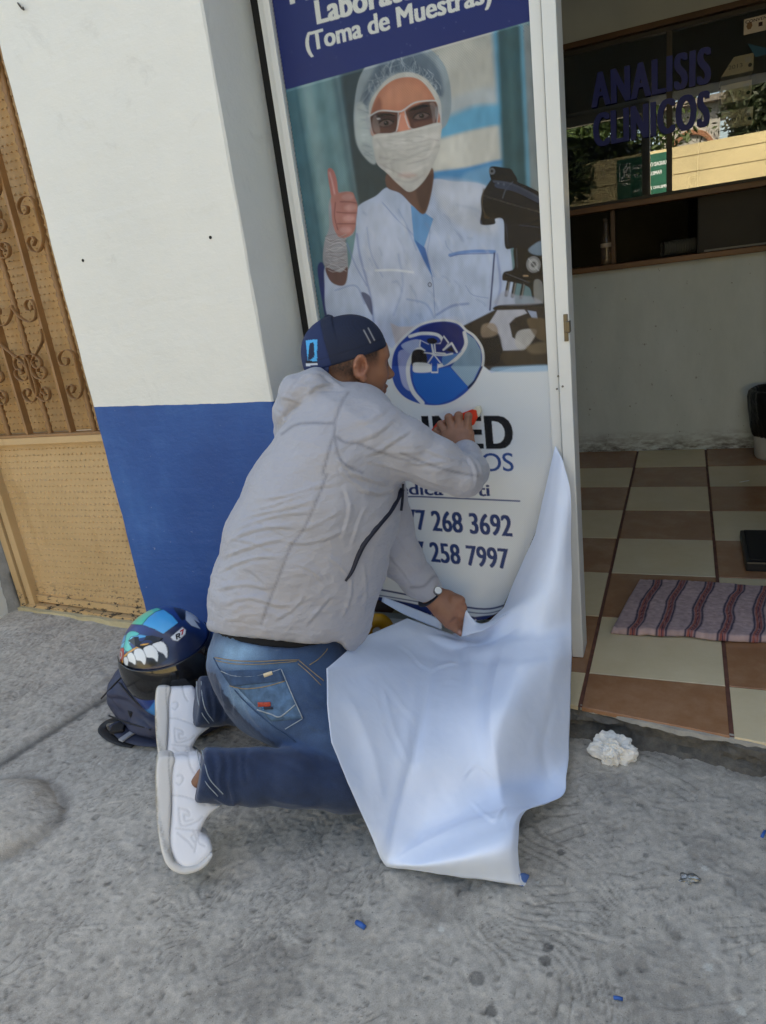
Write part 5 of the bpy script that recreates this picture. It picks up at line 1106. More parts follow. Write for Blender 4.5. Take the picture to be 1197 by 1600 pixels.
kj = vcol('grey_windbreaker', .55); kj.b.inputs['Sheen Weight'].default_value = .15; b1 = kj.bump(kj.ridged(11, 4, kj.coord((1, 1, 2.2), (0, .45, 0)), .5), .55, .009); b1 = kj.bump(kj.crumple(34, kj.coord((1, 1, 1.8), (0, .6, 0))), .22, .005, b1); b2 = kj.bump(kj.noise(85, 4, .6, vec=kj.coord((1, 1, 2.2), (0, .5, 0))), .16, .003, b1); kj.bump(kj.noise(900, 2), .10, .0006, b2)
jacket = mesh_np('jacket', jV, jF, kj.m, man, True, jc); Nj = normals(jV, jF)
M_navy = simple('navy_tape', (22, 26, 44), .6)
surf_strip('zipper', jV, Nj, [(629, 764), (612, 795), (590, 822), (570, 848), (560, 868), (550, 893), (540, 908)], [7.5, 9, 9, 8, 6, 3], M_navy, jacket, .003, 5, .002)
surf_strip('side_opening', jV, Nj, [(630, 756), (629, 780), (627, 798)], 4, M_navy, jacket, .003, 5, .001)
# ------------------------------------------------------------------ black shirt showing under the hem
SH = [nd(447, 972, -.400, 100, .132), nd(440, 1000, -.405, 101, .136), nd(436, 1030, -.415, 96, .130)]; lo, hi = bounds(SH); g = Grid(lo, hi, .006); S = sd_tube(g.P, SH, None, .01)
UVg = pix(g.P.reshape(-1, 3)).reshape(*g.P.shape[:3], 2); bl_ = catmull([(300, 985), (338, 990), (352, 1005), (380, 1018), (420, 1027), (460, 1029), (490, 1025), (512, 1008), (540, 1000)], 4)
S = smax(S, (UVg[..., 1] - np.interp(UVg[..., 0], bl_[:, 0], bl_[:, 1])) / 630, .006); sV, sF = nets(g, S); sV = smooth_mesh(sV, sF, 2)
mesh_np('shirt', sV, sF, simple('black_cotton', (20, 21, 25), .9, .2, 20, .4, 120), man, True)
# ------------------------------------------------------------------ jeans
jn = dict(pel=[nd(442, 1000, -.405, 104, .135), nd(428, 1035, -.42, 98, .145), nd(432, 1070, -.435, 84, .14)],
          nth=[nd(436, 1040, -.47, 90, .110), nd(474, 1092, -.50, 80, .100), nd(530, 1160, -.54, 62, .085), nd(590, 1216, -.565, 46, .070), nd(612, 1226, -.555, 38, .062)],
          nsh=[nd(606, 1222, -.555, 42, .065), nd(540, 1219, -.600, 46, .068), nd(460, 1214, -.655, 43, .062), nd(400, 1213, -.690, 41, .056), nd(360, 1213, -.715, 38, .052), nd(322, 1211, -.742, 38, .050), nd(300, 1209, -.755, 38, .050)],
          fth=[nd(430, 1030, -.34, 80, .10), nd(480, 1090, -.32, 58, .085), nd(524, 1126, -.31, 42, .065)],
          fsh=[nd(524, 1126, -.31, 42, .060), nd(440, 1100, -.390, 38, .055), nd(380, 1096, -.450, 35, .050), nd(340, 1096, -.490, 34, .047), nd(316, 1096, -.515, 35, .047), nd(300, 1096, -.53, 35, .047)])
lo, hi = bounds(sum(jn.values(), []), .02); g = Grid(lo, hi, .0058)
S = smin(sd_tube(g.P, jn['pel'], None, .03), sd_tube(g.P, jn['nth'], None, .03), .05); S = smin(S, sd_tube(g.P, jn['fth'], None, .02), .02)
S = smin(S, sd_tube(g.P, jn['nsh'], None, .02), .012); S = smin(S, sd_tube(g.P, jn['fsh'], None, .02), .010)
UVg = pix(g.P.reshape(-1, 3)).reshape(*g.P.shape[:3], 2); bl2 = catmull([(300, 970), (338, 985), (352, 1000), (380, 1012), (420, 1020), (460, 1022), (490, 1016), (512, 1000), (540, 1000), (640, 1000)], 4)
S = np.where(UVg[..., 1] < 1060, smax(S, (np.interp(UVg[..., 0], bl2[:, 0], bl2[:, 1]) - 10 - UVg[..., 1]) / 630, .004), S)
# cuffs
nc = pt(306, 1210, -.750); S = smax(S, np.where(np.linalg.norm(g.P - nc.astype(np.float32), axis=-1) < .11, halfsp(g.P, pt(311, 1210, -.750), pt(300, 1209, -.757) - pt(345, 1213, -.725)), -1), .005)
fc = pt(306, 1097, -.524); S = smax(S, np.where(np.linalg.norm(g.P - fc.astype(np.float32), axis=-1) < .10, halfsp(g.P, pt(307, 1096, -.524), pt(300, 1096, -.53) - pt(340, 1097, -.49)), -1), .005)
S = smax(S, -g.P[..., 2] + .002, .01)
nV, nF = nets(g, S); nV = smooth_mesh(nV, nF, 2)
z1 = Z(120, 900, 2.9925); z5 = Z(310, 960, 4.433)
NL = [(z1(P_), wd, amp) for P_, wd, amp in (([(600, 830), (620, 920), (680, 1030)], 4, .0050), ([(640, 815), (670, 880), (665, 960), (700, 1040)], 5, .0075), ([(700, 815), (720, 880), (715, 960), (740, 1060)], 5, .0065), ([(770, 820), (770, 900), (780, 980)], 5, .0050), ([(820, 815), (800, 880), (820, 960)], 5, .004), ([(640, 1030), (720, 1065), (760, 1040)], 5, .006),
      ([(900, 830), (980, 850), (1080, 900)], 6, .0040), ([(880, 1030), (1000, 1060), (1150, 1075)], 6, .0030), ([(620, 500), (640, 570), (650, 690)], 4, .0050), ([(670, 490), (690, 560), (700, 640), (680, 690)], 4, .0070), ([(720, 510), (740, 580), (740, 660)], 4, .0050), ([(600, 500), (610, 600), (640, 690)], 4, .005), ([(780, 560), (800, 620), (850, 680)], 5, .004),
      ([(1000, 760), (1090, 820), (1180, 860)], 6, .0040), ([(1050, 560), (1120, 600), (1160, 620)], 4, .0030), ([(1060, 480), (1110, 540), (1160, 560)], 4, .0030), ([(1070, 690), (1130, 720), (1180, 720)], 4, .0030), ([(720, 560), (800, 650), (900, 740)], 4, .0018), ([(660, 420), (740, 430), (820, 425)], 4, .002))]
nV = folds(nV, nF, NL); Nn_ = normals(nV, nF); nV += Nn_ * (.0016 * fbm(nV * 22, 3) + .0006 * fbm(nV * 90, 2))[:, None]; Nn_ = normals(nV, nF); uvn = pix(nV)
jcol = np.tile(lin((44, 68, 102)), (len(nV), 1))
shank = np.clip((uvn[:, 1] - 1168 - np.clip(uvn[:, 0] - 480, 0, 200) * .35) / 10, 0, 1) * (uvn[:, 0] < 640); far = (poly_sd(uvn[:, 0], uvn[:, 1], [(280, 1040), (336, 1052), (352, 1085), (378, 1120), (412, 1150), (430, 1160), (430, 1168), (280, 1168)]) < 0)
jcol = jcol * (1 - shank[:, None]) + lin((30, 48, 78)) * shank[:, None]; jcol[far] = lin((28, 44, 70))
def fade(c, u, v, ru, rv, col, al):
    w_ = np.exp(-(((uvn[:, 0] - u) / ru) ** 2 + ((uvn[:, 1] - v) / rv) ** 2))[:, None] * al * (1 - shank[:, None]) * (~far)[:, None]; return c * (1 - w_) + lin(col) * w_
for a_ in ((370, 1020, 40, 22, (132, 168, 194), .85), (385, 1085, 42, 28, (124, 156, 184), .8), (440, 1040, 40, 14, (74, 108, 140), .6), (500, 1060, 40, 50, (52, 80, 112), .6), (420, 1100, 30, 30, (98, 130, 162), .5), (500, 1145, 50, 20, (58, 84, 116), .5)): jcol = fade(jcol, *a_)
jcol *= (1 + .12 * fbm(nV * 60, 3) + .10 * fbm(nV * [18, 18, 70], 3))[:, None]
kd = vcol('denim', .85); kd.b.inputs['Sheen Weight'].default_value = .2
tw = kd.noise(700, 3, .6, vec=kd.coord((1, 1, .35))); a = kd.n('ShaderNodeVertexColor'); a.layer_name = 'Col'; kd.base(kd.mix(.45, a.outputs[0], kd.ramp(tw, [(.3, (.28, .28, .28)), (.7, (.74, .74, .74))]), 'OVERLAY')); kd.bump(tw, .4, .001)
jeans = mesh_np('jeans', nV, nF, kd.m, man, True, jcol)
M_st = simple('tan_stitch', (150, 132, 104), .8, .2, 60); M_st2 = simple('pale_stitch', (150, 160, 168), .8, .2, 60); M_den2 = simple('pocket_denim', (74, 104, 134), .85, .35, 60, .6, 500, .001); M_den3 = simple('dark_denim', (50, 74, 104), .85, .3, 60, .6, 500, .001)
S_ = lambda n, P_, w_, m, z=z5: surf_strip(n, nV, Nn_, z(P_), w_, m, jeans, .0045 if n in ('pocket_label', 'embroidery') else .0030, 5, .0008)
surf_patch('back_pocket', nV, Nn_, z5([(155, 392), (570, 378), (722, 720), (500, 740)]), M_den2, jeans, .0016)
surf_patch('pocket_band', nV, Nn_, z5([(158, 394), (570, 380), (600, 460), (225, 500)]), M_den3, jeans, .0030)
S_('stitch', [(155, 392), (240, 425), (360, 430), (480, 408), (570, 378)], 1.3, M_st2); S_('stitch', [(215, 495), (320, 515), (460, 500), (600, 462)], 1.3, M_st); S_('stitch', [(575, 380), (650, 560), (722, 720)], 1.4, M_st2); S_('stitch', [(722, 722), (600, 795)], 1.2, M_st2)
S_('stitch', [(405, 660), (500, 690), (560, 710), (620, 670), (672, 625)], 2.0, M_st2); S_('stitch', [(112, 298), (250, 320), (420, 325), (560, 318), (700, 315)], 1.4, M_st); S_('stitch', [(120, 320), (250, 342), (420, 345), (560, 335), (680, 325)], 1.0, M_st)
S_('stitch', [(770, 350), (830, 310), (880, 260), (895, 235)], 1.2, M_st); S_('stitch', [(700, 320), (770, 380), (870, 460)], 1.2, M_st); S_('stitch', [(690, 340), (760, 400), (850, 490)], 1.0, M_st); S_('pocket_label', [(452, 424), (512, 404)], 6, simple('label', (206, 190, 160), .8)); S_('seam', [(105, 300), (160, 400), (300, 580), (500, 760), (680, 887)], 1.6, M_den3)
S_('embroidery', [(412, 625), (500, 622)], 7, simple('red_thread', (170, 66, 46), .8, .4, 200)); S_('embroidery', [(440, 650), (515, 648)], 4, simple('dark_thread', (36, 40, 56), .8)); S_('embroidery', [(449, 640), (452, 662)], 3, simple('blue_thread', (50, 130, 180), .8))
for P_ in ([(562, 812), (575, 880), (600, 960), (660, 1030)], [(585, 812), (600, 880), (622, 950), (685, 1020)]): S_('stitch', P_, 1.3, M_st2, z1)
for P_ in ([(560, 492), (565, 570), (585, 640), (620, 690)], [(582, 492), (588, 570), (605, 630), (640, 680)]): S_('stitch', P_, 1.2, M_st2, z1)
for i in range(16):
    t = i / 15; a_ = catmull([(562, 812), (575, 880), (600, 960), (660, 1030)], 5); b_ = catmull([(585, 812), (600, 880), (622, 950), (685, 1020)], 5)
# ------------------------------------------------------------------ shoes (outlines measured, extruded across the foot and rounded)
LH = np.array([-.66, .64, -.39]); LH /= np.linalg.norm(LH)
def shoe_frame(u, v, y):
    C = pt(u, v, y); d0 = (C - CAM) / np.linalg.norm(C - CAM); e1 = CR - (CR @ d0) * d0; e1 /= np.linalg.norm(e1); e2 = np.cross(d0, e1); 
    if e2 @ CU > 0: e2 = -e2
    return C, d0, e1, e2, FPX / np.linalg.norm(C - CAM) * math.sqrt(1 + ((u - CX) / FPX) ** 2 + ((v - CY) / FPX) ** 2) ** 0
SC_, sd0, se1, se2, _ = shoe_frame(285, 1260, -.775)
spp = np.linalg.norm(pix(SC_ + se1 * .01) - pix(SC_)) / .01; spv = np.linalg.norm(pix(SC_ + se2 * .01) - pix(SC_)) / .01
def shoe_uv(P):
    q = P - SC_; s = (q @ sd0) / (LH @ sd0); w_ = q - s[..., None] * LH; return 285 + (w_ @ se1) * spp, 1260 + (w_ @ se2) * spv, s
g = Grid(SC_ - [.16, .16, .17], SC_ + [.16, .16, .17], .003); Us, Vs2, ls = shoe_uv(g.P.astype(np.float64))
solo = catmull(z1([(357, 828), (350, 900), (360, 990), (372, 1080), (392, 1180), (420, 1270), (455, 1325), (510, 1354), (570, 1348), (620, 1320), (646, 1278), (640, 1262), (600, 1300), (560, 1318), (496, 1312), (452, 1232), (440, 1110), (434, 1000), (426, 900), (428, 826)]), 4, True)
upo = catmull(z1([(425, 830), (500, 820), (556, 822), (586, 880), (596, 930), (606, 985), (626, 1028), (650, 1046), (672, 1056), (640, 1082), (612, 1110), (592, 1150), (590, 1180), (620, 1200), (640, 1235), (640, 1270), (570, 1330), (496, 1320), (446, 1232), (440, 1100), (428, 1000), (418, 900)]), 4, True)
tpos = np.clip((Vs2 - 1180) / 160, 0, 1); hw = .036 + .014 * tpos
Ss = smax(poly_sd(Us, Vs2, solo) / spp, np.abs(ls) - hw - .0015, .007)
Su = smax(poly_sd(Us, Vs2, upo) / spp, np.abs(ls) - hw + .002 + .006 * np.clip((Us - 300) / 40, 0, 1) * (1 - tpos), .016)
opening = catmull(z1([(566, 800), (640, 800), (720, 1040), (668, 1052), (600, 1020), (574, 960)]), 3, True)
zS = z1
shoe = bpy.data.objects.new('shoe', None); COL.objects.link(shoe); shoe.parent = man
M_sole = simple('worn_rubber', (206, 202, 194), .65, .14, 30, .4, 160, .001)
M_upp = simple('white_leather', (226, 226, 226), .42, .05, 14, .25, 120, .001); M_line = simple('leather_seam', (176, 178, 182), .6, .05)
sV, sF = nets(g, Ss); sV = smooth_mesh(sV, sF, 2); uV, uF = nets(g, Su); uV = smooth_mesh(uV, uF, 2); uV[:] = uV
Nu = normals(uV, uF); uvu = pix(uV); dl = np.zeros(len(uV)); fcu = (Nu * (uV - CAM)).sum(1) < 0
LINES = [[(447, 1025), (500, 1030), (560, 1050), (600, 1070)], [(520, 822), (530, 880), (552, 925)], [(470, 835), (500, 832), (520, 840)], [(478, 1085), (484, 1150), (500, 1168), (560, 1150), (590, 1125)], [(478, 1085), (520, 1096), (528, 1120), (505, 1118), (510, 1145), (545, 1138)], [(462, 1180), (520, 1185), (560, 1190), (590, 1180)], [(470, 1200), (520, 1240), (545, 1270)], [(545, 1185), (560, 1230), (552, 1290)], [(575, 1180), (570, 1240), (600, 1262)], [(590, 1190), (540, 1215), (550, 1240)], [(470, 935), (490, 930), (500, 950), (482, 975), (465, 965)]]
for L_ in LINES:
    d, t, s = seg_dist(uvu, catmull(z1(L_), 4)); dl = np.maximum(dl, np.exp(-(d / 1.3) ** 2) * fcu)
uV -= Nu * (dl * .0015)[:, None]
cl = np.tile(lin((236, 236, 238)), (len(uV), 1)) * (1 - .18 * dl[:, None]) * (1 + .03 * fbm(uV * 30, 2))[:, None]
ku = vcol('white_leather', .42); ku.bump(ku.noise(160, 3), .15, .001)
Nsol = normals(sV, sF); uvs = pix(sV); zz_ = ((uvs[:, 1]) / 3.2) % 1.0; edge_ = np.exp(-(seg_dist(uvs, catmull(z1([(357, 828), (350, 900), (360, 990), (372, 1080), (392, 1180), (420, 1270), (455, 1325)]), 5))[0] / 5) ** 2); sV -= Nsol * (edge_ * (zz_ < .45) * .0032)[:, None]
cs_ = np.tile(lin((212, 209, 203)), (len(sV), 1)); us_, vs_, l_ = shoe_uv(sV)
bot = np.clip((.002 - (poly_sd(us_, vs_, solo) / spp + .004)) * 0, 0, 1)
dirt = np.clip(.35 + .8 * fbm(sV * 40, 3), 0, 1) * edge_; cs_ = cs_ * (1 - .8 * dirt[:, None]) + lin((140, 126, 100)) * .8 * dirt[:, None]
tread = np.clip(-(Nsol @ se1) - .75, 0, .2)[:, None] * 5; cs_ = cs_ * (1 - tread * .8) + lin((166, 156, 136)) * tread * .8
g_line = np.exp(-(seg_dist(uvs, catmull(z1([(432, 828), (430, 900), (440, 1000), (445, 1100), (462, 1210), (500, 1288), (560, 1302), (640, 1245)]), 5))[0] / 1.2) ** 2); cs_ *= (1 - .4 * g_line)[:, None]
ksl = vcol('worn_rubber', .6); ksl.bump(ksl.noise(200, 3), .2, .001)
mesh_np('sole', sV, sF, ksl.m, shoe, True, cs_); mesh_np('upper', uV, uF, ku.m, shoe, True, cl)
bm = bmesh.new(); M_sock = simple('ankle', (128, 92, 72), .6)
cV_, cF_ = tube_path([pt(330, 1204, -.735), pt(318, 1212, -.742), pt(306, 1224, -.750)], [.018, .017, .012], 16); 
mesh_np('sock', cV_, [tuple(f) for f in cF_], M_sock, man, True)
vsh = np.array([-.202, .240, -.004]); sh2 = shoe.copy(); COL.objects.link(sh2); sh2.location = Vector(vsh)
for c in list(shoe.children):
    d_ = c.copy(); COL.objects.link(d_); d_.parent = sh2
# ------------------------------------------------------------------ watch
wc = pt(671, 932, -.061); wd_ = dirc / np.linalg.norm(dirc); wa = np.cross(wd_, [0, 0, 1.0]); wa /= np.linalg.norm(wa); wb = np.cross(wa, wd_); Pr = [wc + wa * .031 * math.cos(t) + wb * .031 * math.sin(t) for t in np.linspace(0, 2 * math.pi, 33)]
wv_, wf_ = tube_path(Pr, [(.0085, .0022)] * 33, 8, False, up=wd_)
watch = mesh_np('watch', wv_ - 0, wf_, simple('dark_strap', (26, 30, 44), .5), man, True)
wp = pt(684, 923, -.082); nrm = (CAM - wp) / np.linalg.norm(CAM - wp) + np.array([.5, 0, .5]); nrm /= np.linalg.norm(nrm); Mw = Matrix.Translation(wp) @ Vector(nrm).to_track_quat('Z', 'Y').to_matrix().to_4x4()
bm = bmesh.new(); bmesh.ops.create_cone(bm, cap_ends=True, segments=20, radius1=.0125, radius2=.0115, depth=.008, matrix=Mw); bm_obj('watch_case', bm, simple('steel', (150, 152, 156), .25, metal=1), watch)
bm = bmesh.new(); bmesh.ops.create_cone(bm, cap_ends=True, segments=20, radius1=.0095, radius2=.0095, depth=.001, matrix=Mw @ Matrix.Translation((0, 0, .0046))); bm_obj('watch_dial', bm, simple('dial', (226, 230, 232), .2), watch)
settle(man)
# ------------------------------------------------------------------ squeegee in his right hand
sq = thing('squeegee', 'flat red-orange squeegee card with a cream felt edge held against the banner', 'squeegee')
th = .010
prism('blade', [pt(*p, .082) for p in [(664, 686), (682, 661), (738, 640), (744, 641), (746, 652), (740, 664), (690, 688)]], (0, th, 0), simple('orange_plastic', (222, 66, 40), .4), sq, .0012)
prism('felt_edge', [pt(*p, .0815) for p in [(738.5, 640), (744, 635), (750, 635), (752, 643), (748, 652), (746.2, 651), (744.4, 641)]], (0, th + .001, 0), simple('cream_felt', (214, 208, 186), .9), sq, .001)
settle(sq)
# ================================================================== IRON GATE LEFT OF THE PILLAR
gate = thing('iron_gate', 'tan enamelled steel gate with studded sheet, twisted bars and scrolls', 'gate')
GY0 = 0.080; GX0, GX1 = -2.150, -1.4055; GZ1 = 2.349
def studs(x0, x1, z0, z1, y, nm, par, m=M_tan):
    bm = bmesh.new(); vs = [bm.verts.new(p) for p in ((x0, y, z0), (x1, y, z0), (x1, y, z1), (x0, y, z1))]; bm.faces.new(vs)
    dx, dz = .0208, .0232; r = .0056; j = 0; z = z0 + .012
    while z < z1 - .006:
        x = x0 + .008 + (dx / 2 if j % 2 else 0)
        while x < x1 - .006:
            s = r * (.8 + .35 * random.random()) if j % 2 == 0 else r * .62; h = .0075 * (.8 + .4 * random.random()); ax = x + random.uniform(-.0008, .0008); az = z + random.uniform(-.0008, .0008)
            b = [bm.verts.new(p) for p in ((ax - s, y - .0001, az - s * .4), (ax + s, y - .0001, az - s * .4), (ax, y - .0001, az + s))]; t = bm.verts.new((ax, y - h, az - s * .25))
            for k in range(3): bm.faces.new((b[k], b[(k + 1) % 3], t))
            x += dx
        z += dz; j += 1
    return bm_obj(nm, bm, m, par)
RZ = 0.790
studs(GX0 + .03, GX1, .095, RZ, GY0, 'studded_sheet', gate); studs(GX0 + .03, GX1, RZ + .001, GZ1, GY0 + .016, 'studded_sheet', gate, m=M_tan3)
def gb(nm, lo, hi, m=M_tan2, bev=.002): return box(nm, lo, hi, m, gate, bev)
gb('rail', (GX0 + .028, GY0 - .040, RZ - .006), (GX1 - .001, GY0 - .002, RZ + .004)); gb('rail', (GX0 + .028, GY0 - .0385, RZ - .030), (GX1 - .001, GY0 - .034, RZ - .0062), M_tan, .001)
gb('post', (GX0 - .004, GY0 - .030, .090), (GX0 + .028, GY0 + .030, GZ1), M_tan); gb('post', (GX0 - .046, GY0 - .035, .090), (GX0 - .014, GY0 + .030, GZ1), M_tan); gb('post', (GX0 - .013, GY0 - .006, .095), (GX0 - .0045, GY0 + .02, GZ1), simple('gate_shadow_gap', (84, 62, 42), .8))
# bottom rail and mortar threshold follow the rising pavement
def slanted(nm, x0, x1, zl, zr, h, y0, y1, m, par):
    bm = bmesh.new(); n = 40; R_ = []
    for i in range(n + 1):
        x = x0 + (x1 - x0) * i / n; z = zl + (zr - zl) * i / n; w_ = .002 * fbm(np.array([x * 22, 1., 2.]), 2) if m is M_sill else 0
        R_.append([bm.verts.new(p) for p in ((x, y0 + w_ * 2, z + w_), (x, y1, z), (x, y1, z + h), (x, y0 + w_ * 2, z + h + w_))])
    for a_, b_ in zip(R_[:-1], R_[1:]):
        for k in range(4): bm.faces.new((a_[k], b_[k], b_[(k + 1) % 4], a_[(k + 1) % 4]))
    bm.faces.new(R_[0]); bm.faces.new(R_[-1]); return bm_obj(nm, bm, m, par)
slanted('bottom_rail', GX0 + .028, GX1 - .001, .118, .083, .028, GY0 - .012, GY0 + .02, M_tan, gate); slanted('threshold', GX0 - .05, GX1 - .001, .098, .064, .016, GY0 - .034, GY0 + .03, M_tan, gate)
slanted('mortar_bed', GX0 - .05, GX1 - .001, .060, .030, .042, GY0 - .052, GY0 + .03, M_sill, gate)
BY = GY0 - .022
flat0 = pt(45, 674, BY)[0]; flat1 = pt(113, 674, BY)[0]; sp = (flat1 - flat0) / 2
x = flat1 + sp; k = 1; bars = []
while x > GX0 + .04:
    if k % 2: 
        zs = np.arange(RZ + .004, GZ1, .0035); P = np.array([(x, BY, z) for z in zs]); V_, F_ = tube_path(P, .0105, 4, False, None, (0, 1, 0), .20)
        mesh_np('twisted_bar', V_, [tuple(f) for f in F_], M_tan2, gate)
    else: gb('flat_bar', (x - .0055, BY - .011, RZ + .004), (x + .0055, BY + .013, GZ1), M_tan2, .001)
    bars.append(x); x -= sp; k += 1
zG = Z(0, 380, 5.16)
def scroll(P_, dx=0.0, dz=0.0, mir=None, z=zG):
    C = catmull(z(P_), 7); W_ = pts(C, BY - .012); W_[:, 0] += dx; W_[:, 2] += dz
    if mir is not None: W_[:, 0] = 2 * mir - W_[:, 0]
    V_, F_ = tube_path(W_, [(.0016, .0085)] * len(W_), 8, True, None, (0, 1, 0)); o = mesh_np('scroll', V_, [tuple(f) for f in F_], M_tan2, gate, True)
# sweep helper keeps the strip edge-on: width along y, thickness in the plane
SR = [(335, 690), (345, 780), (305, 870), (262, 945), (262, 1030), (300, 1085), (350, 1092), (374, 1050), (352, 1004), (314, 1000), (306, 1035), (334, 1042)]
tw0 = pt(78, 672, BY)[0]
SC1 = [(575, 900), (545, 862), (505, 872), (478, 925), (500, 978), (542, 975), (548, 935), (516, 920)]
CC_ = [(516, 922), (548, 935), (545, 978), (500, 980), (476, 925), (505, 870), (560, 862), (600, 905), (625, 1010), (655, 1110), (664, 1190), (630, 1250), (578, 1240), (545, 1180), (572, 1142), (602, 1170), (588, 1208)]
UP = [(95, 500), (118, 545), (170, 600), (235, 635), (284, 608), (292, 550), (268, 470), (228, 456), (205, 495), (225, 540), (262, 532), (254, 500)]
for base in range(0, 4):
    d_ = -base * 2 * sp
    for vz in (0, 1, 2, 3):
        h_ = vz * .46
        if tw0 + d_ > GX0 + .08: scroll(SR, d_, h_); scroll(SR, d_, h_, tw0 + d_)
        if vz < 4 and tw0 + d_ + 2 * sp - .04 > GX0 + .1:
            scroll(CC_, d_, h_)
            if base: scroll(CC_, d_, h_, tw0 + d_ + 2 * sp)
        if tw0 + d_ > GX0 + .08: scroll(UP, d_, h_); scroll(UP, d_, h_, tw0 + d_)
settle(gate)
# rough mortar jamb and white reveal of the neighbouring pier
bm = bmesh.new(); rows = []
for z in np.arange(-.05, 6, .012 if True else .1):
    if z > 1.3 and len(rows) and z < 5.98: continue
    a_ = np.array([0, z * 18, 4.]); n1 = fbm(a_, 4); n2 = fbm(a_ + 9, 4)
    rows.append([bm.verts.new(p) for p in ((-2.2345, .055, z), (-2.197 + .010 * n1, .052 + .004 * n2, z), (-2.208 + .008 * n2, .036 + .008 * n1, z), (-2.229 + .003 * n1, .014 + .012 * n2, z), (-2.2345, .010 + .012 * n2, z))])
for a_, b_ in zip(rows[:-1], rows[1:]):
    for j in range(4): bm.faces.new((a_[j], a_[j + 1], b_[j + 1], b_[j]))
bm_obj('mortar_jamb', bm, M_mortar, bld, True)
# ================================================================== THINGS IN THE ROOM
# towel mat
zM = Z(850, 560, 2.5014)
mz = zt + .012; ft = [zM([p])[0] for p in [(350, 1055), (455, 1062), (572, 1072), (697, 1082), (822, 1082)]]; bt = [zM([p])[0] for p in [(445, 870), (540, 882), (650, 888), (765, 895), (868, 905)]]
fx = [gz(u, v, mz)[0] for u, v in ft]; bx = [gz(u, v, mz)[0] for u, v in bt]
L0 = gz(955, 985, mz); L1 = gz(999, 905, mz)
step = np.mean(np.diff(fx)); fx += [fx[-1] + step * i for i in (1, 2, 3, 4)]; stepb = np.mean(np.diff(bx)); bx += [bx[-1] + stepb * i for i in (1, 2, 3, 4)]
nx_, ny_ = 330, 190; s_, t_ = np.meshgrid(np.linspace(0, 1, nx_), np.linspace(0, 1, ny_), indexing='ij')
xr = .93; X = (L0[0] * (1 - t_) + L1[0] * t_) * (1 - s_) + xr * s_; Y = (L0[1] + .0 + .012 * s_) * (1 - t_) + (L1[1] - .02 * s_) * t_
Y = Y + .004 * np.sin(X * 31) * (1 - t_) + .003 * fbm(np.stack([X * 20, Y * 0, X * 0], -1), 2) * (1 - t_)
lay = np.clip((t_ - 0) / .015, 0, 1); hgt = .003 + .016 * lay * (1 - .35 * t_) + .0035 * fbm(np.stack([X * 9, Y * 7, X * 0], -1), 3) + .006 * np.exp(-((X - (L0[0] + .10 + .05 * t_)) / .018) ** 2) * (1 - t_) ** 2 + .0010 * fbm(np.stack([X * 120, Y * 120, X * 0], -1), 2)
ed = np.minimum(np.minimum(s_ / .006, (1 - s_) / .006), (1 - t_) / .012); hgt = hgt * np.clip(ed, .15, 1)
mc = np.tile(lin((186, 160, 156)), (nx_, ny_, 1)); xs0 = np.interp(np.arange(len(fx)), np.arange(len(fx)), fx)
for a0, b0_ in zip(fx, bx):
    xc = a0 * (1 - t_) + b0_ * t_ + .0045 * np.sin(t_ * 9) + .003 * fbm(np.stack([t_ * 7, t_ * 0 + a0 * 30, t_ * 0], -1), 2); d = X - xc
    for (o_, w_, c_) in ((-.0125, .0036, (60, 54, 76)), (.0125, .0036, (60, 54, 76)), (-.0045, .0042, (160, 84, 70)), (.0045, .0042, (140, 76, 72)), (0, .0013, (60, 40, 62))):
        a_ = np.clip(1.3 - np.abs(d - o_) / w_, 0, 1)[..., None]; mc = mc * (1 - a_) + lin(c_) * a_
mc *= (1 + .16 * fbm(np.stack([X * 90, Y * 90, X * 0], -1), 3))[..., None]
I_ = np.arange(nx_ * ny_).reshape(nx_, ny_); km = vcol('terry_cloth', .95); km.bump(km.noise(420, 4, .7), .8, .003)
mat_ = mesh_np('towel', np.stack([X, Y, zt + hgt], -1).reshape(-1, 3), np.stack([I_[:-1, :-1], I_[1:, :-1], I_[1:, 1:], I_[:-1, 1:]], -1).reshape(-1, 4), km.m, None, True, mc.reshape(-1, 3))
md = mat_.modifiers.new('t', 'SOLIDIFY'); md.thickness = .003; md.offset = 1
tag(mat_, 'folded mauve towel with red and navy stripes lying as a doormat on the tiles', 'towel')
# black floor scale / tray
sc_ = thing('floor_scale', 'flat black box lying on the tiles at the right beyond the striped towel', 'scale'); p = gz(1165, 893, zt); sx0, sy0 = p[0], p[1]
box('case', (sx0, sy0, zt), (sx0 + .30, sy0 + .30, zt + .035), simple('black_plastic', (24, 25, 28), .4), sc_, .006); box('plate', (sx0 + .012, sy0 + .012, zt + .0352), (sx0 + .288, sy0 + .288, zt + .040), simple('black_rubber', (16, 17, 19), .7), sc_, .002); settle(sc_)
# bin with black liner
bn = thing('trash_bin', 'white plastic bin lined with a black bag against the reception wall', 'bin'); bxc, byc = .672, 2.14
def lathe(nm, prof, c, mat, par, n=40, wob=None):
    V_ = []; F_ = []; m = len(prof)
    for i, (r, z) in enumerate(prof):
        for k in range(n):
            th = 2 * math.pi * k / n; rr = r * (1 + (wob(th, z) if wob else 0)); V_.append((c[0] + rr * math.cos(th), c[1] + rr * math.sin(th), c[2] + z))
    for i in range(m - 1):
        for k in range(n): F_.append((i * n + k, i * n + (k + 1) % n, (i + 1) * n + (k + 1) % n, (i + 1) * n + k))
    return mesh_np(nm, V_, F_, mat, par, True)
lathe('bucket', [(.001, 0), (.105, 0), (.110, .01), (.118, .10), (.128, .24), (.132, .32), (.126, .32), (.12, .24), (.10, .02), (.001, .02)], (bxc, byc, zt), simple('white_plastic', (206, 208, 204), .4), bn)
kbag = simple('black_bag', (14, 14, 16), .28, .1, 20, .9, 26, .01)
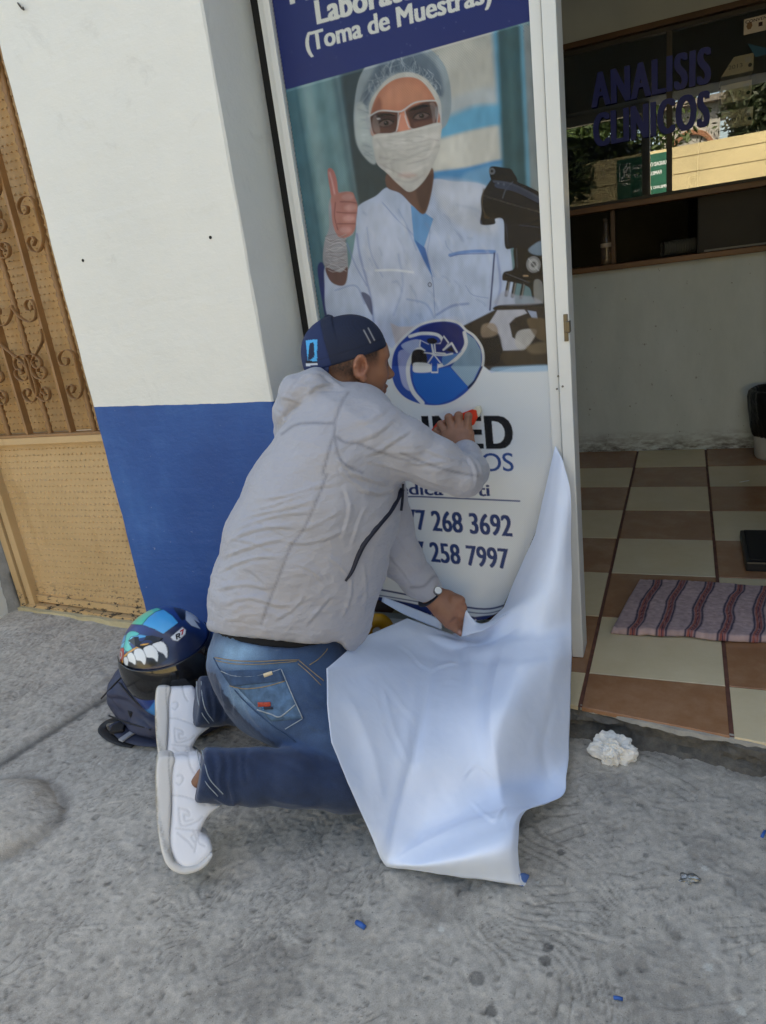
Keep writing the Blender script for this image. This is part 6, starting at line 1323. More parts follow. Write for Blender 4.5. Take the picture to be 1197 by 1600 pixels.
lathe('liner', [(.120, .115), (.127, .125), (.136, .16), (.142, .24), (.148, .31), (.144, .335), (.132, .345), (.122, .33), (.10, .2), (.06, .12), (.001, .1)], (bxc, byc, zt), kbag, bn, 90, lambda th, z: .022 * math.sin(th * 9 + z * 14) + .016 * math.sin(th * 17 + 2 + z * 30) + .012 * math.sin(th * 31 + z * 9)); settle(bn)
# bottle on counter
CTZ = 1.0755
bt_ = thing('glass_bottle', 'empty clear glass bottle standing on the counter shelf by the wooden post', 'bottle'); pb = pt(948, 408, 2.36); kg2 = N('bottle_glass'); kg2.base((.30, .22, .16, 1)); kg2.set(Roughness=.06); kg2.b.inputs['Transmission Weight'].default_value = .6
bp = (pb[0], 2.36, CTZ); s_b = .95
lathe('bottle_glass', [(.001, 0), (.026, 0), (.029, .008), (.029, .03), (.026, .05), (.028, .085), (.028, .10), (.024, .13), (.016, .165), (.0125, .19), (.012, .215), (.014, .217), (.014, .226), (.0115, .228), (.010, .2), (.001, .18)], bp, kg2.m, bt_)
lathe('bottle_label', [(.0287, .086), (.0292, .088), (.0292, .104), (.0285, .106)], bp, simple('bottle_print', (190, 176, 160), .6), bt_); settle(bt_)
# monitor seen from behind
mo = thing('monitor', 'back of a black computer monitor on its stand behind the counter', 'monitor'); pm = pt(1075, 372, 2.60); pm2 = pt(1075, 318, 2.60); mx0 = pm[0]
kb = simple('monitor_black', (7, 7, 9), .8, Specular_IOR_Level=.08); box('shell', (mx0, 2.60, pm[2]), (mx0 + .50, 2.635, pm[2] + .30), kb, mo, .01); pk = pt(1136, 345, 2.58)
box('stand', (pk[0] - .002, 2.575, CTZ), (pk[0] + .050, 2.598, pm[2] + .20), simple('stand_grey', (36, 36, 36), .7), mo, .004); box('foot', (pk[0] - .06, 2.50, CTZ - .004), (pk[0] + .10, 2.70, CTZ + .006), kb, mo, .003)
pq = pt(1143, 352, 2.57); prism('port_mark', [(pq[0] - .010, 2.573, pq[2] - .016), (pq[0] + .010, 2.573, pq[2] - .016), (pq[0] + .010, 2.573, pq[2] - .0135), (pq[0] - .007, 2.573, pq[2] - .0135), (pq[0] - .007, 2.573, pq[2] + .0135), (pq[0] + .010, 2.573, pq[2] + .0135), (pq[0] + .010, 2.573, pq[2] + .016), (pq[0] - .010, 2.573, pq[2] + .016)], (0, .0015, 0), simple('white_mark', (230, 230, 230), .5), mo)
for u in (1118, 1128):
    p = pt(u, 352, 2.59); box('plug', (p[0] - .008, 2.588, p[2] - .007), (p[0] + .006, 2.599, p[2] + .007), simple('plug_white', (190, 190, 186), .5), mo, .002)
p = pt(1162, 345, 2.59); box('rating_label', (p[0], 2.5965, p[2]), (p[0] + .045, 2.5985, p[2] + .012), simple('lab', (120, 120, 118), .6), mo)
box('desk', (-1.39, 2.475, CTZ - .03), (1.69, 3.0, CTZ - .005), M_wood2, bld); settle(mo)
# roll of material and thin tray beside monitor
rl = thing('paper_roll', 'grey roll of ribbed material lying on the desk left of the monitor', 'roll'); p = pt(1035, 385, 2.50); q_ = pt(1095, 362, 2.74)
P_ = np.array([[p[0], 2.50, CTZ + .038], [p[0] + .15, 2.56, CTZ + .038]]); P_ = np.linspace(P_[0], P_[1], 60); V_, F_ = tube_path(P_, [.038 + .0016 * math.sin(i * 1.3) for i in range(60)], 28, True, None, (0, 0, 1)); mesh_np('roll', V_, [tuple(f) for f in F_], simple('ribbed_grey', (96, 96, 90), .7, .2), rl, True)
V_, F_ = tube_path(np.linspace(P_[0] - [.004, .002, 0], P_[0], 3), .018, 20, True, None, (0, 0, 1)); mesh_np('core', V_, [tuple(f) for f in F_], simple('card_core', (58, 44, 34), .8), rl); settle(rl)
p = pt(1100, 392, 2.40); ky = thing('keyboard', 'thin grey keyboard lying along the counter edge below the monitor', 'keyboard'); box('tray', (p[0], 2.39, CTZ), (p[0] + .42, 2.46, CTZ + .010), simple('silver_plastic', (130, 132, 134), .4), ky, .002)
box('keys', (p[0] + .01, 2.396, CTZ + .0102), (p[0] + .41, 2.455, CTZ + .014), simple('dark_keys', (30, 30, 32), .6), ky, .001); settle(ky)
# archive boxes stacked on a shelf behind the glass
kx = simple('kraft_box', (232, 226, 206), .8, .1, 10); YB = 2.42
def abox(u0, v0, u1, v1, txt, lab, skew=0):
    a = pt(u0, v1, YB); b = pt(u1, v0, YB); t = thing('archive_box', lab, 'box', 'dated archive boxes behind the reception glass'); h = b[2] - a[2]
    bm = bmesh.new(); add_box(bm, (a[0], YB, a[2]), (b[0], YB + .26, b[2]), .002)
    if skew:
        for v in bm.verts:
            if v.co.x < a[0] + .01 and v.co.z > a[2] + h * .5: v.co.x += .05
    bm_obj('carton', bm, kx, t); text_obj('number', txt, a[0] + (b[0] - a[0]) * .22, a[0] + (b[0] - a[0]) * .66, a[2] + h * .34, a[2] + h * .56, YB - .0008, simple('grey_ink', (120, 116, 104), .8), t, .02)
    box('sticker', (b[0] - .035, YB - .001, b[2] - .034), (b[0] - .012, YB - .0003, b[2] - .012), simple('white_sticker', (232, 232, 230), .6), t)
    bm = bmesh.new(); bmesh.ops.create_cone(bm, cap_ends=True, segments=16, radius1=.008, radius2=.008, depth=.002, matrix=Matrix.Translation((b[0] - .014, YB - .0006, a[2] + .026)) @ Matrix.Rotation(math.pi / 2, 4, 'X')); bm_obj('finger_hole', bm, M_dark, t); settle(t); return a, b
abox(1127, 166, 1177, 203, '2011', 'kraft archive box numbered 2011, lowest of the stack'); abox(1126, 124, 1175, 163, '2012', 'kraft archive box numbered 2012, middle of the stack'); a, b = abox(1127, 82, 1178, 121, '2013', 'kraft archive box numbered 2013 with crushed corner, top of the stack', 1)
a = pt(1120, 207, YB); cabz = pt(1150, 207, YB)[2]; cb = thing('cabinet', 'dark cabinet carrying the numbered archive boxes', 'cabinet'); box('carcass', (a[0] - .08, YB - .02, .071), (a[0] + .50, YB + .30, cabz - .012), simple('dark_cabinet', (40, 38, 34), .6), cb, .003); box('door', (a[0] - .07, YB - .026, .12), (a[0] + .20, YB - .0205, cabz - .05), simple('dark_cabinet_door', (48, 45, 40), .6), cb, .001); settle(cb)
# paper notice and blue paper kite on the glass
nt_ = thing('notice', 'small white printed notice with a crest stuck at the top of the reception glass', 'notice'); a = pt(1162, 55, 2.3405); b = pt(1200, 20, 2.3405); box('sheet', (a[0], 2.3400, a[2]), (b[0] + .03, 2.3408, b[2] - .004), simple('notice_paper', (222, 214, 204), .7), nt_)
text_obj('heading', 'CONVENIO', a[0] + .006, b[0] + .02, b[2] - .022, b[2] - .010, 2.3396, simple('ink', (60, 46, 40), .8), nt_, .03); p_ = [(a[0] + .010, 2.3397, a[2] + .030), (a[0] + .016, 2.3397, a[2] + .018), (a[0] + .028, 2.3397, a[2] + .018), (a[0] + .034, 2.3397, a[2] + .030), (a[0] + .030, 2.3397, a[2] + .045), (a[0] + .014, 2.3397, a[2] + .045)]
prism('crest', p_, (0, .0002, 0), simple('crest_brown', (150, 118, 92), .8), nt_); box('stamp', (a[0] + .058, 2.3395, a[2] + .020), (a[0] + .074, 2.3398, a[2] + .036), simple('stamp', (60, 40, 44), .8), nt_); settle(nt_)
pk_ = thing('paper_kite', 'bright blue folded paper shape hanging behind the glass above the boxes', 'decoration'); prism('paper', [pt(1168, 68, 2.39), pt(1197, 75, 2.39), pt(1212, 80, 2.39), pt(1200, 84, 2.39), pt(1181, 89, 2.39)], (0, .003, 0), simple('blue_paper', (44, 132, 186), .6), pk_); settle(pk_)

# ================================================================== HELMET ON A BACKPACK
HCn = pt(264, 1026, -.365); tc_ = (CAM - HCn) / np.linalg.norm(CAM - HCn); hd = tc_ * .88 - CU * .40 + CR * .22; hd /= np.linalg.norm(hd)        # where the visor looks
up_ = CU * .93 - CR * .34; up_ -= (up_ @ hd) * hd; up_ /= np.linalg.norm(up_); rt = np.cross(hd, up_); MH = np.stack([hd, rt, up_], 1)
g = Grid(HCn - .19, HCn + .19, .0026); q = (g.P - HCn.astype(np.float32)) @ MH.astype(np.float32)
S = (np.linalg.norm(q / np.array([.150, .128, .140], np.float32), axis=-1) - 1) * .128
chin = (np.linalg.norm((q - np.array([.045, 0, -.075], np.float32)) / np.array([.115, .108, .070], np.float32), axis=-1) - 1) * .07; S = smin(S, chin, .03)
S = smax(S, -(q[..., 2] + .135), .008)
inner = (np.linalg.norm((q - np.array([-.005, 0, 0], np.float32)) / np.array([.126, .104, .118], np.float32), axis=-1) - 1) * .104; inner = np.minimum(inner, smax(np.linalg.norm(q[..., :2], axis=-1) - .085, q[..., 2] + .03, .01))
S = smax(S, -inner, .006)
vis_box = np.maximum(np.maximum(q[..., 2] - .042, -.034 - q[..., 2]), -(q[..., 0] - .022)); S = smax(S, -vis_box, .006)
mV, mF = nets(g, S); mV = smooth_mesh(mV, mF, 2); Nm = normals(mV, mF); uvm = pix(mV); fm_ = ((Nm * (mV - CAM)).sum(1) < 0) & (((mV - HCn) * Nm).sum(1) > 0)
hcol = np.tile(lin((22, 62, 132)), (len(mV), 1)); qm = (mV - HCn) @ MH; hcol = hcol * (1 - np.clip((qm[:, 0] - .02) / .07, 0, 1)[:, None] * .8) + lin((16, 20, 34)) * np.clip((qm[:, 0] - .02) / .07, 0, 1)[:, None] * .8
z6 = Z(150, 930, 5.7)
def hp(P_, col, outline=True, sm=True):
    P2_ = catmull(z6(P_), 6, True) if sm else np.array(z6(P_), float); d = poly_sd(uvm[:, 0], uvm[:, 1], P2_); m = fm_
    if outline: o_ = (np.clip(1.4 - d, 0, 1) * m)[:, None]; hcol[:] = hcol * (1 - o_) + lin((14, 22, 40)) * o_
    a_ = (np.clip(.6 - d, 0, 1) * m)[:, None]; hcol[:] = hcol * (1 - a_) + lin(col) * a_
hp([(315, 255), (350, 200), (440, 140), (530, 108), (575, 125), (520, 155), (460, 200), (410, 262)], (70, 206, 176), True, False); hp([(415, 262), (465, 200), (530, 150), (600, 128), (680, 185), (730, 245), (600, 342), (520, 300)], (60, 170, 228), True, False)
hp([(185, 430), (230, 370), (290, 350), (360, 350), (440, 360), (440, 372), (300, 400), (250, 440), (180, 500)], (66, 160, 214)); hp([(180, 490), (250, 420), (330, 360), (260, 500), (200, 560)], (90, 200, 232)); hp([(275, 350), (320, 322), (380, 340), (360, 360), (310, 370), (290, 420), (320, 480), (280, 500), (250, 470), (260, 420)], (58, 196, 186))
hp([(232, 560), (270, 520), (330, 478), (400, 440), (470, 430), (440, 450), (340, 500), (270, 560), (238, 610), (250, 680), (270, 740), (240, 680), (228, 620)], (222, 160, 62))
hp([(186, 500), (240, 470), (246, 520), (230, 580), (196, 590), (182, 550)], (208, 62, 44)); hp([(198, 520), (225, 500), (232, 530), (218, 570), (198, 570)], (214, 206, 200)); hp([(205, 520), (222, 510), (224, 540), (208, 556)], (190, 46, 40), False)
hp([(250, 570), (330, 500), (470, 440), (580, 415), (640, 460), (640, 550), (560, 610), (420, 650), (300, 650), (262, 640)], (26, 26, 30))
for T_ in ([(500, 445), (560, 412), (610, 430), (634, 490), (630, 558), (600, 520), (540, 490)], [(425, 480), (450, 455), (500, 450), (545, 500), (552, 550), (543, 590), (510, 560), (440, 545)], [(340, 500), (375, 475), (415, 490), (440, 540), (442, 585), (430, 618), (400, 585), (350, 570)], [(282, 530), (310, 512), (335, 530), (352, 575), (350, 618), (320, 600), (285, 580)], [(250, 560), (272, 552), (285, 580), (280, 625), (255, 610)], [(245, 625), (265, 625), (272, 650), (262, 668), (246, 650)]): hp(T_, (226, 228, 226), True)
hp([(690, 95), (760, 110), (810, 150), (800, 190), (770, 220), (730, 170)], (14, 16, 22)); hp([(800, 130), (860, 150), (900, 200), (925, 250), (870, 215), (930, 300), (850, 270), (800, 220)], (196, 206, 214), True, False)
hp([(665, 375), (700, 345), (770, 285), (800, 310), (795, 345), (730, 408), (690, 400)], (222, 224, 226), True, False)
hp([(200, 600), (240, 680), (330, 800), (420, 880), (520, 930), (520, 950), (420, 920), (320, 850), (230, 740), (190, 650)], (50, 140, 200))
kh = vcol('helmet_paint', .28); kh.b.inputs['Coat Weight'].default_value = .3; kh.b.inputs['Coat Roughness'].default_value = .1
hel = thing('motorcycle_helmet', 'blue full-face motorcycle helmet painted with a row of white teeth', 'helmet')
lowc = (qm[:, 2] < -.036) & fm_; st_ = (np.sin(qm[:, 1] * 60 + qm[:, 2] * 40) > .1)[:, None]; hcol[:] = np.where(lowc[:, None], np.where(st_, lin((44, 128, 196)), lin((20, 52, 120))), hcol)
hcol[~(((mV - HCn) * Nm).sum(1) > 0)] = lin((12, 12, 14))
shell = mesh_np('shell', mV, mF, kh.m, hel, True, hcol)
# lettering of the small badge, built on the shell
def on_helmet(nm, poly, mat, off): 
    P_ = surf(mV, Nm, z6(poly), off, 4); c = P_.mean(0); bm = bmesh.new(); vs = [bm.verts.new(p) for p in P_]; bm.faces.new(vs); return bm_obj(nm, bm, mat, shell)
M_ink = simple('badge_black', (18, 18, 22), .4); M_red = simple('badge_red', (196, 50, 48), .4)
Rg = [[(708, 352), (718, 344), (728, 392), (716, 396)], [(718, 344), (744, 336), (742, 348), (722, 354)], [(736, 338), (748, 336), (750, 358), (738, 362)], [(722, 362), (748, 356), (746, 366), (724, 372)], [(728, 368), (740, 364), (756, 378), (746, 384)]]
for P_ in Rg: on_helmet('badge_letter', P_, M_ink, .0022)
for P_ in ([(748, 318), (780, 298), (784, 308), (752, 328)], [(774, 302), (784, 300), (772, 350), (760, 356)]): on_helmet('badge_number', P_, M_red, .0022)
# visor
az_ = np.linspace(-1.75, 1.75, 90); zz_ = np.linspace(-.040, .052, 30); AZ, ZZ = np.meshgrid(az_, zz_, indexing='ij')
rr_ = np.sqrt(np.maximum(1 - (ZZ / .150) ** 2, 0)); Pl_ = np.stack([.1545 * rr_ * np.cos(AZ), .1325 * rr_ * np.sin(AZ), ZZ - .004], -1); vV = (Pl_ @ MH.T + HCn).reshape(-1, 3); I_ = np.arange(90 * 30).reshape(90, 30); vF = np.stack([I_[:-1, :-1], I_[1:, :-1], I_[1:, 1:], I_[:-1, 1:]], -1).reshape(-1, 4)
kv = N('smoked_visor'); kv.base((.012, .012, .013, 1)); kv.set(Roughness=.06); kv.b.inputs['Alpha'].default_value = .88; kv.b.inputs['Specular IOR Level'].default_value = .7
vo = mesh_np('visor', vV, vF, kv.m, hel, True); md = vo.modifiers.new('t', 'SOLIDIFY'); md.thickness = .002
P_ = surf(mV, Nm, z6([(285, 405), (340, 372), (500, 358), (590, 382), (560, 408), (400, 470), (350, 455)]), .004, 4); bm = bmesh.new(); vs = [bm.verts.new(p) for p in P_]; bm.faces.new(vs); vt = bm_obj('vent', bm, simple('vent_black', (24, 24, 26), .3), hel); md = vt.modifiers.new('t', 'SOLIDIFY'); md.thickness = .006; md.offset = -1
settle(hel)
# backpack: slumped bag lying on the pavement, built as soft volumes
bag = thing('backpack', 'dark blue backpack slumped on the pavement under the helmet', 'backpack')
g = Grid((-1.46, -.66, -.01), (-.80, -.10, .26), .006); P = g.P
C_ = lambda u, v, z: gz(u, v, z)
S = sd_ell(P, (-1.17, -.325, .060), (.185, .125, .085)); S = smin(S, sd_ell(P, (-1.23, -.33, .105), (.105, .095, .095)), .05); S = smin(S, sd_ell(P, (-1.05, -.29, .055), (.13, .11, .07)), .05); S = smin(S, sd_ell(P, (-1.13, -.425, .035), (.11, .045, .042)), .03)
hs = (np.linalg.norm((P - HCn.astype(np.float32)) / np.array([.140, .140, .140], np.float32), axis=-1) - 1) * .14; S = smax(S, -hs - .004, .015); S = smax(S, -P[..., 2] + .002, .01)
kV, kF = nets(g, S); kV = smooth_mesh(kV, kF, 2)
kl = [([(165, 1040), (175, 1080), (190, 1110)], 4, .006), ([(200, 1050), (215, 1090), (240, 1120)], 5, .007), ([(160, 1080), (200, 1090), (225, 1110)], 4, .005), ([(190, 1020), (180, 1060), (165, 1090)], 4, .004), ([(170, 1120), (200, 1140), (250, 1150)], 4, .005), ([(215, 1110), (240, 1130), (270, 1150)], 4, .005)]
kV = folds(kV, kF, kl); Nk = normals(kV, kF); kV += Nk * (.006 * fbm(kV * 15, 3) + .005 * (1 - 2 * np.abs(fbm(kV * 9 + 4, 2))))[:, None]; Nk = normals(kV, kF)
bagm = mesh_np('bag', kV, kF, simple('navy_nylon', (44, 50, 74), .6, .15, 12, .35, 60), bag, True)
M_str = simple('black_webbing', (22, 22, 26), .7, .1, 30, .4, 300)
S0 = lambda P2, zz: [gz(u, v, z) for (u, v), z in zip(P2, zz)]
def webbing(nm, P3, wdt, mat=M_str, par=bag, up=(0, 0, 1)): V_, F_ = tube_path(catmull(np.array(P3), 8), [(wdt, .0022)] * ((len(P3) - 1) * 8 + 1), 8, True, None, up); return mesh_np(nm, V_, [tuple(f) for f in F_], mat, par, True)
for P_, w_ in (([(158, 1092), (178, 1070), (196, 1052)], 2.2), ([(170, 1118), (196, 1128), (236, 1140)], 2.4), ([(186, 1066), (212, 1096), (236, 1112)], 2.6)): surf_strip('zip', kV, Nk, P_, w_, M_str, bag, .003, 6, .002)
webbing('strap', S0([(186, 1124), (168, 1128), (160, 1140), (172, 1152), (190, 1160), (210, 1164)], [.035, .020, .008, .006, .005, .005]), .014)
webbing('shoulder_strap', S0([(182, 1128), (196, 1146), (222, 1156), (250, 1158), (290, 1156)], [.04, .024, .020, .018, .015]), .026, simple('navy_strap', (40, 46, 66), .7, .1, 30, .4, 200))
p = gz(184, 1134, .040); bm = bmesh.new(); add_box(bm, (p[0] - .02, p[1] - .022, .028), (p[0] + .02, p[1] + .022, .040), .004, Matrix.Rotation(.5, 3, 'Z')); bm_obj('buckle', bm, M_str, bag)
p = gz(205, 1146, .030); bm = bmesh.new(); add_box(bm, (p[0] - .012, p[1] - .034, .026), (p[0] + .006, p[1] + .030, .032), .001, Matrix.Rotation(-.2, 3, 'Z')); bm_obj('reflector', bm, simple('grey_reflector', (150, 152, 156), .4), bag)
p = gz(208, 1108, .080); bm = bmesh.new(); add_box(bm, (p[0] - .03, p[1] - .018, .072), (p[0] + .03, p[1] + .014, .090), .006, Matrix.Rotation(-.6, 3, 'Z')); bm_obj('buckle', bm, M_str, bag)
webbing('strap', S0([(186, 1084), (205, 1098), (224, 1118), (236, 1134)], [.115, .10, .075, .05]), .012); settle(bag)
# ================================================================== SMALL THINGS ON THE GROUND
def crumple(nm, c, r, mat, seed, n=4, amp=.35, sub=5, flat=.6, freq=None):
    bm = bmesh.new(); bmesh.ops.create_icosphere(bm, subdivisions=sub, radius=1)
    V_ = np.array([v.co[:] for v in bm.verts]); F0 = 1.0 / max(r); 
    nn = .85 + amp * 1.1 * fbm(V_ * 1.1 + seed, 2) + amp * .34 * (1 - 2 * np.abs(fbm(V_ * 2.1 + seed + 3 * vnoise(V_ * 1.3)[:, None] * .4, 3))) + amp * .12 * (1 - 2 * np.abs(fbm(V_ * 5.5 + seed, 3))); V_ = V_ * nn[:, None]
    for v, p in zip(bm.verts, V_): v.co = Vector((p[0] * r[0], p[1] * r[1], max(p[2], -.55) * r[2]))
    zmin = min(v.co.z for v in bm.verts)
    for v in bm.verts: v.co += Vector((c[0], c[1], c[2] - zmin))
    return bm_obj(nm, bm, mat, None, False)
p = gz(955, 1172, .02); rg = crumple('crumpled_rag', (p[0], p[1] + .0, -.004), (.046, .038, .044), simple('off_white_rag', (238, 234, 224), .9, .08, 40, .6, 120, .003), 5, amp=.42, sub=6); tag(rg, 'crumpled off-white rag lying against the broken step', 'rag')
kf = simple('foil', (150, 152, 150), .25, .6, 60, .5, 90, .002, metal=.8); p = gz(1078, 1375, 0); fo = crumple('foil_scrap', (p[0], p[1], -.004), (.016, .012, .009), kf, 9, amp=.5, sub=4); tag(fo, 'crumpled black and silver foil scrap on the open pavement', 'litter')
kbp = simple('blue_plastic', (36, 92, 168), .45)
for (u, v, l, a_, lab) in ((564, 1447, .011, -.3, 'blue plastic scrap below the white banner sheet'), (966, 1562, .007, .1, 'tiny blue plastic crumb at the bottom of the pavement'), (1193, 1305, .010, 1.2, 'blue plastic scrap at the right edge of the pavement')):
    p = gz(u, v, 0); bm = bmesh.new(); add_tube(bm, [(p[0] - l * math.cos(a_), p[1] - l * math.sin(a_), .003), (p[0], p[1], .004), (p[0] + l * math.cos(a_), p[1] + l * math.sin(a_), .003)], [.0048, .0052, .0044] if l > .01 else .003, 8, (0, 0, 1)); o = bm_obj('plastic_scrap', bm, kbp, None, True); tag(o, lab, 'litter', 'blue plastic scraps on the pavement')
# cream cloth under the knees, yellow tape roll behind
gq = [(405, 1128), (430, 1126), (475, 1160), (530, 1195), (470, 1172), (440, 1160), (415, 1140)]
n_ = 26; s_, t_ = np.meshgrid(np.linspace(0, 1, 40), np.linspace(-1, 1, n_), indexing='ij'); cl_ = catmull([gz(400, 1128, 0), gz(440, 1142, 0), gz(490, 1165, 0), gz(560, 1190, 0)], 13)[:40]; cl_ = np.stack([np.interp(np.linspace(0, 1, 40), np.linspace(0, 1, len(cl_)), cl_[:, k]) for k in range(3)], 1)
W_ = cl_[:, None, :] + np.array([.35, .9, 0]) * (t_ * (.022 + .02 * s_))[..., None]; W_[..., 2] = .008 + .010 * (1 - t_ ** 2) + .008 * np.abs(fbm(W_ * 28, 3)); W_[..., 2][np.abs(t_) > .98] = .002
I_ = np.arange(40 * n_).reshape(40, n_); o = mesh_np('cream_cloth', W_.reshape(-1, 3), np.stack([I_[:-1, :-1], I_[1:, :-1], I_[1:, 1:], I_[:-1, 1:]], -1).reshape(-1, 4), simple('cream_fabric', (214, 200, 168), .9, .1, 30, .5, 120), None, True); tag(o, 'cream cloth bundled on the pavement under the knees of the man', 'cloth')
p = pt(588, 985, .02); ty = thing('tape_roll', 'yellow roll of tape standing between the jacket and the glazed panel', 'tape'); Pt = [np.array([p[0], p[1], p[2]]) + .034 * np.array([math.cos(t) * .8, math.cos(t) * .6, math.sin(t)]) for t in np.linspace(0, 2 * math.pi, 41)]
V_, F_ = tube_path(Pt, [(.022, .020)] * 41, 10, False, None, (-.6, .8, 0)); mesh_np('tape', V_, [tuple(f) for f in F_], simple('yellow_tape', (206, 150, 32), .35), ty, True)
bm = bmesh.new(); add_tube(bm, [(p[0], p[1], .072), (p[0], p[1], p[2] - .05)], .02, 14); bm_obj('spool', bm, simple('spool_grey', (90, 90, 88), .6), ty); settle(ty)
p = gz(1163, 753, zt); bm = bmesh.new(); add_tube(bm, [(p[0] - .02, p[1] - .01, zt + .002), (p[0] + .02, p[1] + .012, zt + .003)], .0018, 6, (0, 0, 1)); o = bm_obj('swab_stick', bm, simple('white_stick', (230, 230, 226), .5), None, True); tag(o, 'thin white stick lying on the tiles in front of the bin', 'litter')

# ================================================================== ACROSS THE STREET (seen only in the reception glass)
YW = -11.98
kw = simple('yellow_wall_paint', (226, 208, 158), .7, .10, 1.2, .2)
sw_ = thing('street_wall', 'long pale yellow wall across the street, reflected in the reception glass', 'wall'); box('wall', (-14, YW - .3, -.02), (14, YW, 3.08), kw, sw_); 
for z_ in (2.52, 2.85): box('joint', (-14, YW + .001, z_), (14, YW + .004, z_ + .014), simple('joint_dark', (120, 100, 60), .8), sw_)
settle(sw_)
a = pt(965, 297, 16.6); b = pt(1040, 240, 16.6)
sg = thing('clinic_sign', 'green sign board with white lettering on the yellow wall across the street', 'sign'); gx0, gx1, gz0, gz1 = -1.22, -.10, 2.17, 3.02
box('board', (gx0, YW + .012, gz0), (gx1, YW + .04, gz1), simple('sign_green', (22, 92, 70), .5), sg, .004); ksw = simple('sign_white', (236, 238, 236), .6)
# seen from the street this board reads left to right along -x
def stext(s, x0, x1, z0, z1, bold=.03): text_obj('sign_text', s, x0, x1, z0, z1, YW + .043, ksw, sg, bold, flip=True)
stext('UNIDAD DE MEDICINA', gx0 + .34, gx1 - .05 - .03, gz0 + .60, gz0 + .68); stext('FAMILIAR No. 19', gx0 + .38, gx1 - .18, gz0 + .42, gz0 + .50); stext('EMILIANO ZAPATA, MOR.', gx0 + .34, gx1 - .08, gz0 + .12, gz0 + .19)
for (x0_, x1_, s0_, s1_) in ((gx0 + .06, gx0 + .28, .40, .74),):
    bm = bmesh.new(); add_tube(bm, [(x0_, YW + .05, gz0 + s0_), (x1_, YW + .05, gz0 + s0_), (x1_, YW + .05, gz0 + s1_), (x0_, YW + .05, gz0 + s1_), (x0_, YW + .05, gz0 + s0_)], .012, 6); bm_obj('emblem_border', bm, ksw, sg)
    bm = bmesh.new(); add_tube(bm, [(x0_ + .03, YW + .05, gz0 + .44), (x0_ + .10, YW + .05, gz0 + .50), (x0_ + .08, YW + .05, gz0 + .62), (x0_ + .16, YW + .05, gz0 + .70)], .020, 6); add_tube(bm, [(x0_ + .20, YW + .05, gz0 + .66), (x0_ + .12, YW + .05, gz0 + .58), (x0_ + .19, YW + .05, gz0 + .46)], .018, 6); bm_obj('emblem', bm, ksw, sg)
stext('I.M.S.S.', gx0 + .07, gx0 + .27, gz0 + .30, gz0 + .36); settle(sg)
# white house with a brick arch behind the wall
ho = thing('arched_house', 'white house gable with a brick arch rising behind the yellow wall', 'house'); YH = -16.5
def mir(u, v, y): p_ = pt(u, v, 4.62 - y + .0); return p_
c_ = pt(1085, 222, 4.69 - YH); hx0 = pt(1050, 200, 4.69 - YH)[0]; hx1 = pt(1125, 200, 4.69 - YH)[0]; htop = pt(1085, 165, 4.69 - YH)[2]
box('wall', (hx0 - .3, YH - 4, -.02), (hx1, YH, htop), simple('house_white', (206, 206, 200), .8), ho); bm = bmesh.new()
ar = (hx1 - hx0) * .42; ac = ((hx0 + hx1) / 2 - .1, c_[2] - .28)
for i in range(24):
    th = math.pi * (i + .5) / 24; m_ = Matrix.Rotation(-th + math.pi / 2, 3, 'Y'); cxx, czz = ac[0] + ar * math.cos(th), ac[1] + ar * math.sin(th)
    V0 = add_box(bm, (-.045, YH + .002, -.03), (.030, YH + .06, .09))
    for v in V0:
        yy = v.co.y; q3 = m_ @ Vector((v.co.x, 0, v.co.z)); v.co = Vector((cxx + q3.x, yy, czz + q3.z))
o = bm_obj('brick_arch', bm, simple('brick', (196, 142, 112), .8, .3, 9), ho); box('roof_slab', (hx0 - .5, YH - 4, htop + .001), (hx1 + .3, YH + .25, htop + .14), simple('roof', (150, 144, 136), .8), ho); settle(ho)
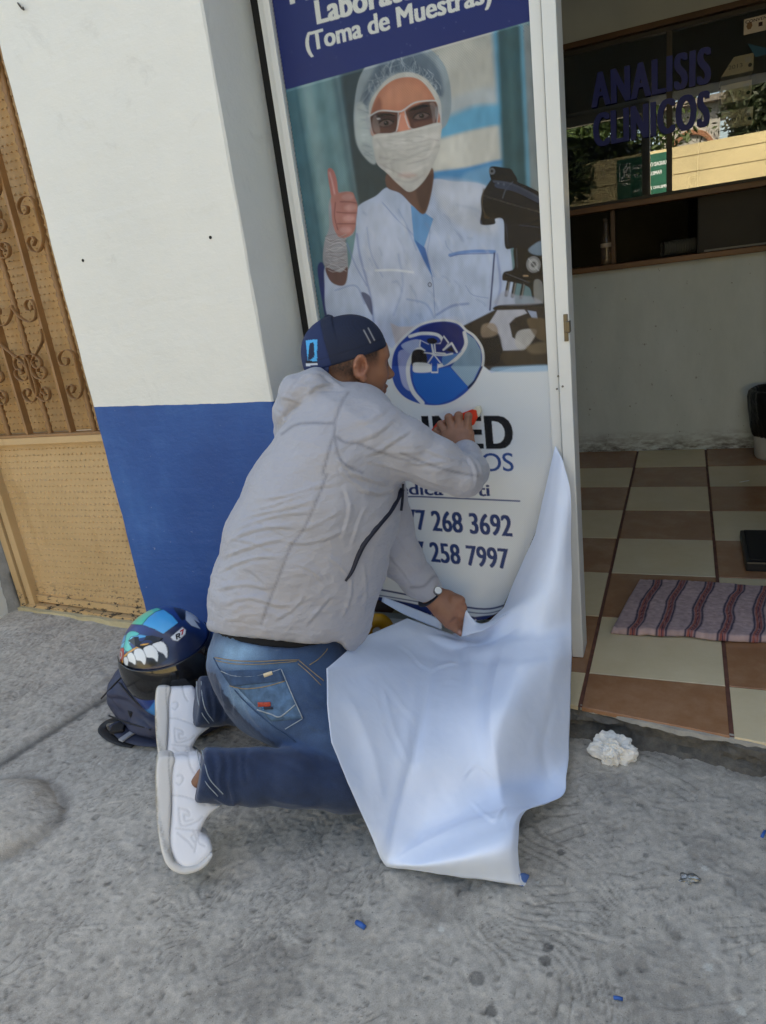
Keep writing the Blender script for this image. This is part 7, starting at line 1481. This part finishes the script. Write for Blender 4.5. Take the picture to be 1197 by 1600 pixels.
# trees and leaves behind the wall
def leafy(nm, label, c, r, n, leaf, seed, trunk_h, cols=((52, 70, 34), (84, 104, 50))):
    rg_ = np.random.default_rng(seed); t = thing(nm, label, 'tree', 'trees behind the yellow wall')
    cl = rg_.normal(size=(26, 3)); cl /= np.linalg.norm(cl, axis=1)[:, None]; cl = cl * rg_.uniform(.35, .95, (26, 1)) * r + c
    ct = cl[rg_.integers(0, 26, n)] + rg_.normal(size=(n, 3)) * np.array(r) * .20
    a_ = rg_.normal(size=(n, 3)); a_ /= np.linalg.norm(a_, axis=1)[:, None]; b_ = np.cross(a_, rg_.normal(size=(n, 3))); b_ /= np.linalg.norm(b_, axis=1)[:, None]; L_ = leaf * rg_.uniform(.6, 1.3, (n, 1))
    V_ = np.stack([ct - a_ * L_, ct - b_ * L_ * .35, ct + a_ * L_, ct + b_ * L_ * .35], 1).reshape(-1, 3); F_ = np.arange(4 * n).reshape(n, 4)
    cc_ = np.repeat(lin(cols[0]) + (lin(cols[1]) - lin(cols[0])) * rg_.random((n, 1)), 4, 0); mesh_np('crown', V_, F_, vcol('leaves', .6).m, t, False, cc_)
    bm = bmesh.new(); add_tube(bm, [(c[0], c[1], -.1), (c[0] + .1, c[1], c[2] * .4), (c[0], c[1], c[2] - r[2] * .2)], [.22, .16, .09], 10)
    for k in range(6): add_tube(bm, [(c[0], c[1], c[2] - r[2] * .5), tuple(cl[k])], [.08, .03], 6)
    bm_obj('trunk', bm, simple('bark', (92, 78, 62), .9, .3), t, True); settle(t)
leafy('shade_tree', 'broad dark tree filling the left of the reflection above the wall', (-3.0, -14.4, 4.3), (3.0, 1.4, 1.9), 26000, .10, 1, 3); tq = pt(1172, 160, 19.3); leafy('shade_tree', 'leafy tree at the right of the reflection behind the boxes', (tq[0] + .45, -14.6, tq[2]), (1.15, 1.1, 1.45), 26000, .10, 2, 3, ((30, 42, 22), (54, 68, 34)))
leafy('young_tree', 'slender tree hanging in front of the yellow wall at the left of the reflection', (-2.35, -9.9, 2.7), (.65, .5, .95), 5200, .085, 3, 2)
